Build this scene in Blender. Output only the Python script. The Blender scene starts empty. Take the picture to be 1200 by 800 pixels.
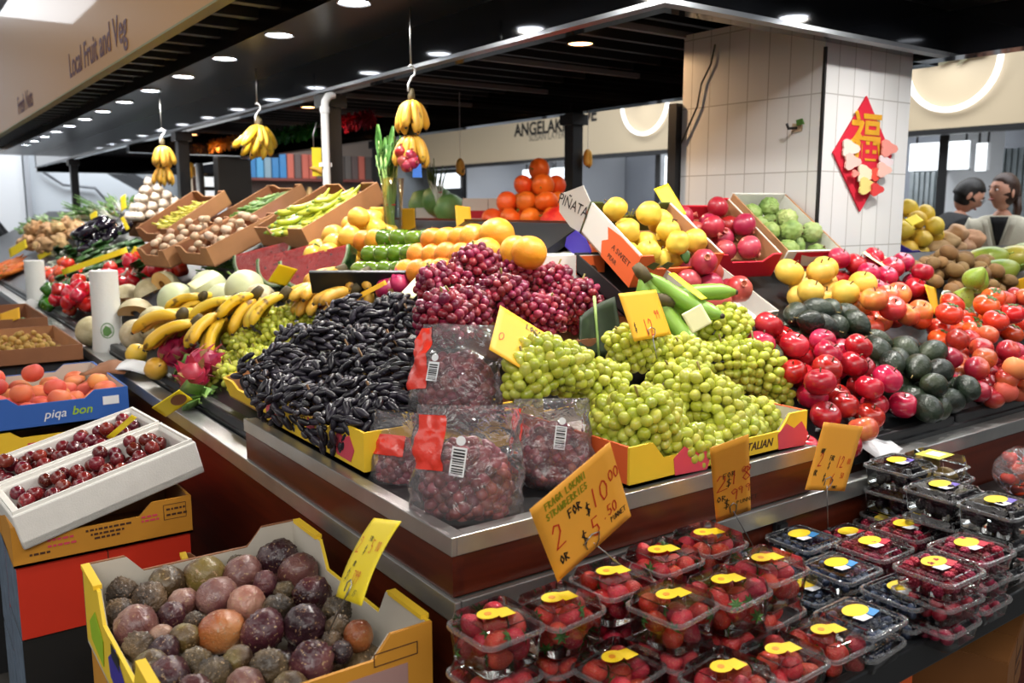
import bpy, math, random
import numpy as np
from mathutils import Vector, Matrix, Euler, noise
SC = bpy.context.scene
COL = SC.collection
rng = random.Random(7)
PI = math.pi
R = math.radians
# ---------------------------------------------------------------- camera maths (1200x800 photograph)
FPX = 1025.0
CAM = Vector((0, 0, 1.5))
TH = math.atan(156 / 1025.0)
YAW = R(35.55)
FX, FY = math.sin(YAW), math.cos(YAW)
FW = Vector((FX * math.cos(TH), FY * math.cos(TH), -math.sin(TH)))
RT = Vector((FY, -FX, 0))
UP = RT.cross(FW)
def ray(px, py):
    return FW + RT * ((px - 600) / FPX) - UP * ((py - 400) / FPX)
def at(px, py, z):
    d = ray(px, py); return CAM + d * ((z - 1.5) / d.z)
def atX(px, py, X):
    d = ray(px, py); return CAM + d * (X / d.x)
def atY(px, py, Y):
    d = ray(px, py); return CAM + d * (Y / d.y)
def atD(px, py, D):
    return CAM + ray(px, py) * D
SL, SR = .55, .50
def zL(x): return .92 + SL * (x - .80)
def zR(y): return .93 + SR * (y - 1.20)
def onL(px, py, off=0):
    d = ray(px, py); t = (.92 + off - .80 * SL - 1.5) / (d.z - SL * d.x); return CAM + d * t
def onR(px, py, off=0):
    d = ray(px, py); t = (.93 + off - 1.20 * SR - 1.5) / (d.z - SR * d.y); return CAM + d * t
def proj(p):
    d = Vector(p) - CAM; z = d.dot(FW)
    return 600 + FPX * d.dot(RT) / z, 400 - FPX * d.dot(UP) / z, z
def Frame(o, yaw=0, tilt=0, roll=0):
    """local x along the front edge, y away from the front, z up off the tilted bed"""
    return Matrix.Translation(Vector(o)) @ Matrix.Rotation(R(yaw), 4, 'Z') @ Matrix.Rotation(R(tilt), 4, 'X') @ Matrix.Rotation(R(roll), 4, 'Y')
def T(x, y, z): return Matrix.Translation((x, y, z))
def RX(a): return Matrix.Rotation(R(a), 4, 'X')
def RY(a): return Matrix.Rotation(R(a), 4, 'Y')
def RZ(a): return Matrix.Rotation(R(a), 4, 'Z')
def rot_rand(r=rng): return Euler((r.uniform(0, 6.28), r.uniform(0, 6.28), r.uniform(0, 6.28))).to_matrix().to_4x4()
def align(v, spin=0):
    v = Vector(v).normalized(); q = Vector((0, 0, 1)).rotation_difference(v)
    return q.to_matrix().to_4x4() @ Matrix.Rotation(spin, 4, 'Z')
def look(normal, up=(0, 0, 1)):
    """frame whose z is the normal, y as near up as it gets"""
    z = Vector(normal).normalized(); x = Vector(up).cross(z).normalized(); y = z.cross(x)
    return Matrix((x, y, z)).transposed().to_4x4()
# ---------------------------------------------------------------- mesh builder
class MB:
    def __init__(s): s.v = []; s.f = []
    def add(s, vs, fs, M=None):
        b = len(s.v)
        s.v += [tuple(M @ Vector(p)) for p in vs] if M is not None else [tuple(p) for p in vs]
        s.f += [tuple(i + b for i in f) for f in fs]
        return s
    def box(s, c, d, M=None):
        x, y, z = d[0] / 2, d[1] / 2, d[2] / 2
        vs = [(c[0] + i * x, c[1] + j * y, c[2] + k * z) for i in (-1, 1) for j in (-1, 1) for k in (-1, 1)]
        return s.add(vs, [(0, 1, 3, 2), (4, 6, 7, 5), (0, 4, 5, 1), (2, 3, 7, 6), (0, 2, 6, 4), (1, 5, 7, 3)], M)
    def box2(s, a, b, M=None):
        return s.box([(a[i] + b[i]) / 2 for i in range(3)], [abs(b[i] - a[i]) for i in range(3)], M)
    def prism(s, poly, t, M=None):
        """polygon in local xy, thickness t in z (centred)"""
        n = len(poly)
        vs = [(p[0], p[1], -t / 2) for p in poly] + [(p[0], p[1], t / 2) for p in poly]
        fs = [tuple(range(n - 1, -1, -1)), tuple(range(n, 2 * n))] + [(i, (i + 1) % n, n + (i + 1) % n, n + i) for i in range(n)]
        return s.add(vs, fs, M)
    def loft(s, rings, M=None, cap0=True, cap1=True, close=True):
        n = len(rings[0]); vs = [p for r in rings for p in r]; fs = []
        for a in range(len(rings) - 1):
            for i in range(n if close else n - 1):
                j = (i + 1) % n
                fs.append((a * n + i, a * n + j, (a + 1) * n + j, (a + 1) * n + i))
        if cap0: fs.append(tuple(range(n - 1, -1, -1)))
        if cap1: fs.append(tuple(range((len(rings) - 1) * n, len(rings) * n)))
        return s.add(vs, fs, M)
    def lathe(s, prof, n=20, M=None, cap=True):
        rings = [[(r * math.cos(2 * PI * i / n), r * math.sin(2 * PI * i / n), z) for i in range(n)] for r, z in prof]
        return s.loft(rings, M, cap, cap)
    def tube(s, pts, r, n=8, M=None, cap=True):
        pts = [Vector(p) for p in pts]; rings = []; side = None
        for i, p in enumerate(pts):
            t = (pts[min(i + 1, len(pts) - 1)] - pts[max(i - 1, 0)])
            t = t.normalized() if t.length > 1e-9 else Vector((0, 0, 1))
            if side is None: side = t.orthogonal().normalized()
            side = (side - t * side.dot(t)); side = side.normalized() if side.length > 1e-6 else t.orthogonal().normalized()
            o = t.cross(side); rr = r[i] if isinstance(r, (list, tuple)) else r
            rings.append([tuple(p + (side * math.cos(2 * PI * k / n) + o * math.sin(2 * PI * k / n)) * rr) for k in range(n)])
        return s.loft(rings, M, cap, cap)
    def ball(s, rad=(1, 1, 1), nu=16, nv=10, M=None, fn=None):
        vs = [(0, 0, rad[2])]
        for j in range(1, nv):
            a = PI * j / nv
            vs += [(rad[0] * math.sin(a) * math.cos(2 * PI * i / nu), rad[1] * math.sin(a) * math.sin(2 * PI * i / nu), rad[2] * math.cos(a)) for i in range(nu)]
        vs.append((0, 0, -rad[2])); e = len(vs) - 1
        fs = [(0, 1 + i, 1 + (i + 1) % nu) for i in range(nu)]
        for j in range(nv - 2):
            b = 1 + j * nu
            fs += [(b + i, b + nu + i, b + nu + (i + 1) % nu, b + (i + 1) % nu) for i in range(nu)]
        b = 1 + (nv - 2) * nu
        fs += [(e, b + (i + 1) % nu, b + i) for i in range(nu)]
        if fn: vs = [fn(Vector(p)) for p in vs]
        return s.add(vs, fs, M)
    def grid(s, nu, nv, fn, M=None, closeu=False):
        vs = [tuple(fn(i / (nu if closeu else nu - 1), j / (nv - 1))) for j in range(nv) for i in range(nu)]
        fs = [(j * nu + i, j * nu + (i + 1) % nu, (j + 1) * nu + (i + 1) % nu, (j + 1) * nu + i) for j in range(nv - 1) for i in range(nu if closeu else nu - 1)]
        return s.add(vs, fs, M)
    def mesh(s, name, mat=None, smooth=None, mats=None):
        me = bpy.data.meshes.new(name); me.from_pydata(s.v, [], s.f); me.validate()
        if smooth is not None:
            me.shade_smooth()
            if smooth < 3: me.set_sharp_from_angle(angle=smooth)
        for m in (mats or [mat]): 
            if m: me.materials.append(m)
        return me
    def build(s, name, mat, parent=None, smooth=None, M=None, bevel=0, solid=0):
        o = link(name, s.mesh(name, mat, smooth), parent, M)
        if solid:
            m = o.modifiers.new('Solidify', 'SOLIDIFY'); m.thickness = solid; m.offset = 0
        if bevel:
            m = o.modifiers.new('Bevel', 'BEVEL'); m.width = bevel; m.segments = 2; m.limit_method = 'ANGLE'
        return o
KIDS = {}
def link(name, data, parent=None, M=None):
    o = bpy.data.objects.new(name, data); COL.objects.link(o)
    if parent is not None:
        o.parent = parent; KIDS.setdefault(parent.name, []).append(o)
    if M is not None: o.matrix_local = M if parent is not None else o.matrix_local
    if M is not None and parent is None: o.matrix_world = M
    return o
def tag(o, label, cat, group=None, kind=None):
    if label: o['label'] = label
    if cat: o['category'] = cat
    if group: o['group'] = group
    if kind: o['kind'] = kind
    return o
def thing(name, label, cat, M=None, group=None):
    o = bpy.data.objects.new(name, None); COL.objects.link(o); o.empty_display_size = .05
    if M is not None: o.matrix_world = M
    return tag(o, label, cat, group)
def struct(o): o['kind'] = 'structure'; return o
def dup(src, M, label=None, group=None):
    def rec(o, par):
        c = o.copy(); COL.objects.link(c)
        if par is not None:
            c.parent = par; KIDS.setdefault(par.name, []).append(c)
        for k in KIDS.get(o.name, []): rec(k, c)
        return c
    c = rec(src, None); c.matrix_world = M
    if label: c['label'] = label
    if group: c['group'] = group
    return c
class Proto:
    """first use moves the original, later uses copy it with its parts"""
    def __init__(s, maker): s.maker = maker; s.first = None
    def put(s, M, label, group=None):
        if s.first is None:
            s.first = s.maker(); o = s.first; o.matrix_world = M
            o['label'] = label
            if group: o['group'] = group
            return o
        o = dup(s.first, M, label, group)
        if group is None and 'group' in o: del o['group']
        return o
# ---------------------------------------------------------------- materials
MATS = {}
def nt(name):
    m = bpy.data.materials.new(name); m.use_nodes = True; t = m.node_tree
    return m, t, t.nodes['Principled BSDF']
def srgb(c):
    if isinstance(c, str):
        c = [int(c[i:i + 2], 16) / 255 for i in (0, 2, 4)]
    return tuple(((x / 12.92) if x <= .04045 else ((x + .055) / 1.055) ** 2.4) for x in c[:3]) + (1,)
def plain(name, col, rough=.5, metal=0, coat=0, bump=0, bscale=80, emit=0, var=0, vscale=6, spec=.5):
    if name in MATS: return MATS[name]
    m, t, b = nt(name); L = t.links.new
    b.inputs['Base Color'].default_value = srgb(col); b.inputs['Roughness'].default_value = rough
    b.inputs['Metallic'].default_value = metal; b.inputs['Coat Weight'].default_value = coat; b.inputs['Specular IOR Level'].default_value = spec
    if emit:
        b.inputs['Emission Color'].default_value = srgb(col); b.inputs['Emission Strength'].default_value = emit
    if bump or var:
        tc = t.nodes.new('ShaderNodeTexCoord')
    if var:
        n = t.nodes.new('ShaderNodeTexNoise'); n.inputs['Scale'].default_value = vscale; n.inputs['Detail'].default_value = 5
        L(tc.outputs['Object'], n.inputs['Vector'])
        h = t.nodes.new('ShaderNodeHueSaturation'); h.inputs['Color'].default_value = srgb(col)
        mr = t.nodes.new('ShaderNodeMapRange'); mr.inputs[1].default_value = .3; mr.inputs[2].default_value = .7; mr.inputs[3].default_value = 1 - var; mr.inputs[4].default_value = 1 + var
        L(n.outputs['Fac'], mr.inputs[0]); L(mr.outputs[0], h.inputs['Value']); L(h.outputs[0], b.inputs['Base Color'])
    if bump:
        n2 = t.nodes.new('ShaderNodeTexNoise'); n2.inputs['Scale'].default_value = bscale; n2.inputs['Detail'].default_value = 4
        L(tc.outputs['Object'], n2.inputs['Vector'])
        bp = t.nodes.new('ShaderNodeBump'); bp.inputs['Strength'].default_value = bump; bp.inputs['Distance'].default_value = .01
        L(n2.outputs['Fac'], bp.inputs['Height']); L(bp.outputs[0], b.inputs['Normal'])
    MATS[name] = m; return m
def fruit(name, cols, rough=.35, scale=8, rnd=.15, hue=.01, bump=0, bscale=40, stretch=(1, 1, 1), sss=0, coat=0, vor=0, detail=3, spots=None, spotscale=40, wave=0):
    """skin: two to four colours mottled by noise, a little different on every fruit (Object Info random)"""
    if name in MATS: return MATS[name]
    m, t, b = nt(name); L = t.links.new; N = t.nodes.new
    tc = N('ShaderNodeTexCoord'); oi = N('ShaderNodeObjectInfo')
    mp = N('ShaderNodeMapping'); mp.inputs['Scale'].default_value = stretch
    L(tc.outputs['Object'], mp.inputs['Vector'])
    cm = N('ShaderNodeCombineXYZ'); mu = N('ShaderNodeMath'); mu.operation = 'MULTIPLY'; mu.inputs[1].default_value = 37
    L(oi.outputs['Random'], mu.inputs[0]); L(mu.outputs[0], cm.inputs[0]); L(mu.outputs[0], cm.inputs[2])
    ad = N('ShaderNodeVectorMath'); L(mp.outputs[0], ad.inputs[0]); L(cm.outputs[0], ad.inputs[1])
    n = N('ShaderNodeTexNoise'); n.inputs['Scale'].default_value = scale; n.inputs['Detail'].default_value = detail
    L(ad.outputs[0], n.inputs['Vector'])
    cr = N('ShaderNodeValToRGB'); e = cr.color_ramp.elements; k = len(cols)
    while len(e) < k: e.new(.5)
    for i, c in enumerate(cols):
        e[i].position = .34 + .32 * i / max(1, k - 1); e[i].color = srgb(c)
    L(n.outputs['Fac'], cr.inputs['Fac']); out = cr.outputs['Color']
    if spots:
        v = N('ShaderNodeTexNoise'); v.inputs['Scale'].default_value = spotscale; v.inputs['Detail'].default_value = 2
        L(ad.outputs[0], v.inputs['Vector'])
        r2 = N('ShaderNodeMapRange'); r2.inputs[1].default_value = .62; r2.inputs[2].default_value = .70
        L(v.outputs['Fac'], r2.inputs[0]); mx = N('ShaderNodeMix'); mx.data_type = 'RGBA'
        L(r2.outputs[0], mx.inputs[0]); L(out, mx.inputs[6]); mx.inputs[7].default_value = srgb(spots); out = mx.outputs[2]
    h = N('ShaderNodeHueSaturation')
    a = N('ShaderNodeMapRange'); a.inputs[3].default_value = 1 - rnd; a.inputs[4].default_value = 1 + rnd
    L(oi.outputs['Random'], a.inputs[0]); L(a.outputs[0], h.inputs['Value'])
    m2 = N('ShaderNodeMath'); m2.operation = 'MULTIPLY'; m2.inputs[1].default_value = 7.31
    fr = N('ShaderNodeMath'); fr.operation = 'FRACT'; L(oi.outputs['Random'], m2.inputs[0]); L(m2.outputs[0], fr.inputs[0])
    a2 = N('ShaderNodeMapRange'); a2.inputs[3].default_value = .5 - hue; a2.inputs[4].default_value = .5 + hue
    L(fr.outputs[0], a2.inputs[0]); L(a2.outputs[0], h.inputs['Hue'])
    L(out, h.inputs['Color']); L(h.outputs[0], b.inputs['Base Color'])
    b.inputs['Roughness'].default_value = rough; b.inputs['Coat Weight'].default_value = coat; b.inputs['Coat Roughness'].default_value = .15
    if sss:
        b.inputs['Subsurface Weight'].default_value = sss; b.inputs['Subsurface Radius'].default_value = (.01, .008, .004); b.inputs['Subsurface Scale'].default_value = .6
    if bump:
        if vor:
            nb = N('ShaderNodeTexVoronoi'); nb.inputs['Scale'].default_value = bscale; nb.feature = 'F1'; ho = nb.outputs['Distance']
        else:
            nb = N('ShaderNodeTexNoise'); nb.inputs['Scale'].default_value = bscale; nb.inputs['Detail'].default_value = 4; nb.inputs['Distortion'].default_value = wave; ho = nb.outputs['Fac']
        L(ad.outputs[0], nb.inputs['Vector'])
        bp = N('ShaderNodeBump'); bp.inputs['Strength'].default_value = bump; bp.inputs['Distance'].default_value = .008
        L(ho, bp.inputs['Height']); L(bp.outputs[0], b.inputs['Normal'])
    MATS[name] = m; return m
def clear(name, tint='F4F8F8', rough=.06, ior=1.5, haze=0., bump=0, bscale=30, gl=1.0):
    """thin clear plastic: lets light through, mirrors at a slant"""
    if name in MATS: return MATS[name]
    m, t, b = nt(name); L = t.links.new; N = t.nodes.new
    tr = N('ShaderNodeBsdfTransparent'); tr.inputs[0].default_value = srgb(tint)
    g = N('ShaderNodeBsdfGlossy'); g.inputs['Roughness'].default_value = rough; g.inputs[0].default_value = (1, 1, 1, 1)
    fr = N('ShaderNodeFresnel'); fr.inputs[0].default_value = ior
    mx = N('ShaderNodeMixShader'); fac = fr.outputs[0]
    if gl != 1:
        k = N('ShaderNodeMath'); k.operation = 'MULTIPLY'; k.inputs[1].default_value = gl; k.use_clamp = True; L(fac, k.inputs[0]); fac = k.outputs[0]
    L(fac, mx.inputs[0]); L(tr.outputs[0], mx.inputs[1]); L(g.outputs[0], mx.inputs[2]); out = mx.outputs[0]
    if haze:
        d = N('ShaderNodeBsdfDiffuse'); d.inputs[0].default_value = (.85, .85, .87, 1)
        m2 = N('ShaderNodeMixShader'); m2.inputs[0].default_value = haze; L(out, m2.inputs[1]); L(d.outputs[0], m2.inputs[2]); out = m2.outputs[0]
    if bump:
        tc = N('ShaderNodeTexCoord'); nb = N('ShaderNodeTexNoise'); nb.inputs['Scale'].default_value = bscale; nb.inputs['Detail'].default_value = 3; nb.inputs['Distortion'].default_value = 1.2
        L(tc.outputs['Object'], nb.inputs['Vector'])
        bp = N('ShaderNodeBump'); bp.inputs['Strength'].default_value = bump; bp.inputs['Distance'].default_value = .02
        L(nb.outputs['Fac'], bp.inputs['Height']); L(bp.outputs[0], g.inputs['Normal']); L(bp.outputs[0], fr.inputs['Normal'])
    L(out, t.nodes['Material Output'].inputs[0]); t.nodes.remove(b)
    MATS[name] = m; return m
def glow(name, col, s):
    if name in MATS: return MATS[name]
    m, t, b = nt(name); e = t.nodes.new('ShaderNodeEmission'); e.inputs[0].default_value = srgb(col); e.inputs[1].default_value = s
    t.links.new(e.outputs[0], t.nodes['Material Output'].inputs[0]); t.nodes.remove(b); MATS[name] = m; return m
def wood(name, c1, c2, rough=.35, axis=0, scale=1.0):
    if name in MATS: return MATS[name]
    m, t, b = nt(name); L = t.links.new; N = t.nodes.new
    tc = N('ShaderNodeTexCoord'); mp = N('ShaderNodeMapping'); sc = [14 * scale] * 3; sc[axis] = .8 * scale; mp.inputs['Scale'].default_value = sc
    L(tc.outputs['Object'], mp.inputs[0]); n = N('ShaderNodeTexNoise'); n.inputs['Scale'].default_value = 4; n.inputs['Detail'].default_value = 6
    L(mp.outputs[0], n.inputs['Vector']); cr = N('ShaderNodeValToRGB'); e = cr.color_ramp.elements
    e[0].position = .3; e[0].color = srgb(c1); e[1].position = .7; e[1].color = srgb(c2); L(n.outputs['Fac'], cr.inputs[0])
    L(cr.outputs[0], b.inputs['Base Color']); b.inputs['Roughness'].default_value = rough
    MATS[name] = m; return m
# ---------------------------------------------------------------- packing
def pile(w, d, n, r, H, seed=0, rv=.08, tries=60, flat=False, zscale=1.0):
    """drop n balls on a w x d bed (local coords, centred) filling under the mound height H(x, y); returns [(x, y, z, r)]"""
    g = np.random.default_rng(seed); P = np.zeros((0, 4)); out = []
    for k in range(n):
        rr = r * (1 + g.uniform(-rv, rv))
        xs = g.uniform(-w / 2 + rr * .9, w / 2 - rr * .9, tries); ys = g.uniform(-d / 2 + rr * .9, d / 2 - rr * .9, tries)
        z = np.full(tries, rr)
        if len(P):
            dx = xs[:, None] - P[None, :, 0]; dy = ys[:, None] - P[None, :, 1]; q = (rr + P[None, :, 3]) ** 2 - dx * dx - dy * dy
            zz = np.where(q > 0, P[None, :, 2] + np.sqrt(np.maximum(q, 0)) * zscale, 0); z = np.maximum(z, zz.max(axis=1))
        score = z - np.array([H(a, b) for a, b in zip(xs, ys)])
        i = int(score.argmin())
        P = np.vstack([P, [xs[i], ys[i], z[i], rr]]); out.append((xs[i], ys[i], z[i], rr))
    return out
def mound(w, d, h, base=0): return lambda x, y: base + h * max(0, 1 - (2 * x / w) ** 2 * .8 - (2 * y / d) ** 2 * .8)
ORD = ['leftmost', 'second', 'third', 'fourth', 'fifth', 'sixth', 'seventh', 'eighth', 'ninth', 'tenth', 'eleventh', 'twelfth', 'thirteenth', 'fourteenth', 'fifteenth', 'sixteenth', 'seventeenth', 'eighteenth', 'nineteenth', 'twentieth', 'twenty-first', 'twenty-second', 'twenty-third']
ROWS = ['front', 'second', 'third', 'fourth', 'fifth', 'sixth', 'seventh', 'eighth', 'ninth', 'tenth', 'eleventh', 'twelfth']
def name_rows(objs, noun, where, per=6):
    """a label of its own for each of a heap: its row counted from the front, its place in the row from the left"""
    a = sorted(objs, key=lambda o: -proj(o.matrix_world.translation)[1]); k = max(1, math.ceil(len(a) / per)); per = math.ceil(len(a) / k)
    for ri in range(k):
        row = sorted(a[ri * per:(ri + 1) * per], key=lambda o: proj(o.matrix_world.translation)[0])
        for ci, o in enumerate(row):
            pos = 'leftmost' if ci == 0 else ('rightmost' if ci == len(row) - 1 else ORD[ci] + ' from left')
            o['label'] = f"{noun}, {pos} in the {ROWS[ri]} row {where}"
# ---------------------------------------------------------------- writing
GL = {'0': [[(.5, 1), (.15, .8), (.05, .4), (.3, 0), (.7, .1), (.9, .55), (.75, .9), (.5, 1)]], '1': [[(.5, 1), (.45, 0)]],
 '2': [[(.1, .75), (.35, 1), (.75, .9), (.75, .6), (.1, 0), (.95, .05)]], '3': [[(.1, .95), (.8, .95), (.4, .58), (.85, .4), (.7, .05), (.1, .05)]],
 '4': [[(.6, 1), (.1, .35), (.95, .35)], [(.65, .7), (.6, 0)]], '5': [[(.85, 1), (.25, 1), (.2, .55), (.7, .55), (.85, .25), (.5, 0), (.1, .1)]],
 '6': [[(.7, 1), (.25, .6), (.1, .25), (.4, 0), (.8, .15), (.75, .45), (.2, .4)]], '7': [[(.1, 1), (.9, 1), (.4, 0)]],
 '8': [[(.5, .55), (.15, .8), (.5, 1), (.8, .8), (.15, .25), (.45, 0), (.85, .2), (.5, .55)]], '9': [[(.8, .8), (.5, 1), (.15, .8), (.35, .55), (.8, .75), (.7, 0)]],
 '$': [[(.85, .8), (.5, .9), (.2, .7), (.8, .35), (.55, .08), (.1, .15)], [(.55, 1.08), (.42, -.1)]], '.': [[(.4, 0), (.5, .05)]],
 'A': [[(0, 0), (.5, 1), (.95, 0)], [(.2, .4), (.8, .4)]], 'B': [[(.1, 0), (.1, 1), (.7, .85), (.15, .52), (.85, .3), (.1, 0)]], 'C': [[(.9, .85), (.5, 1), (.1, .5), (.5, 0), (.9, .15)]],
 'E': [[(.9, 1), (.1, 1), (.1, 0), (.9, 0)], [(.1, .5), (.7, .5)]], 'F': [[(.9, 1), (.1, 1), (.1, 0)], [(.1, .55), (.7, .55)]], 'G': [[(.9, .85), (.5, 1), (.1, .5), (.5, 0), (.9, .2), (.9, .5), (.55, .5)]],
 'I': [[(.5, 1), (.5, 0)]], 'K': [[(.1, 1), (.1, 0)], [(.85, 1), (.1, .45), (.9, 0)]], 'L': [[(.1, 1), (.1, 0), (.85, 0)]], 'M': [[(.05, 0), (.15, 1), (.5, .4), (.85, 1), (.95, 0)]],
 'N': [[(.1, 0), (.1, 1), (.9, 0), (.9, 1)]], 'O': [[(.5, 1), (.1, .6), (.4, 0), (.9, .4), (.5, 1)]], 'P': [[(.1, 0), (.1, 1), (.8, .8), (.1, .5)]],
 'R': [[(.1, 0), (.1, 1), (.8, .8), (.15, .5), (.9, 0)]], 'S': [[(.85, .85), (.4, 1), (.15, .7), (.8, .35), (.5, 0), (.1, .15)]], 'T': [[(0, 1), (1, 1)], [(.5, 1), (.5, 0)]],
 'U': [[(.1, 1), (.15, .15), (.5, 0), (.85, .15), (.9, 1)]], 'V': [[(.05, 1), (.5, 0), (.95, 1)]], 'W': [[(.02, 1), (.25, 0), (.5, .6), (.75, 0), (.98, 1)]], 'Y': [[(.05, 1), (.5, .5), (.95, 1)], [(.5, .5), (.4, 0)]],
 'g': [[(.8, .6), (.3, .6), (.2, .2), (.8, .2)], [(.8, .6), (.75, -.3), (.2, -.3)]], '/': [[(.8, 1), (.1, -.1)]], 'D': [[(.1, 0), (.1, 1), (.8, .7), (.8, .3), (.1, 0)]], 'H': [[(.1, 0), (.1, 1)], [(.9, 0), (.9, 1)], [(.1, .5), (.9, .5)]]}
def hand(mb, text, x, y, h, w=None, pen=.0016, slant=.12, z=0., rise=0.):
    """felt-pen writing: flat ribbons along the strokes of each letter, on the local xy plane"""
    w = w or h * .44
    for ch in text:
        for st in GL.get(ch, []):
            pts = [(x + (p[0] + p[1] * slant) * w, y + p[1] * h) for p in st]
            for a, b in zip(pts, pts[1:]):
                dx, dy = b[0] - a[0], b[1] - a[1]; l = math.hypot(dx, dy) or 1; ux, uy = dx / l, dy / l; nx, ny = -uy * pen / 2, ux * pen / 2; ex, ey = ux * pen * .4, uy * pen * .4
                mb.add([(a[0] - ex + nx, a[1] - ey + ny, z), (a[0] - ex - nx, a[1] - ey - ny, z), (b[0] + ex - nx, b[1] + ey - ny, z), (b[0] + ex + nx, b[1] + ey + ny, z)], [(0, 1, 2, 3)])
        x += w * 1.22; y += rise
    return x
def lettering(text, size, mat, parent, M, name='lettering', shear=0, align_x='CENTER', xs=1.0, off=0):
    c = bpy.data.curves.new(name, 'FONT'); c.body = text; c.size = size; c.align_x = align_x; c.align_y = 'CENTER'; c.extrude = .0003; c.shear = shear; c.offset = off
    t = bpy.data.objects.new('t', c); me = bpy.data.meshes.new_from_object(t); me.name = name; bpy.data.objects.remove(t); bpy.data.curves.remove(c)
    me.materials.clear(); me.materials.append(mat)
    return link(name, me, parent, M @ Matrix.Diagonal((xs, 1, 1, 1)))
# ================================================================ camera, view, world
cam = bpy.data.cameras.new('camera'); cam.sensor_width = 36; cam.lens = 36 * FPX / 1200; cam.clip_start = .05; cam.clip_end = 200
co = bpy.data.objects.new('camera', cam); COL.objects.link(co)
co.matrix_world = Matrix.Translation(CAM) @ Matrix((RT, UP, -FW)).transposed().to_4x4()
cam.dof.use_dof = True; cam.dof.focus_distance = 1.9; cam.dof.aperture_fstop = 5.0
SC.camera = co
SC.view_settings.view_transform = 'Standard'; SC.view_settings.look = 'None'; SC.view_settings.gamma = 1; SC.view_settings.exposure = -0.2
SC.view_settings.use_curve_mapping = False
SC.cycles.max_bounces = 8; SC.cycles.diffuse_bounces = 3; SC.cycles.glossy_bounces = 4; SC.cycles.transparent_max_bounces = 28; SC.cycles.transmission_bounces = 4
SC.cycles.caustics_reflective = False; SC.cycles.caustics_refractive = False; SC.cycles.sample_clamp_indirect = 4
SC.cycles.use_denoising = True
W = bpy.data.worlds.new('hall'); SC.world = W; W.use_nodes = True
W.node_tree.nodes['Background'].inputs[0].default_value = (.80, .84, .9, 1); W.node_tree.nodes['Background'].inputs[1].default_value = .14
# ================================================================ materials of the setting
m_black = plain('black_gloss', '0c0d10', .07, coat=.3); m_blacksat = plain('black_satin', '17191c', .38); m_ceil = plain('ceiling_black', '0d0d0f', .7)
m_grey = plain('grey_metal', '8f9398', .3, .9, var=.15, vscale=5); m_alu = plain('brushed_aluminium', 'b9bab8', .34, .85, var=.12, vscale=9, bump=.05, bscale=160)
m_floor = plain('floor_concrete', '3a3835', .35, var=.2, vscale=2); m_white = plain('white_paint', 'e4e7ea', .5); m_wallgrey = plain('grey_paint', 'a9adb3', .55)
m_wood_y = wood('redwood_along', '3a130b', '55200f', .32, 1); m_wood_x = wood('redwood_across', '401509', '5c2413', .32, 0)
m_beige = plain('beige_sign', 'cdbb9c', .45); m_dark = plain('dark_plastic', '1b1c1e', .45); m_dkgrey = plain('dark_grey', '3a3d42', .5)
m_ink = plain('black_ink', '14110f', .6); m_red_ink = plain('red_ink', 'd02a1c', .55); m_green_ink = plain('olive_ink', '8f8f10', .6); m_wire = plain('steel_wire', 'a8a8a6', .3, .9)
def S(name, mb, mat, **k): return struct(mb.build(name, mat, **k))
# ---- shell
S('floor', MB().box2((-4, -4, -.1), (16, 20, 0)), m_floor)
S('ceiling', MB().box2((-4, -4, 5.0), (16, 20, 5.1)), m_ceil)
S('wall_left', MB().box2((-4.1, -4, 0), (-4, 20, 5)), m_wallgrey)
S('wall_back', MB().box2((-4, 17.0, 0), (16, 17.1, 5)), plain('cool_white_wall', 'cfd6dc', .6))
S('wall_front', MB().box2((-4, -4.1, 0), (16, -4, 5)), m_wallgrey)
# ---- canopy over the stall
S('ceiling_canopy', MB().box2((.90, .9, 2.36), (3.45, 14, 2.40)), m_ceil)
sl = MB()
for i in range(52): sl.box((1.13, 1.0 + i * .25, 2.31), (.46, .05, .05))
S('ceiling_slats', sl, plain('slat_black', '1d1e21', .45))
S('trim_1', MB().box2((1.36, 1.0, 2.225), (1.82, 14, 2.32)).box2((1.82, 1.36, 2.225), (3.30, 1.82, 2.32)), plain('soffit_black', '0a0b0d', .30))
S('beam_1', MB().box2((1.82, 1.82, 2.075), (1.95, 14, 2.36)), m_black)
S('beam_2', MB().box2((1.95, 1.82, 2.075), (3.30, 1.95, 2.36)).box2((3.30, .9, 2.06), (3.40, 1.952, 2.95)), m_black)
S('trim_2', MB().box2((1.808, 1.806, 2.06), (1.85, 14, 2.0745)).box2((1.85, 1.806, 2.06), (3.30, 1.848, 2.0745)), m_grey)
S('beam_3', MB().box2((3.38, 1.95, 2.06), (3.48, 14, 2.36)), m_black)
jo = MB()
for y in (2.62, 3.55, 4.35, 5.2, 6.1, 7.2, 8.4): jo.box2((1.95, y, 2.19), (3.38, y + .025, 2.215))
S('trim_3', jo, plain('joist_grey', '6e6f72', .4))
sj = MB()
for i in range(60): sj.box2((1.95, 2.0 + i * .2, 2.24), (3.38, 2.03 + i * .2, 2.30))
S('ceiling_battens', sj, plain('slat_black', '1d1e21', .45))
S('beam_4', MB().box2((1.82, 13.9, 2.0), (4.5, 14.0, 2.36)).box2((1.95, 8.9, 2.02), (3.4, 9.0, 2.36)), m_black)
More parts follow.
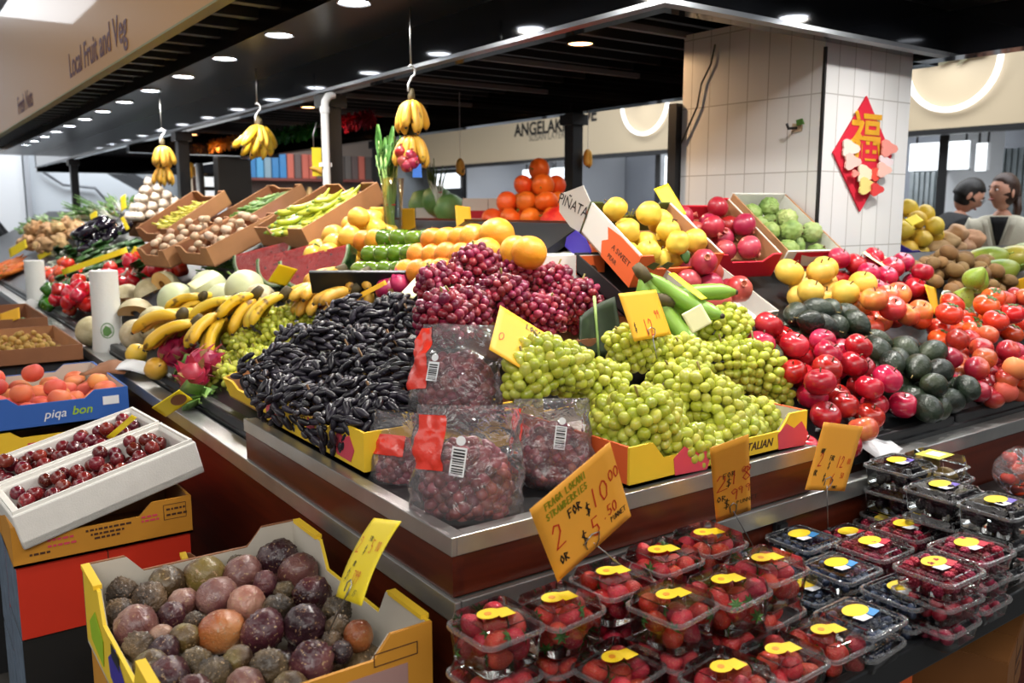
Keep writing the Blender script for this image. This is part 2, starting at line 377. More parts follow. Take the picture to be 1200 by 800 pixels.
# ---- posts
for nm, x, y, lab in (('canopy_post', 1.86, 4.15, 'black steel canopy post beside the white conduit pipe'), ('canopy_post', 1.86, 6.8, 'black steel canopy post beside the twin banana hands'),
        ('canopy_post', 1.86, 11.3, 'black steel canopy post before the white doors'), ('canopy_post', 3.42, 4.15, 'black steel canopy post in front of the beige lettered shop sign'), ('canopy_post', 3.42, 6.7, 'black steel canopy post behind the vase of greens')):
    p = thing(nm, lab, 'post', T(x, y, 0), 'black canopy posts')
    MB().box2((-.04, -.04, 0), (.04, .04, 2.06)).build('shaft', m_blacksat, p, bevel=.004)
    MB().box2((-.06, -.06, 1.99), (.06, .06, 2.05)).build('collar', m_blacksat, p)
    MB().box2((-.044, -.044, 0), (.044, .044, .012)).build('foot_plate', m_blacksat, p)
pp = thing('conduit_pipe', 'white plastic conduit pipe beside black post with elbow at the top', 'pipe', T(1.79, 4.06, 0))
MB().tube([(0, 0, .9), (0, 0, 1.98), (.004, 0, 2.01), (.02, 0, 2.035), (.05, 0, 2.045)], .019, 12).build('pipe', m_white, pp, 1)
MB().tube([(0, 0, 1.955), (0, 0, 1.985)], .024, 12).build('socket', m_white, pp, 1)
MB().box2((-.026, -.005, 1.70), (.026, .03, 1.72)).build('bracket', m_white, pp)
# ---- tiled pillar
def tile_mat(name, a):
    m, t, b = nt(name); L = t.links.new; N = t.nodes.new
    tc = N('ShaderNodeTexCoord'); sp = N('ShaderNodeSeparateXYZ'); cb = N('ShaderNodeCombineXYZ'); L(tc.outputs['Object'], sp.inputs[0])
    L(sp.outputs[a], cb.inputs[0]); L(sp.outputs[2], cb.inputs[1])
    br = N('ShaderNodeTexBrick'); br.offset = 0; L(cb.outputs[0], br.inputs['Vector'])
    br.inputs['Color1'].default_value = srgb('dddedf'); br.inputs['Color2'].default_value = srgb('d5d6d6'); br.inputs['Mortar'].default_value = srgb('a9a8a6')
    br.inputs['Scale'].default_value = 1; br.inputs['Mortar Size'].default_value = .0022; br.inputs['Brick Width'].default_value = .096; br.inputs['Row Height'].default_value = .272
    n = N('ShaderNodeTexNoise'); n.inputs['Scale'].default_value = 9; n.inputs['Detail'].default_value = 6; L(tc.outputs['Object'], n.inputs['Vector'])
    r = N('ShaderNodeMapRange'); r.inputs[1].default_value = .72; r.inputs[2].default_value = .8; L(n.outputs['Fac'], r.inputs[0])
    mx = N('ShaderNodeMix'); mx.data_type = 'RGBA'; L(r.outputs[0], mx.inputs[0]); L(br.outputs['Color'], mx.inputs[6]); mx.inputs[7].default_value = srgb('f0f0ef')
    L(mx.outputs[2], b.inputs['Base Color']); b.inputs['Roughness'].default_value = .32
    bp = N('ShaderNodeBump'); bp.inputs['Strength'].default_value = .12; bp.inputs['Distance'].default_value = .002
    inv = N('ShaderNodeMath'); inv.operation = 'SUBTRACT'; inv.inputs[0].default_value = 1; L(br.outputs['Fac'], inv.inputs[1])
    L(inv.outputs[0], bp.inputs['Height']); L(bp.outputs[0], b.inputs['Normal']); return m
mb = MB().box2((-.278, -.3375, 0), (.278, .3375, 2.2))
me = mb.mesh('pillar', mats=[tile_mat('tiles_side', 1), tile_mat('tiles_front', 0)])
for p in me.polygons: p.material_index = 0 if abs(p.normal.x) > .5 else 1
pil = struct(link('pillar', me)); pil.location = (3.028, 2.2925, 0)
S('trim_4', MB().box2((2.744, 1.949, 0), (2.754, 1.959, 2.06)), m_dark)
S('trim_5', MB().box2((2.72, 2.635, 0), (2.77, 2.68, 1.93)), m_dark)
cb = MB().tube([atX(838, 52, 2.742), atX(833, 75, 2.738), atX(822, 98, 2.738), atX(817, 125, 2.738), atX(806, 150, 2.738), atX(798, 168, 2.738)], .004, 6).build('black_cable', m_dark, None, 1)
tag(cb, 'thin black cable hanging down the tiled pillar', 'cable')
# ---- recessed downlights (each a lamp of its own)
def mk_downlight():
    o = thing('downlight', '', 'downlight'); 
    MB().lathe([(.052, 0), (.060, -.004), (.060, .006), (.052, .006)], 24, cap=False).build('bezel', m_white, o, 1)
    MB().lathe([(.0, .001), (.052, .001)], 24, cap=False).build('diffuser', glow('lamp_cool', 'eef4ff', 34), o, 1)
    return o
dl = Proto(mk_downlight)
def lamp(loc, e, col=(1, .95, .88), size=.10, spread=150, shape='DISK'):
    l = bpy.data.lights.new('lamp', 'AREA'); l.shape = shape; l.size = size; l.energy = e; l.color = col; l.spread = R(spread)
    o = bpy.data.objects.new('lamp', l); COL.objects.link(o); o.location = loc; return o
for i in range(15):
    y = 1.52 + .722 * i
    dl.put(T(1.43, y, 2.22), 'x', 'cool white downlights along the aisle soffit')
    lamp((1.43, y, 2.21), 11 if y < 7 else 7, spread=160)
for i in range(2):
    x = 2.15 + .75 * i
    dl.put(T(x, 1.43, 2.22), 'x', 'cool white downlights over the aisle facing the pillar')
    lamp((x, 1.43, 2.21), 11, spread=160)
for o in [o for o in COL.objects if o.name.startswith('downlight')]:
    o['label'] = 'round cool white downlight in the black soffit along the banana aisle' if o['group'].endswith('soffit') else 'round cool white downlight in the black soffit facing the pillar'
def mk_warm():
    o = thing('warm_downlight', '', 'downlight')
    MB().lathe([(.050, 0), (.058, -.004), (.058, .006), (.050, .006)], 24, cap=False).build('bezel', m_dark, o, 1)
    MB().lathe([(.0, .001), (.050, .001)], 24, cap=False).build('diffuser', glow('lamp_warm', 'ffb877', 16), o, 1)
    return o
wl = Proto(mk_warm)
for (x, y), lab in zip(((2.463, 2.951), (2.452, 5.836), (2.46, 8.6)), ('warm orange downlight under the canopy by the tiled pillar', 'warm orange downlight under the canopy near the green tinsel', 'warm orange downlight deep under the canopy at its far end')):
    wl.put(T(x, y, 2.185), lab); lamp((x, y, 2.17), 9, (1, .62, .32), .09, 170)
# ---- hall fill: unseen area lamps added to brighten stall, aisles and shops behind
def hall(x, y, z, sx, sy, e, col=(.93, .96, 1)):
    l = bpy.data.lights.new('hall_fill', 'AREA'); l.shape = 'RECTANGLE'; l.size = sx; l.size_y = sy; l.energy = e; l.color = col
    o = bpy.data.objects.new('hall_fill', l); COL.objects.link(o); o.location = (x, y, z); return o
hall(-2.2, 5, 3.9, 2.5, 10, 170, (1, .96, .9)); hall(2.2, -2.2, 3.9, 9, 2.5, 215, (1, .96, .9)); hall(-2.0, -1.8, 3.4, 2.5, 2.5, 130, (1, .96, .9)); hall(6.2, .6, 4.4, 4, 3, 170); hall(6.6, 7, 4.6, 3, 10, 520); hall(2.0, 14.9, 4.4, 6, 2, 420)
# ================================================================ counters and the raised corner stand
def bx(a, b, name, mat, par, bev=0): return MB().box2(a, b).build(name, mat, par, bevel=bev)
def slope_board(p0, p1, axis, z0, z1, t, lo, hi):
    """board rising from z0 at p0 to z1 at p1 along axis; lo..hi across"""
    q = [(p0, z0 - t), (p1, z1 - t), (p1, z1), (p0, z0)]
    f = (lambda a, z, c: (a, c, z)) if axis == 'x' else (lambda a, z, c: (c, a, z))
    vs = [f(a, z, lo) for a, z in q] + [f(a, z, hi) for a, z in q]
    return MB().add(vs, [(0, 1, 2, 3), (7, 6, 5, 4), (0, 4, 5, 1), (1, 5, 6, 2), (2, 6, 7, 3), (3, 7, 4, 0)])
c = thing('produce_counter', 'long dark redwood produce counter with a metal rail running along the banana aisle', 'counter', T(.715, 1.14, 0))
I = Matrix.Translation((-.715, -1.14, 0))
def cp(mb, name, mat, par, bev=0, off=I):
    return mb.build(name, mat, par, M=off, bevel=bev)
cp(MB().box2((.712, 1.166, 0), (.74, 13, .866)), 'fascia', m_wood_y, c)
cp(MB().box2((.688, 1.118, .842), (.70, 13, .8812)).box2((.70, 1.13, .8672), (.755, 13, .878)), 'metal_rail', m_alu, c, .002)
cp(slope_board(.76, 1.80, 'x', zL(.76) - .012, zL(1.80) - .012, .03, 2.125, 13), 'deck', m_blacksat, c)
cp(MB().box2((1.79, 2.13, 0), (1.81, 13, 1.46)), 'back_panel', m_wood_y, c)
cp(MB().box2((.765, 2.14, .872), (.80, 13, .915)), 'tray_edge', m_dark, c, .006)
cp(MB().box2((.74, 2.13, .80), (1.78, 13, .84)), 'base_board', m_blacksat, c)
c2 = thing('produce_counter', 'dark redwood produce counter with a metal rail below the avocados and apples', 'counter', T(.74, 1.14, 0))
J = Matrix.Translation((-.74, -1.14, 0))
cp(MB().box2((.712, 1.14, .0), (5.8, 1.165, .866)), 'fascia', m_wood_x, c2, off=J)
cp(MB().box2((.701, 1.118, .842), (1.93, 1.129, .8812)).box2((.757, 1.129, .8672), (1.93, 1.165, .878)).box2((1.935, 1.135, .868), (5.8, 1.147, .905)).box2((1.935, 1.147, .89), (5.8, 1.19, .902)), 'metal_rail', m_alu, c2, .002, off=J)
cp(MB().box2((1.935, 1.147, .80), (5.8, 1.16, .868)), 'upper_fascia', m_wood_x, c2, off=J)
cp(slope_board(1.19, 1.94, 'y', zR(1.19) - .012, zR(1.94) - .012, .03, 1.74, 2.74), 'deck', m_blacksat, c2, off=J)
cp(slope_board(1.19, 2.0, 'y', zR(1.19) - .012, zR(2.0) - .012, .03, 3.32, 5.8), 'deck', m_blacksat, c2, off=J)
cp(MB().box2((3.33, 2.0, 1.26), (5.8, 2.47, 1.29)), 'rear_platform', m_blacksat, c2, off=J); cp(MB().box2((3.33, 2.44, 0), (5.8, 2.47, 1.26)), 'rear_panel', m_wood_x, c2, off=J)
cp(slope_board(1.19, 1.94, 'y', zR(1.19) - .012, zR(1.94) - .012, .03, 2.74, 3.32), 'deck', m_blacksat, c2, off=J)
te = MB()
for i in range(7): te.box2((1.80 + i * .56, 1.196, .895), (1.80 + i * .56 + .545, 1.228, .938))
cp(te, 'tray_edge', m_dark, c2, .005, off=J)
# raised stand on the corner
st = thing('corner_stand', 'raised corner stand of dark redwood with bright metal lip carrying the grape boxes', 'display stand', T(.69, 1.13, .88))
K = Matrix.Translation((-.69, -1.13, -.88))
cp(MB().box2((.694, 1.134, .882), (.716, 2.113, .952)), 'side_fascia', m_wood_y, st, off=K)
cp(MB().box2((.716, 1.134, .882), (1.63, 1.156, .952)), 'front_fascia', m_wood_x, st, off=K)
cp(MB().box2((.69, 1.13, .952), (.70, 2.115, .984)).box2((.70, 1.14, .974), (.722, 2.115, .982)).box2((.70, 1.13, .952), (1.632, 1.14, .984)).box2((.722, 1.14, .974), (1.632, 1.164, .982)), 'metal_lip', m_alu, st, .0015, off=K)
cp(MB().box2((.716, 1.156, .95), (1.63, 2.11, .97)), 'deck', m_dark, st, off=K)
cp(MB().box2((1.22, 1.62, .97), (1.86, 2.11, 1.12)), 'riser', m_blacksat, st, off=K)
cp(MB().box2((.74, 2.06, .882), (1.63, 2.11, .95)).box2((1.60, 1.17, .882), (1.63, 2.06, .95)), 'back_fascia', m_wood_x, st, off=K)
for (x, y) in ((.694 + .05, 1.131), (1.0, 1.131), (1.25, 1.131), (1.5, 1.131)):
    pass
# berry shelf in front of the facing counter
sh = thing('berry_shelf', 'black display shelf holding the clear berry punnets below the metal rail', 'shelf', T(.72, .74, 0))
Q = Matrix.Translation((-.72, -.74, 0))
cp(MB().box2((.72, .755, .725), (3.3, 1.135, .75)), 'board', plain('shelf_black', '1c1b1b', .3), sh, off=Q)
cp(MB().box2((.72, .738, .705), (3.3, .757, .762)), 'front_edge', m_blacksat, sh, .004, off=Q)
for x in (1.0, 2.1, 3.2): cp(MB().box2((x, 1.05, 0), (x + .04, 1.09, .725)), 'leg', m_blacksat, sh, off=Q)
cp(MB().box2((1.50, 1.128, .815), (1.535, 1.136, .838)).box2((1.505, 1.12, .80), (1.53, 1.13, .832)), 'hook_plate', m_dark, sh, off=Q)
# ================================================================ cartons
def notched(w, h, cut, cw, slope=.03):
    if not cut: return [(-w / 2, 0), (w / 2, 0), (w / 2, h), (-w / 2, h)]
    a = w * cw / 2
    return [(-w / 2, 0), (w / 2, 0), (w / 2, h), (a + slope, h), (a, h - cut), (-a, h - cut), (-a - slope, h), (-w / 2, h)]
FN = Matrix(((1, 0, 0), (0, 0, -1), (0, 1, 0))).to_4x4()      # local xy -> front face (normal -y)
def carton(name, label, M, w, d, h, outer, inner, group=None, cut=.03, cw=.45, sidecut=0, t=.006, sides=None, cat='box', fold=None, front=None):
    o = thing(name, label, cat, M, group); sides = sides or outer
    bx((-w / 2, 0, 0), (w / 2, d, t), 'base', inner, o)
    for nm, y, s in (('front_panel', t / 2, 1), ('back_panel', d - t / 2, -1)):
        p = MB().prism(notched(w, h, cut, cw), t, T(0, y, 0) @ FN).build(nm, (front or outer) if s == 1 else outer, o)
        MB().prism(notched(w - 2 * t, h - .002, cut, cw), .001, T(0, y + s * (t / 2 + .0008), 0) @ FN).build('liner', inner, p)
    for s in (-1, 1):
        Ms = T(s * (w / 2 - t / 2), d / 2, 0) @ RZ(90) @ FN
        p = MB().prism(notched(d - 2 * t, h, sidecut, .4), t, Ms).build('side_panel', sides, o)
        MB().prism(notched(d - 2 * t - .002, h - .002, sidecut, .4), .001, T(s * (w / 2 - t - .0008), d / 2, 0) @ RZ(90) @ FN).build('liner', inner, p)
        if fold:
            for y in (.13 * d, .87 * d): MB().box((s * (w / 2 - t / 2), y, h + .002), (t * 2.4, d * .2, .008)).build('fold', fold, o)
    return o
def FM(x, z, t=.0008): return T(x, -t, z) @ FN
m_kraft = plain('kraft_card', 'a87850', .75, var=.12, vscale=8); m_kraftd = plain('kraft_dark', '8a5a3a', .75, var=.12, vscale=8); m_cardgrey = plain('card_inside', 'c9c2b5', .75, var=.06)
m_cyel = plain('carton_yellow', 'efc52e', .6, var=.06); m_corange = plain('carton_orange', 'c98a2a', .6, var=.08); m_cred = plain('carton_red', 'cf2f18', .55, var=.06); m_cblue = plain('carton_blue', '2f62b5', .55, var=.05)
m_cgreen = plain('carton_green', '4a5222', .6); m_cor = plain('carton_persimmon', 'e2632e', .55); m_cwhite = plain('carton_white', 'dcdad2', .6); m_ccrim = plain('carton_crimson', 'c3122c', .5); m_cpurp = plain('carton_violet', '3b2f9c', .5)
m_pinkprint = plain('print_pink', 'd2475a', .6); m_whiteink = plain('white_ink', 'eef0f2', .6); m_greenprint = plain('print_green', '9cc21e', .6); m_brownink = plain('brown_ink', '4a2c1a', .7)
m_foam = plain('polystyrene', 'eeece6', .6, bump=.15, bscale=260, var=.03, vscale=30)
def barcode(par, M, w, h, n=14, seed=1, nm='barcode_label'):
    g = random.Random(seed); p = MB().box((0, 0, 0), (w, h, .0008), M).build(nm, m_whiteink, par)
    mb = MB(); x = -w * .42
    while x < w * .42:
        a = g.choice((.012, .02, .035)) * w; mb.box((x + a / 2, h * .05, .0007), (a, h * .62, .0003), M); x += a + g.choice((.015, .03)) * w
    mb.build('bars', m_ink, p)
# ================================================================ fruit and vegetables: one of each kind
def ball_fn(R, sq=.9, dt=.22, db=.10, ribs=0, ra=0, neck=0, lump=0, seed=0):
    def fn(p):
        u = p.normalized(); a = math.acos(max(-1, min(1, u.z))); ph = math.atan2(u.y, u.x)
        k = 1 + (ra * math.cos(ribs * ph) * math.sin(a) ** .7 if ribs else 0)
        if lump: k += lump * noise.noise(u * 1.7 + Vector((seed, 0, 0)))
        z = u.z * sq - dt * math.exp(-(a / .38) ** 2) + db * math.exp(-((PI - a) / .38) ** 2)
        if neck: z += neck * math.exp(-(a / .55) ** 2)
        return (u.x * R * k, u.y * R * k, z * R)
    return fn
m_stem = plain('stem_brown', '5a4126', .7); m_gstem = plain('stem_green', '6f8a35', .6); m_leaf = plain('leaf_green', '3f6a24', .5, var=.2, vscale=40)
def roundfruit(name, cat, mat, Rr, stem=None, nu=20, nv=14, calyx=None, crown=None, **k):
    def mk():
        o = MB().ball((Rr,) * 3, nu, nv, fn=ball_fn(Rr, **k)).build(name, mat, smooth=9); o['category'] = cat
        top = (k.get('sq', .9) - k.get('dt', .22) + k.get('neck', 0)) * Rr
        if stem: MB().tube([(0, 0, top - .004), (.001, 0, top + Rr * .12), (.004, .001, top + Rr * .3)], Rr * .05, 6).build('stem', stem, o, 9)
        if calyx:
            mb = MB()
            for i in range(5):
                a = i * 2 * PI / 5; e = Vector((math.cos(a), math.sin(a), 0)); s = Vector((-e.y, e.x, 0)) * Rr * .14
                mb.add([(0, 0, top + .002), e * Rr * .3 + s + Vector((0, 0, top + .005)), e * Rr * .55 + Vector((0, 0, top + .002)), e * Rr * .3 - s + Vector((0, 0, top + .005))], [(0, 1, 2, 3)])
            mb.build('calyx', calyx, o)
        if crown:
            MB().lathe([(Rr * .20, top - .003), (Rr * .17, top + Rr * .12), (Rr * .26, top + Rr * .30), (Rr * .21, top + Rr * .30), (Rr * .1, top + Rr * .08)], 10).build('crown', crown, o, .6)
        return o
    return Proto(mk)
P = {}
P['apple'] = roundfruit('apple', 'apple', fruit('apple_red', ['8e0f22', 'b3172e', 'c9364a'], .22, 5, .18, .012, stretch=(3, 3, .6), coat=.3), .038, m_stem, sq=.88, dt=.26, db=.14, ribs=5, ra=.015)
P['apple_pale'] = roundfruit('apple', 'apple', fruit('apple_blush', ['e8b45c', 'd95a45', 'c23a3a'], .25, 4, .12, .012, stretch=(3, 3, .6), coat=.3), .038, m_stem, sq=.88, dt=.26, db=.14)
P['apple_pink'] = roundfruit('apple', 'apple', fruit('apple_pink', ['f0a04a', 'e26a3a', 'cf4a36'], .25, 4, .12, .015, stretch=(3, 3, .6), coat=.3), .040, m_stem, sq=.86, dt=.24, db=.12)
P['apple_green'] = roundfruit('apple', 'apple', fruit('apple_green', ['4c6c12', '6e8c20'], .22, 6, .1, .01, coat=.35), .040, m_stem, sq=.88, dt=.26, db=.14)
P['nashi'] = roundfruit('nashi_pear', 'pear', fruit('nashi', ['d9a83a', 'e6be58'], .42, 8, .1, .01, bump=.05, bscale=300), .044, m_stem, sq=.90, dt=.22, db=.10)
P['orange'] = roundfruit('orange', 'orange', fruit('orange_skin', ['ea8a1c', 'f0a032'], .38, 6, .1, .012, bump=.15, bscale=260), .042, None, sq=.97, dt=.05, db=.04)
P['grapefruit'] = roundfruit('grapefruit', 'grapefruit', fruit('grapefruit_skin', ['eda424', 'f2b83a'], .38, 6, .08, .012, bump=.15, bscale=220), .060, None, sq=.95, dt=.06, db=.04)
P['mandarin'] = roundfruit('mandarin', 'mandarin', fruit('mandarin_skin', ['e8601c', 'f07a2a'], .36, 6, .1, .012, bump=.15, bscale=240), .034, m_gstem, sq=.84, dt=.10, db=.06)
P['tomato'] = roundfruit('tomato', 'tomato', fruit('tomato_skin', ['d8381c', 'e85a2a'], .2, 5, .1, .012, coat=.4), .042, None, calyx=m_leaf, sq=.80, dt=.16, db=.06, ribs=5, ra=.03)
P['nectarine'] = roundfruit('nectarine', 'nectarine', fruit('nectarine_skin', ['7d1420', 'a8222a', 'd9713c'], .28, 4, .15, .012, coat=.25), .034, None, sq=.94, dt=.20, db=.02)
P['peach'] = roundfruit('peach', 'peach', fruit('peach_skin', ['e8a056', 'db6a48', 'c24640'], .6, 4, .12, .012), .036, None, sq=.9, dt=.2, db=.02, ribs=1, ra=.03)
P['plum'] = roundfruit('plum', 'plum', fruit('plum_skin', ['3e0a14', '6a141c', '8c2a26'], .22, 5, .25, .015, coat=.4, spots='a86a5a', spotscale=300), .019, None, nu=14, nv=10, sq=.97, dt=.16, db=.02)
P['pomegranate'] = roundfruit('pomegranate', 'pomegranate', fruit('pomegranate_skin', ['94182e', 'b02c40', 'c05a50'], .35, 4, .12, .012, coat=.15), .045, None, crown=fruit('pomegranate_crown', ['b04a48', 'c98064'], .5), sq=.93, dt=.02, db=.04, ribs=6, ra=.02)
P['quince'] = roundfruit('quince', 'quince', fruit('quince_skin', ['dcb336', 'e8c850'], .42, 5, .08, .01, bump=.05, bscale=60), .044, m_stem, sq=1.02, dt=.12, db=.16, neck=.22, lump=.10, ribs=5, ra=.03)
P['quince_alt'] = roundfruit('quince', 'quince', MATS['quince_skin'], .044, m_stem, sq=.96, dt=.18, db=.18, neck=.1, lump=.14, seed=4, ribs=4, ra=.03)
P['kiwi'] = roundfruit('kiwifruit', 'kiwifruit', fruit('kiwi_skin', ['6d4d28', '8a6a3c'], .75, 9, .15, .01, bump=.2, bscale=300), .027, None, nu=14, nv=10, sq=1.32, dt=.0, db=.0, lump=.05)
P['avocado'] = roundfruit('avocado', 'avocado', fruit('avocado_skin', ['141a14', '243024', '36402a'], .38, 10, .2, .01, bump=.35, bscale=120, coat=.1), .035, plain('avocado_stalk', '8a7a4a', .8), sq=1.25, dt=0, db=0, neck=.25, lump=.03)
P['cucumber'] = roundfruit('zucchini', 'zucchini', fruit('zucchini_skin', ['22301f', '3a4a34', '55634c'], .4, 14, .1, .01, stretch=(4, 4, .5)), .024, m_gstem, nu=14, sq=3.4, dt=0, db=0, lump=.02)
P['lime'] = roundfruit('mango', 'mango', fruit('mango_skin', ['e0a52a', 'edc24a', 'd9b04a'], .38, 4, .1, .012, coat=.15), .040, m_stem, sq=1.18, dt=.04, db=0, lump=.08)
P['papaya'] = roundfruit('papaya', 'papaya', fruit('papaya_skin', ['5c7a20', '8c9430', 'c0a040'], .35, 3, .1, .012, coat=.15), .065, m_gstem, sq=1.75, dt=0, db=0, lump=.05)
P['pear'] = roundfruit('pear', 'pear', fruit('pear_skin', ['7d9a2c', '9cae45'], .4, 7, .08, .01, spots='6b5a2a', spotscale=160), .036, m_stem, sq=1.0, dt=.04, db=.12, neck=.5)
P['potato'] = roundfruit('sweet_potato', 'sweet potato', fruit('potato_skin', ['a97c52', 'c79f74'], .7, 8, .12, .012, bump=.2, bscale=60), .045, None, sq=1.7, dt=0, db=0, lump=.45)
P['ginger'] = roundfruit('ginger_root', 'ginger', fruit('ginger_skin', ['b98f5c', 'd3b184'], .7, 9, .12, .012, bump=.25, bscale=50), .04, None, sq=1.5, dt=0, db=0, lump=.9, seed=2)
P['mushroom'] = roundfruit('mushroom', 'mushroom', fruit('mushroom_skin', ['a58466', 'd2bba0'], .65, 6, .15, .01), .020, None, nu=12, nv=8, sq=.75, dt=0, db=-.35)
P['garlic'] = roundfruit('garlic_bulb', 'garlic', fruit('garlic_skin', ['d9c6ae', 'efe4d4', 'c9a890'], .55, 6, .1, .012, stretch=(5, 5, .5)), .028, plain('garlic_neck', 'd9c9a8', .7), nu=16, nv=10, sq=.8, dt=0, db=.05, neck=.35, ribs=8, ra=.05)
P['turnip'] = roundfruit('spring_onion_bulb', 'spring onion', fruit('onion_white', ['e8ecdf', 'c9d6b4'], .4, 6, .05), .018, None, nu=10, nv=8, sq=1.1, dt=0, db=0)
P['eggplant'] = roundfruit('eggplant', 'eggplant', fruit('eggplant_skin', ['0d0a14', '1a1226'], .16, 5, .2, .01, coat=.5), .035, m_gstem, sq=2.2, dt=0, db=0, calyx=m_leaf, lump=.06)
P['capsicum'] = roundfruit('capsicum', 'capsicum', fruit('capsicum_red', ['b31418', 'd42a22'], .14, 4, .12, .01, coat=.5), .038, m_gstem, sq=1.08, dt=.3, db=.15, ribs=4, ra=.11)
P['capsicum_green'] = roundfruit('capsicum', 'capsicum', fruit('capsicum_green', ['1f4f16', '3a7a22'], .14, 4, .12, .01, coat=.5), .038, m_gstem, sq=1.08, dt=.3, db=.15, ribs=4, ra=.11)
P['rockmelon'] = roundfruit('rockmelon', 'melon', fruit('rockmelon_skin', ['b3a67c', 'd6cba6'], .6, 22, .06, .01, bump=.35, bscale=55, wave=1.5), .075, m_gstem, nu=28, nv=18, sq=.98, dt=.02, db=.02, ribs=10, ra=.012)
P['honeydew'] = roundfruit('honeydew_melon', 'melon', fruit('honeydew_skin', ['c5cc9c', 'd9dcb8'], .4, 5, .05, .01), .078, m_gstem, nu=28, nv=18, sq=1.02, dt=.03, db=.03)
P['cabbage'] = roundfruit('cabbage', 'cabbage', fruit('cabbage_leaf', ['4d7a3a', '7fa45c'], .5, 8, .1, .01, bump=.4, bscale=14, wave=2), .085, None, sq=.9, dt=0, db=0, ribs=7, ra=.05)
P['berry_green'] = roundfruit('longan', 'longan', fruit('longan_skin', ['9a7a36', 'b8964c'], .7, 8, .12), .013, None, nu=10, nv=7, sq=1, dt=0, db=0)
def passion_mk(mat, seed, lump, wr):
    def mk():
        def fn(p):
            u = p.normalized(); k = 1 + lump * noise.noise(u * 1.5 + Vector((seed, 0, 0)))
            if wr: k += wr * (abs(noise.noise(u * 8 + Vector((seed, 3, 0)))) * .9 + .7 * abs(noise.noise(u * 16 + Vector((0, seed, 5))))) - wr * .5
            return u * .038 * k * (1 + .10 * u.z * u.z)
        o = MB().ball((1, 1, 1), 40, 28, fn=fn).build('passionfruit', mat, smooth=9); o['category'] = 'passionfruit'
        MB().ball((.004, .004, .003), 8, 6, T(0, 0, .0375)).build('stem_end', m_stem, o, 9)
        return o
    return Proto(mk)
PF = {}
for key, cols, wr, lump, sd, ro in (('wrinkled', ['2a2018', '4c3c2a', '7a6446'], .24, .12, 1, .46), ('pink', ['4e2a28', '744844', '9a7468'], .07, .08, 2, .30), ('purple', ['2a1016', '48202a', '6e4040'], .13, .10, 3, .28),
        ('brown', ['3c2a1c', '5c4426', '7a6a34'], .07, .08, 4, .32), ('orange', ['7a3c1c', 'a0602e', 'b07a44'], .06, .07, 5, .30), ('cream', ['8a6654', 'b48c76', '9a6a58'], .08, .09, 6, .30), ('dark', ['1a0d12', '30181e', '4a2a30'], .15, .10, 7, .28)):
    PF[key] = passion_mk(fruit('passion_' + key, cols, ro, 13, .14, .012, bump=.6 if wr > .2 else .35, bscale=75, wave=1.8, coat=.25, detail=6, spots='a88a66', spotscale=150), sd, lump, wr)
def custard_mk():
    def fn(p):
        u = p.normalized(); ph = math.atan2(u.y, u.x); a = math.acos(max(-1, min(1, u.z)))
        k = 1 + .11 * abs(math.sin(a * 5.2)) * abs(math.sin(ph * 5 + (PI / 2) * int(a * 5.2 / PI)))
        return Vector((u.x, u.y, u.z * 1.08)) * .042 * k
    o = MB().ball((1, 1, 1), 44, 30, fn=fn).build('custard_apple', fruit('custard_skin', ['5f7a3c', '82994f', '9aa86a'], .6, 10, .12, .01), smooth=9); o['category'] = 'custard apple'
    MB().tube([(0, 0, .04), (0, .002, .056)], .004, 6).build('stem', m_stem, o, 9); return o
P['custard'] = Proto(custard_mk)
m_dragon = fruit('dragon_skin', ['8f1440', 'b02452', 'c24a5e'], .4, 5, .1, .01); m_dragtip = plain('dragon_tip', '9c7a4a', .6, var=.2, vscale=30)
def dragon_mk():
    o = MB().ball((.045, .045, .058), 20, 14).build('dragon_fruit', m_dragon, smooth=9); o['category'] = 'dragon fruit'
    for j, (z, n) in enumerate(((-.03, 6), (-.005, 7), (.02, 7), (.042, 6))):
        for i in range(n):
            a = 2 * PI * (i + .5 * (j % 2)) / n; rr = .045 * math.sqrt(max(0, 1 - (z / .058) ** 2)); e = Vector((math.cos(a), math.sin(a), 0)); s = Vector((-e.y, e.x, 0))
            b = e * rr * .96 + Vector((0, 0, z))
            MB().add([b - s * .012, b + s * .012, b + e * .009 + s * .007 + Vector((0, 0, .014)), b + e * .017 + Vector((0, 0, .030)), b + e * .009 - s * .007 + Vector((0, 0, .014))], [(0, 1, 2, 3, 4)]).build('scale_leaf', m_dragon if (i + j) % 3 else m_dragtip, o, solid=.002)
    MB().prism([(.009 * math.cos(i * PI / 6), .012 * math.sin(i * PI / 6)) for i in range(12)], .0006, T(0, -.0462, .0) @ FN).build('sticker', m_whiteink, o)
    return o
P['dragon'] = Proto(dragon_mk)
def dragon_half_mk():
    o = MB().lathe([(0, -.05), (.022, -.045), (.040, -.025), (.047, 0), (.0445, .001)], 24, cap=False).build('halved_dragon_fruit', m_dragon, smooth=9); o['category'] = 'dragon fruit'
    MB().lathe([(.046, .0), (.03, .003), (0, .004)], 24, cap=False).build('flesh', fruit('dragon_flesh', ['a3147a', 'b8248c'], .3, 20, .05, .005, spots='2a0a20', spotscale=420), o, 9)
    return o
P['dragon_half'] = Proto(dragon_half_mk)
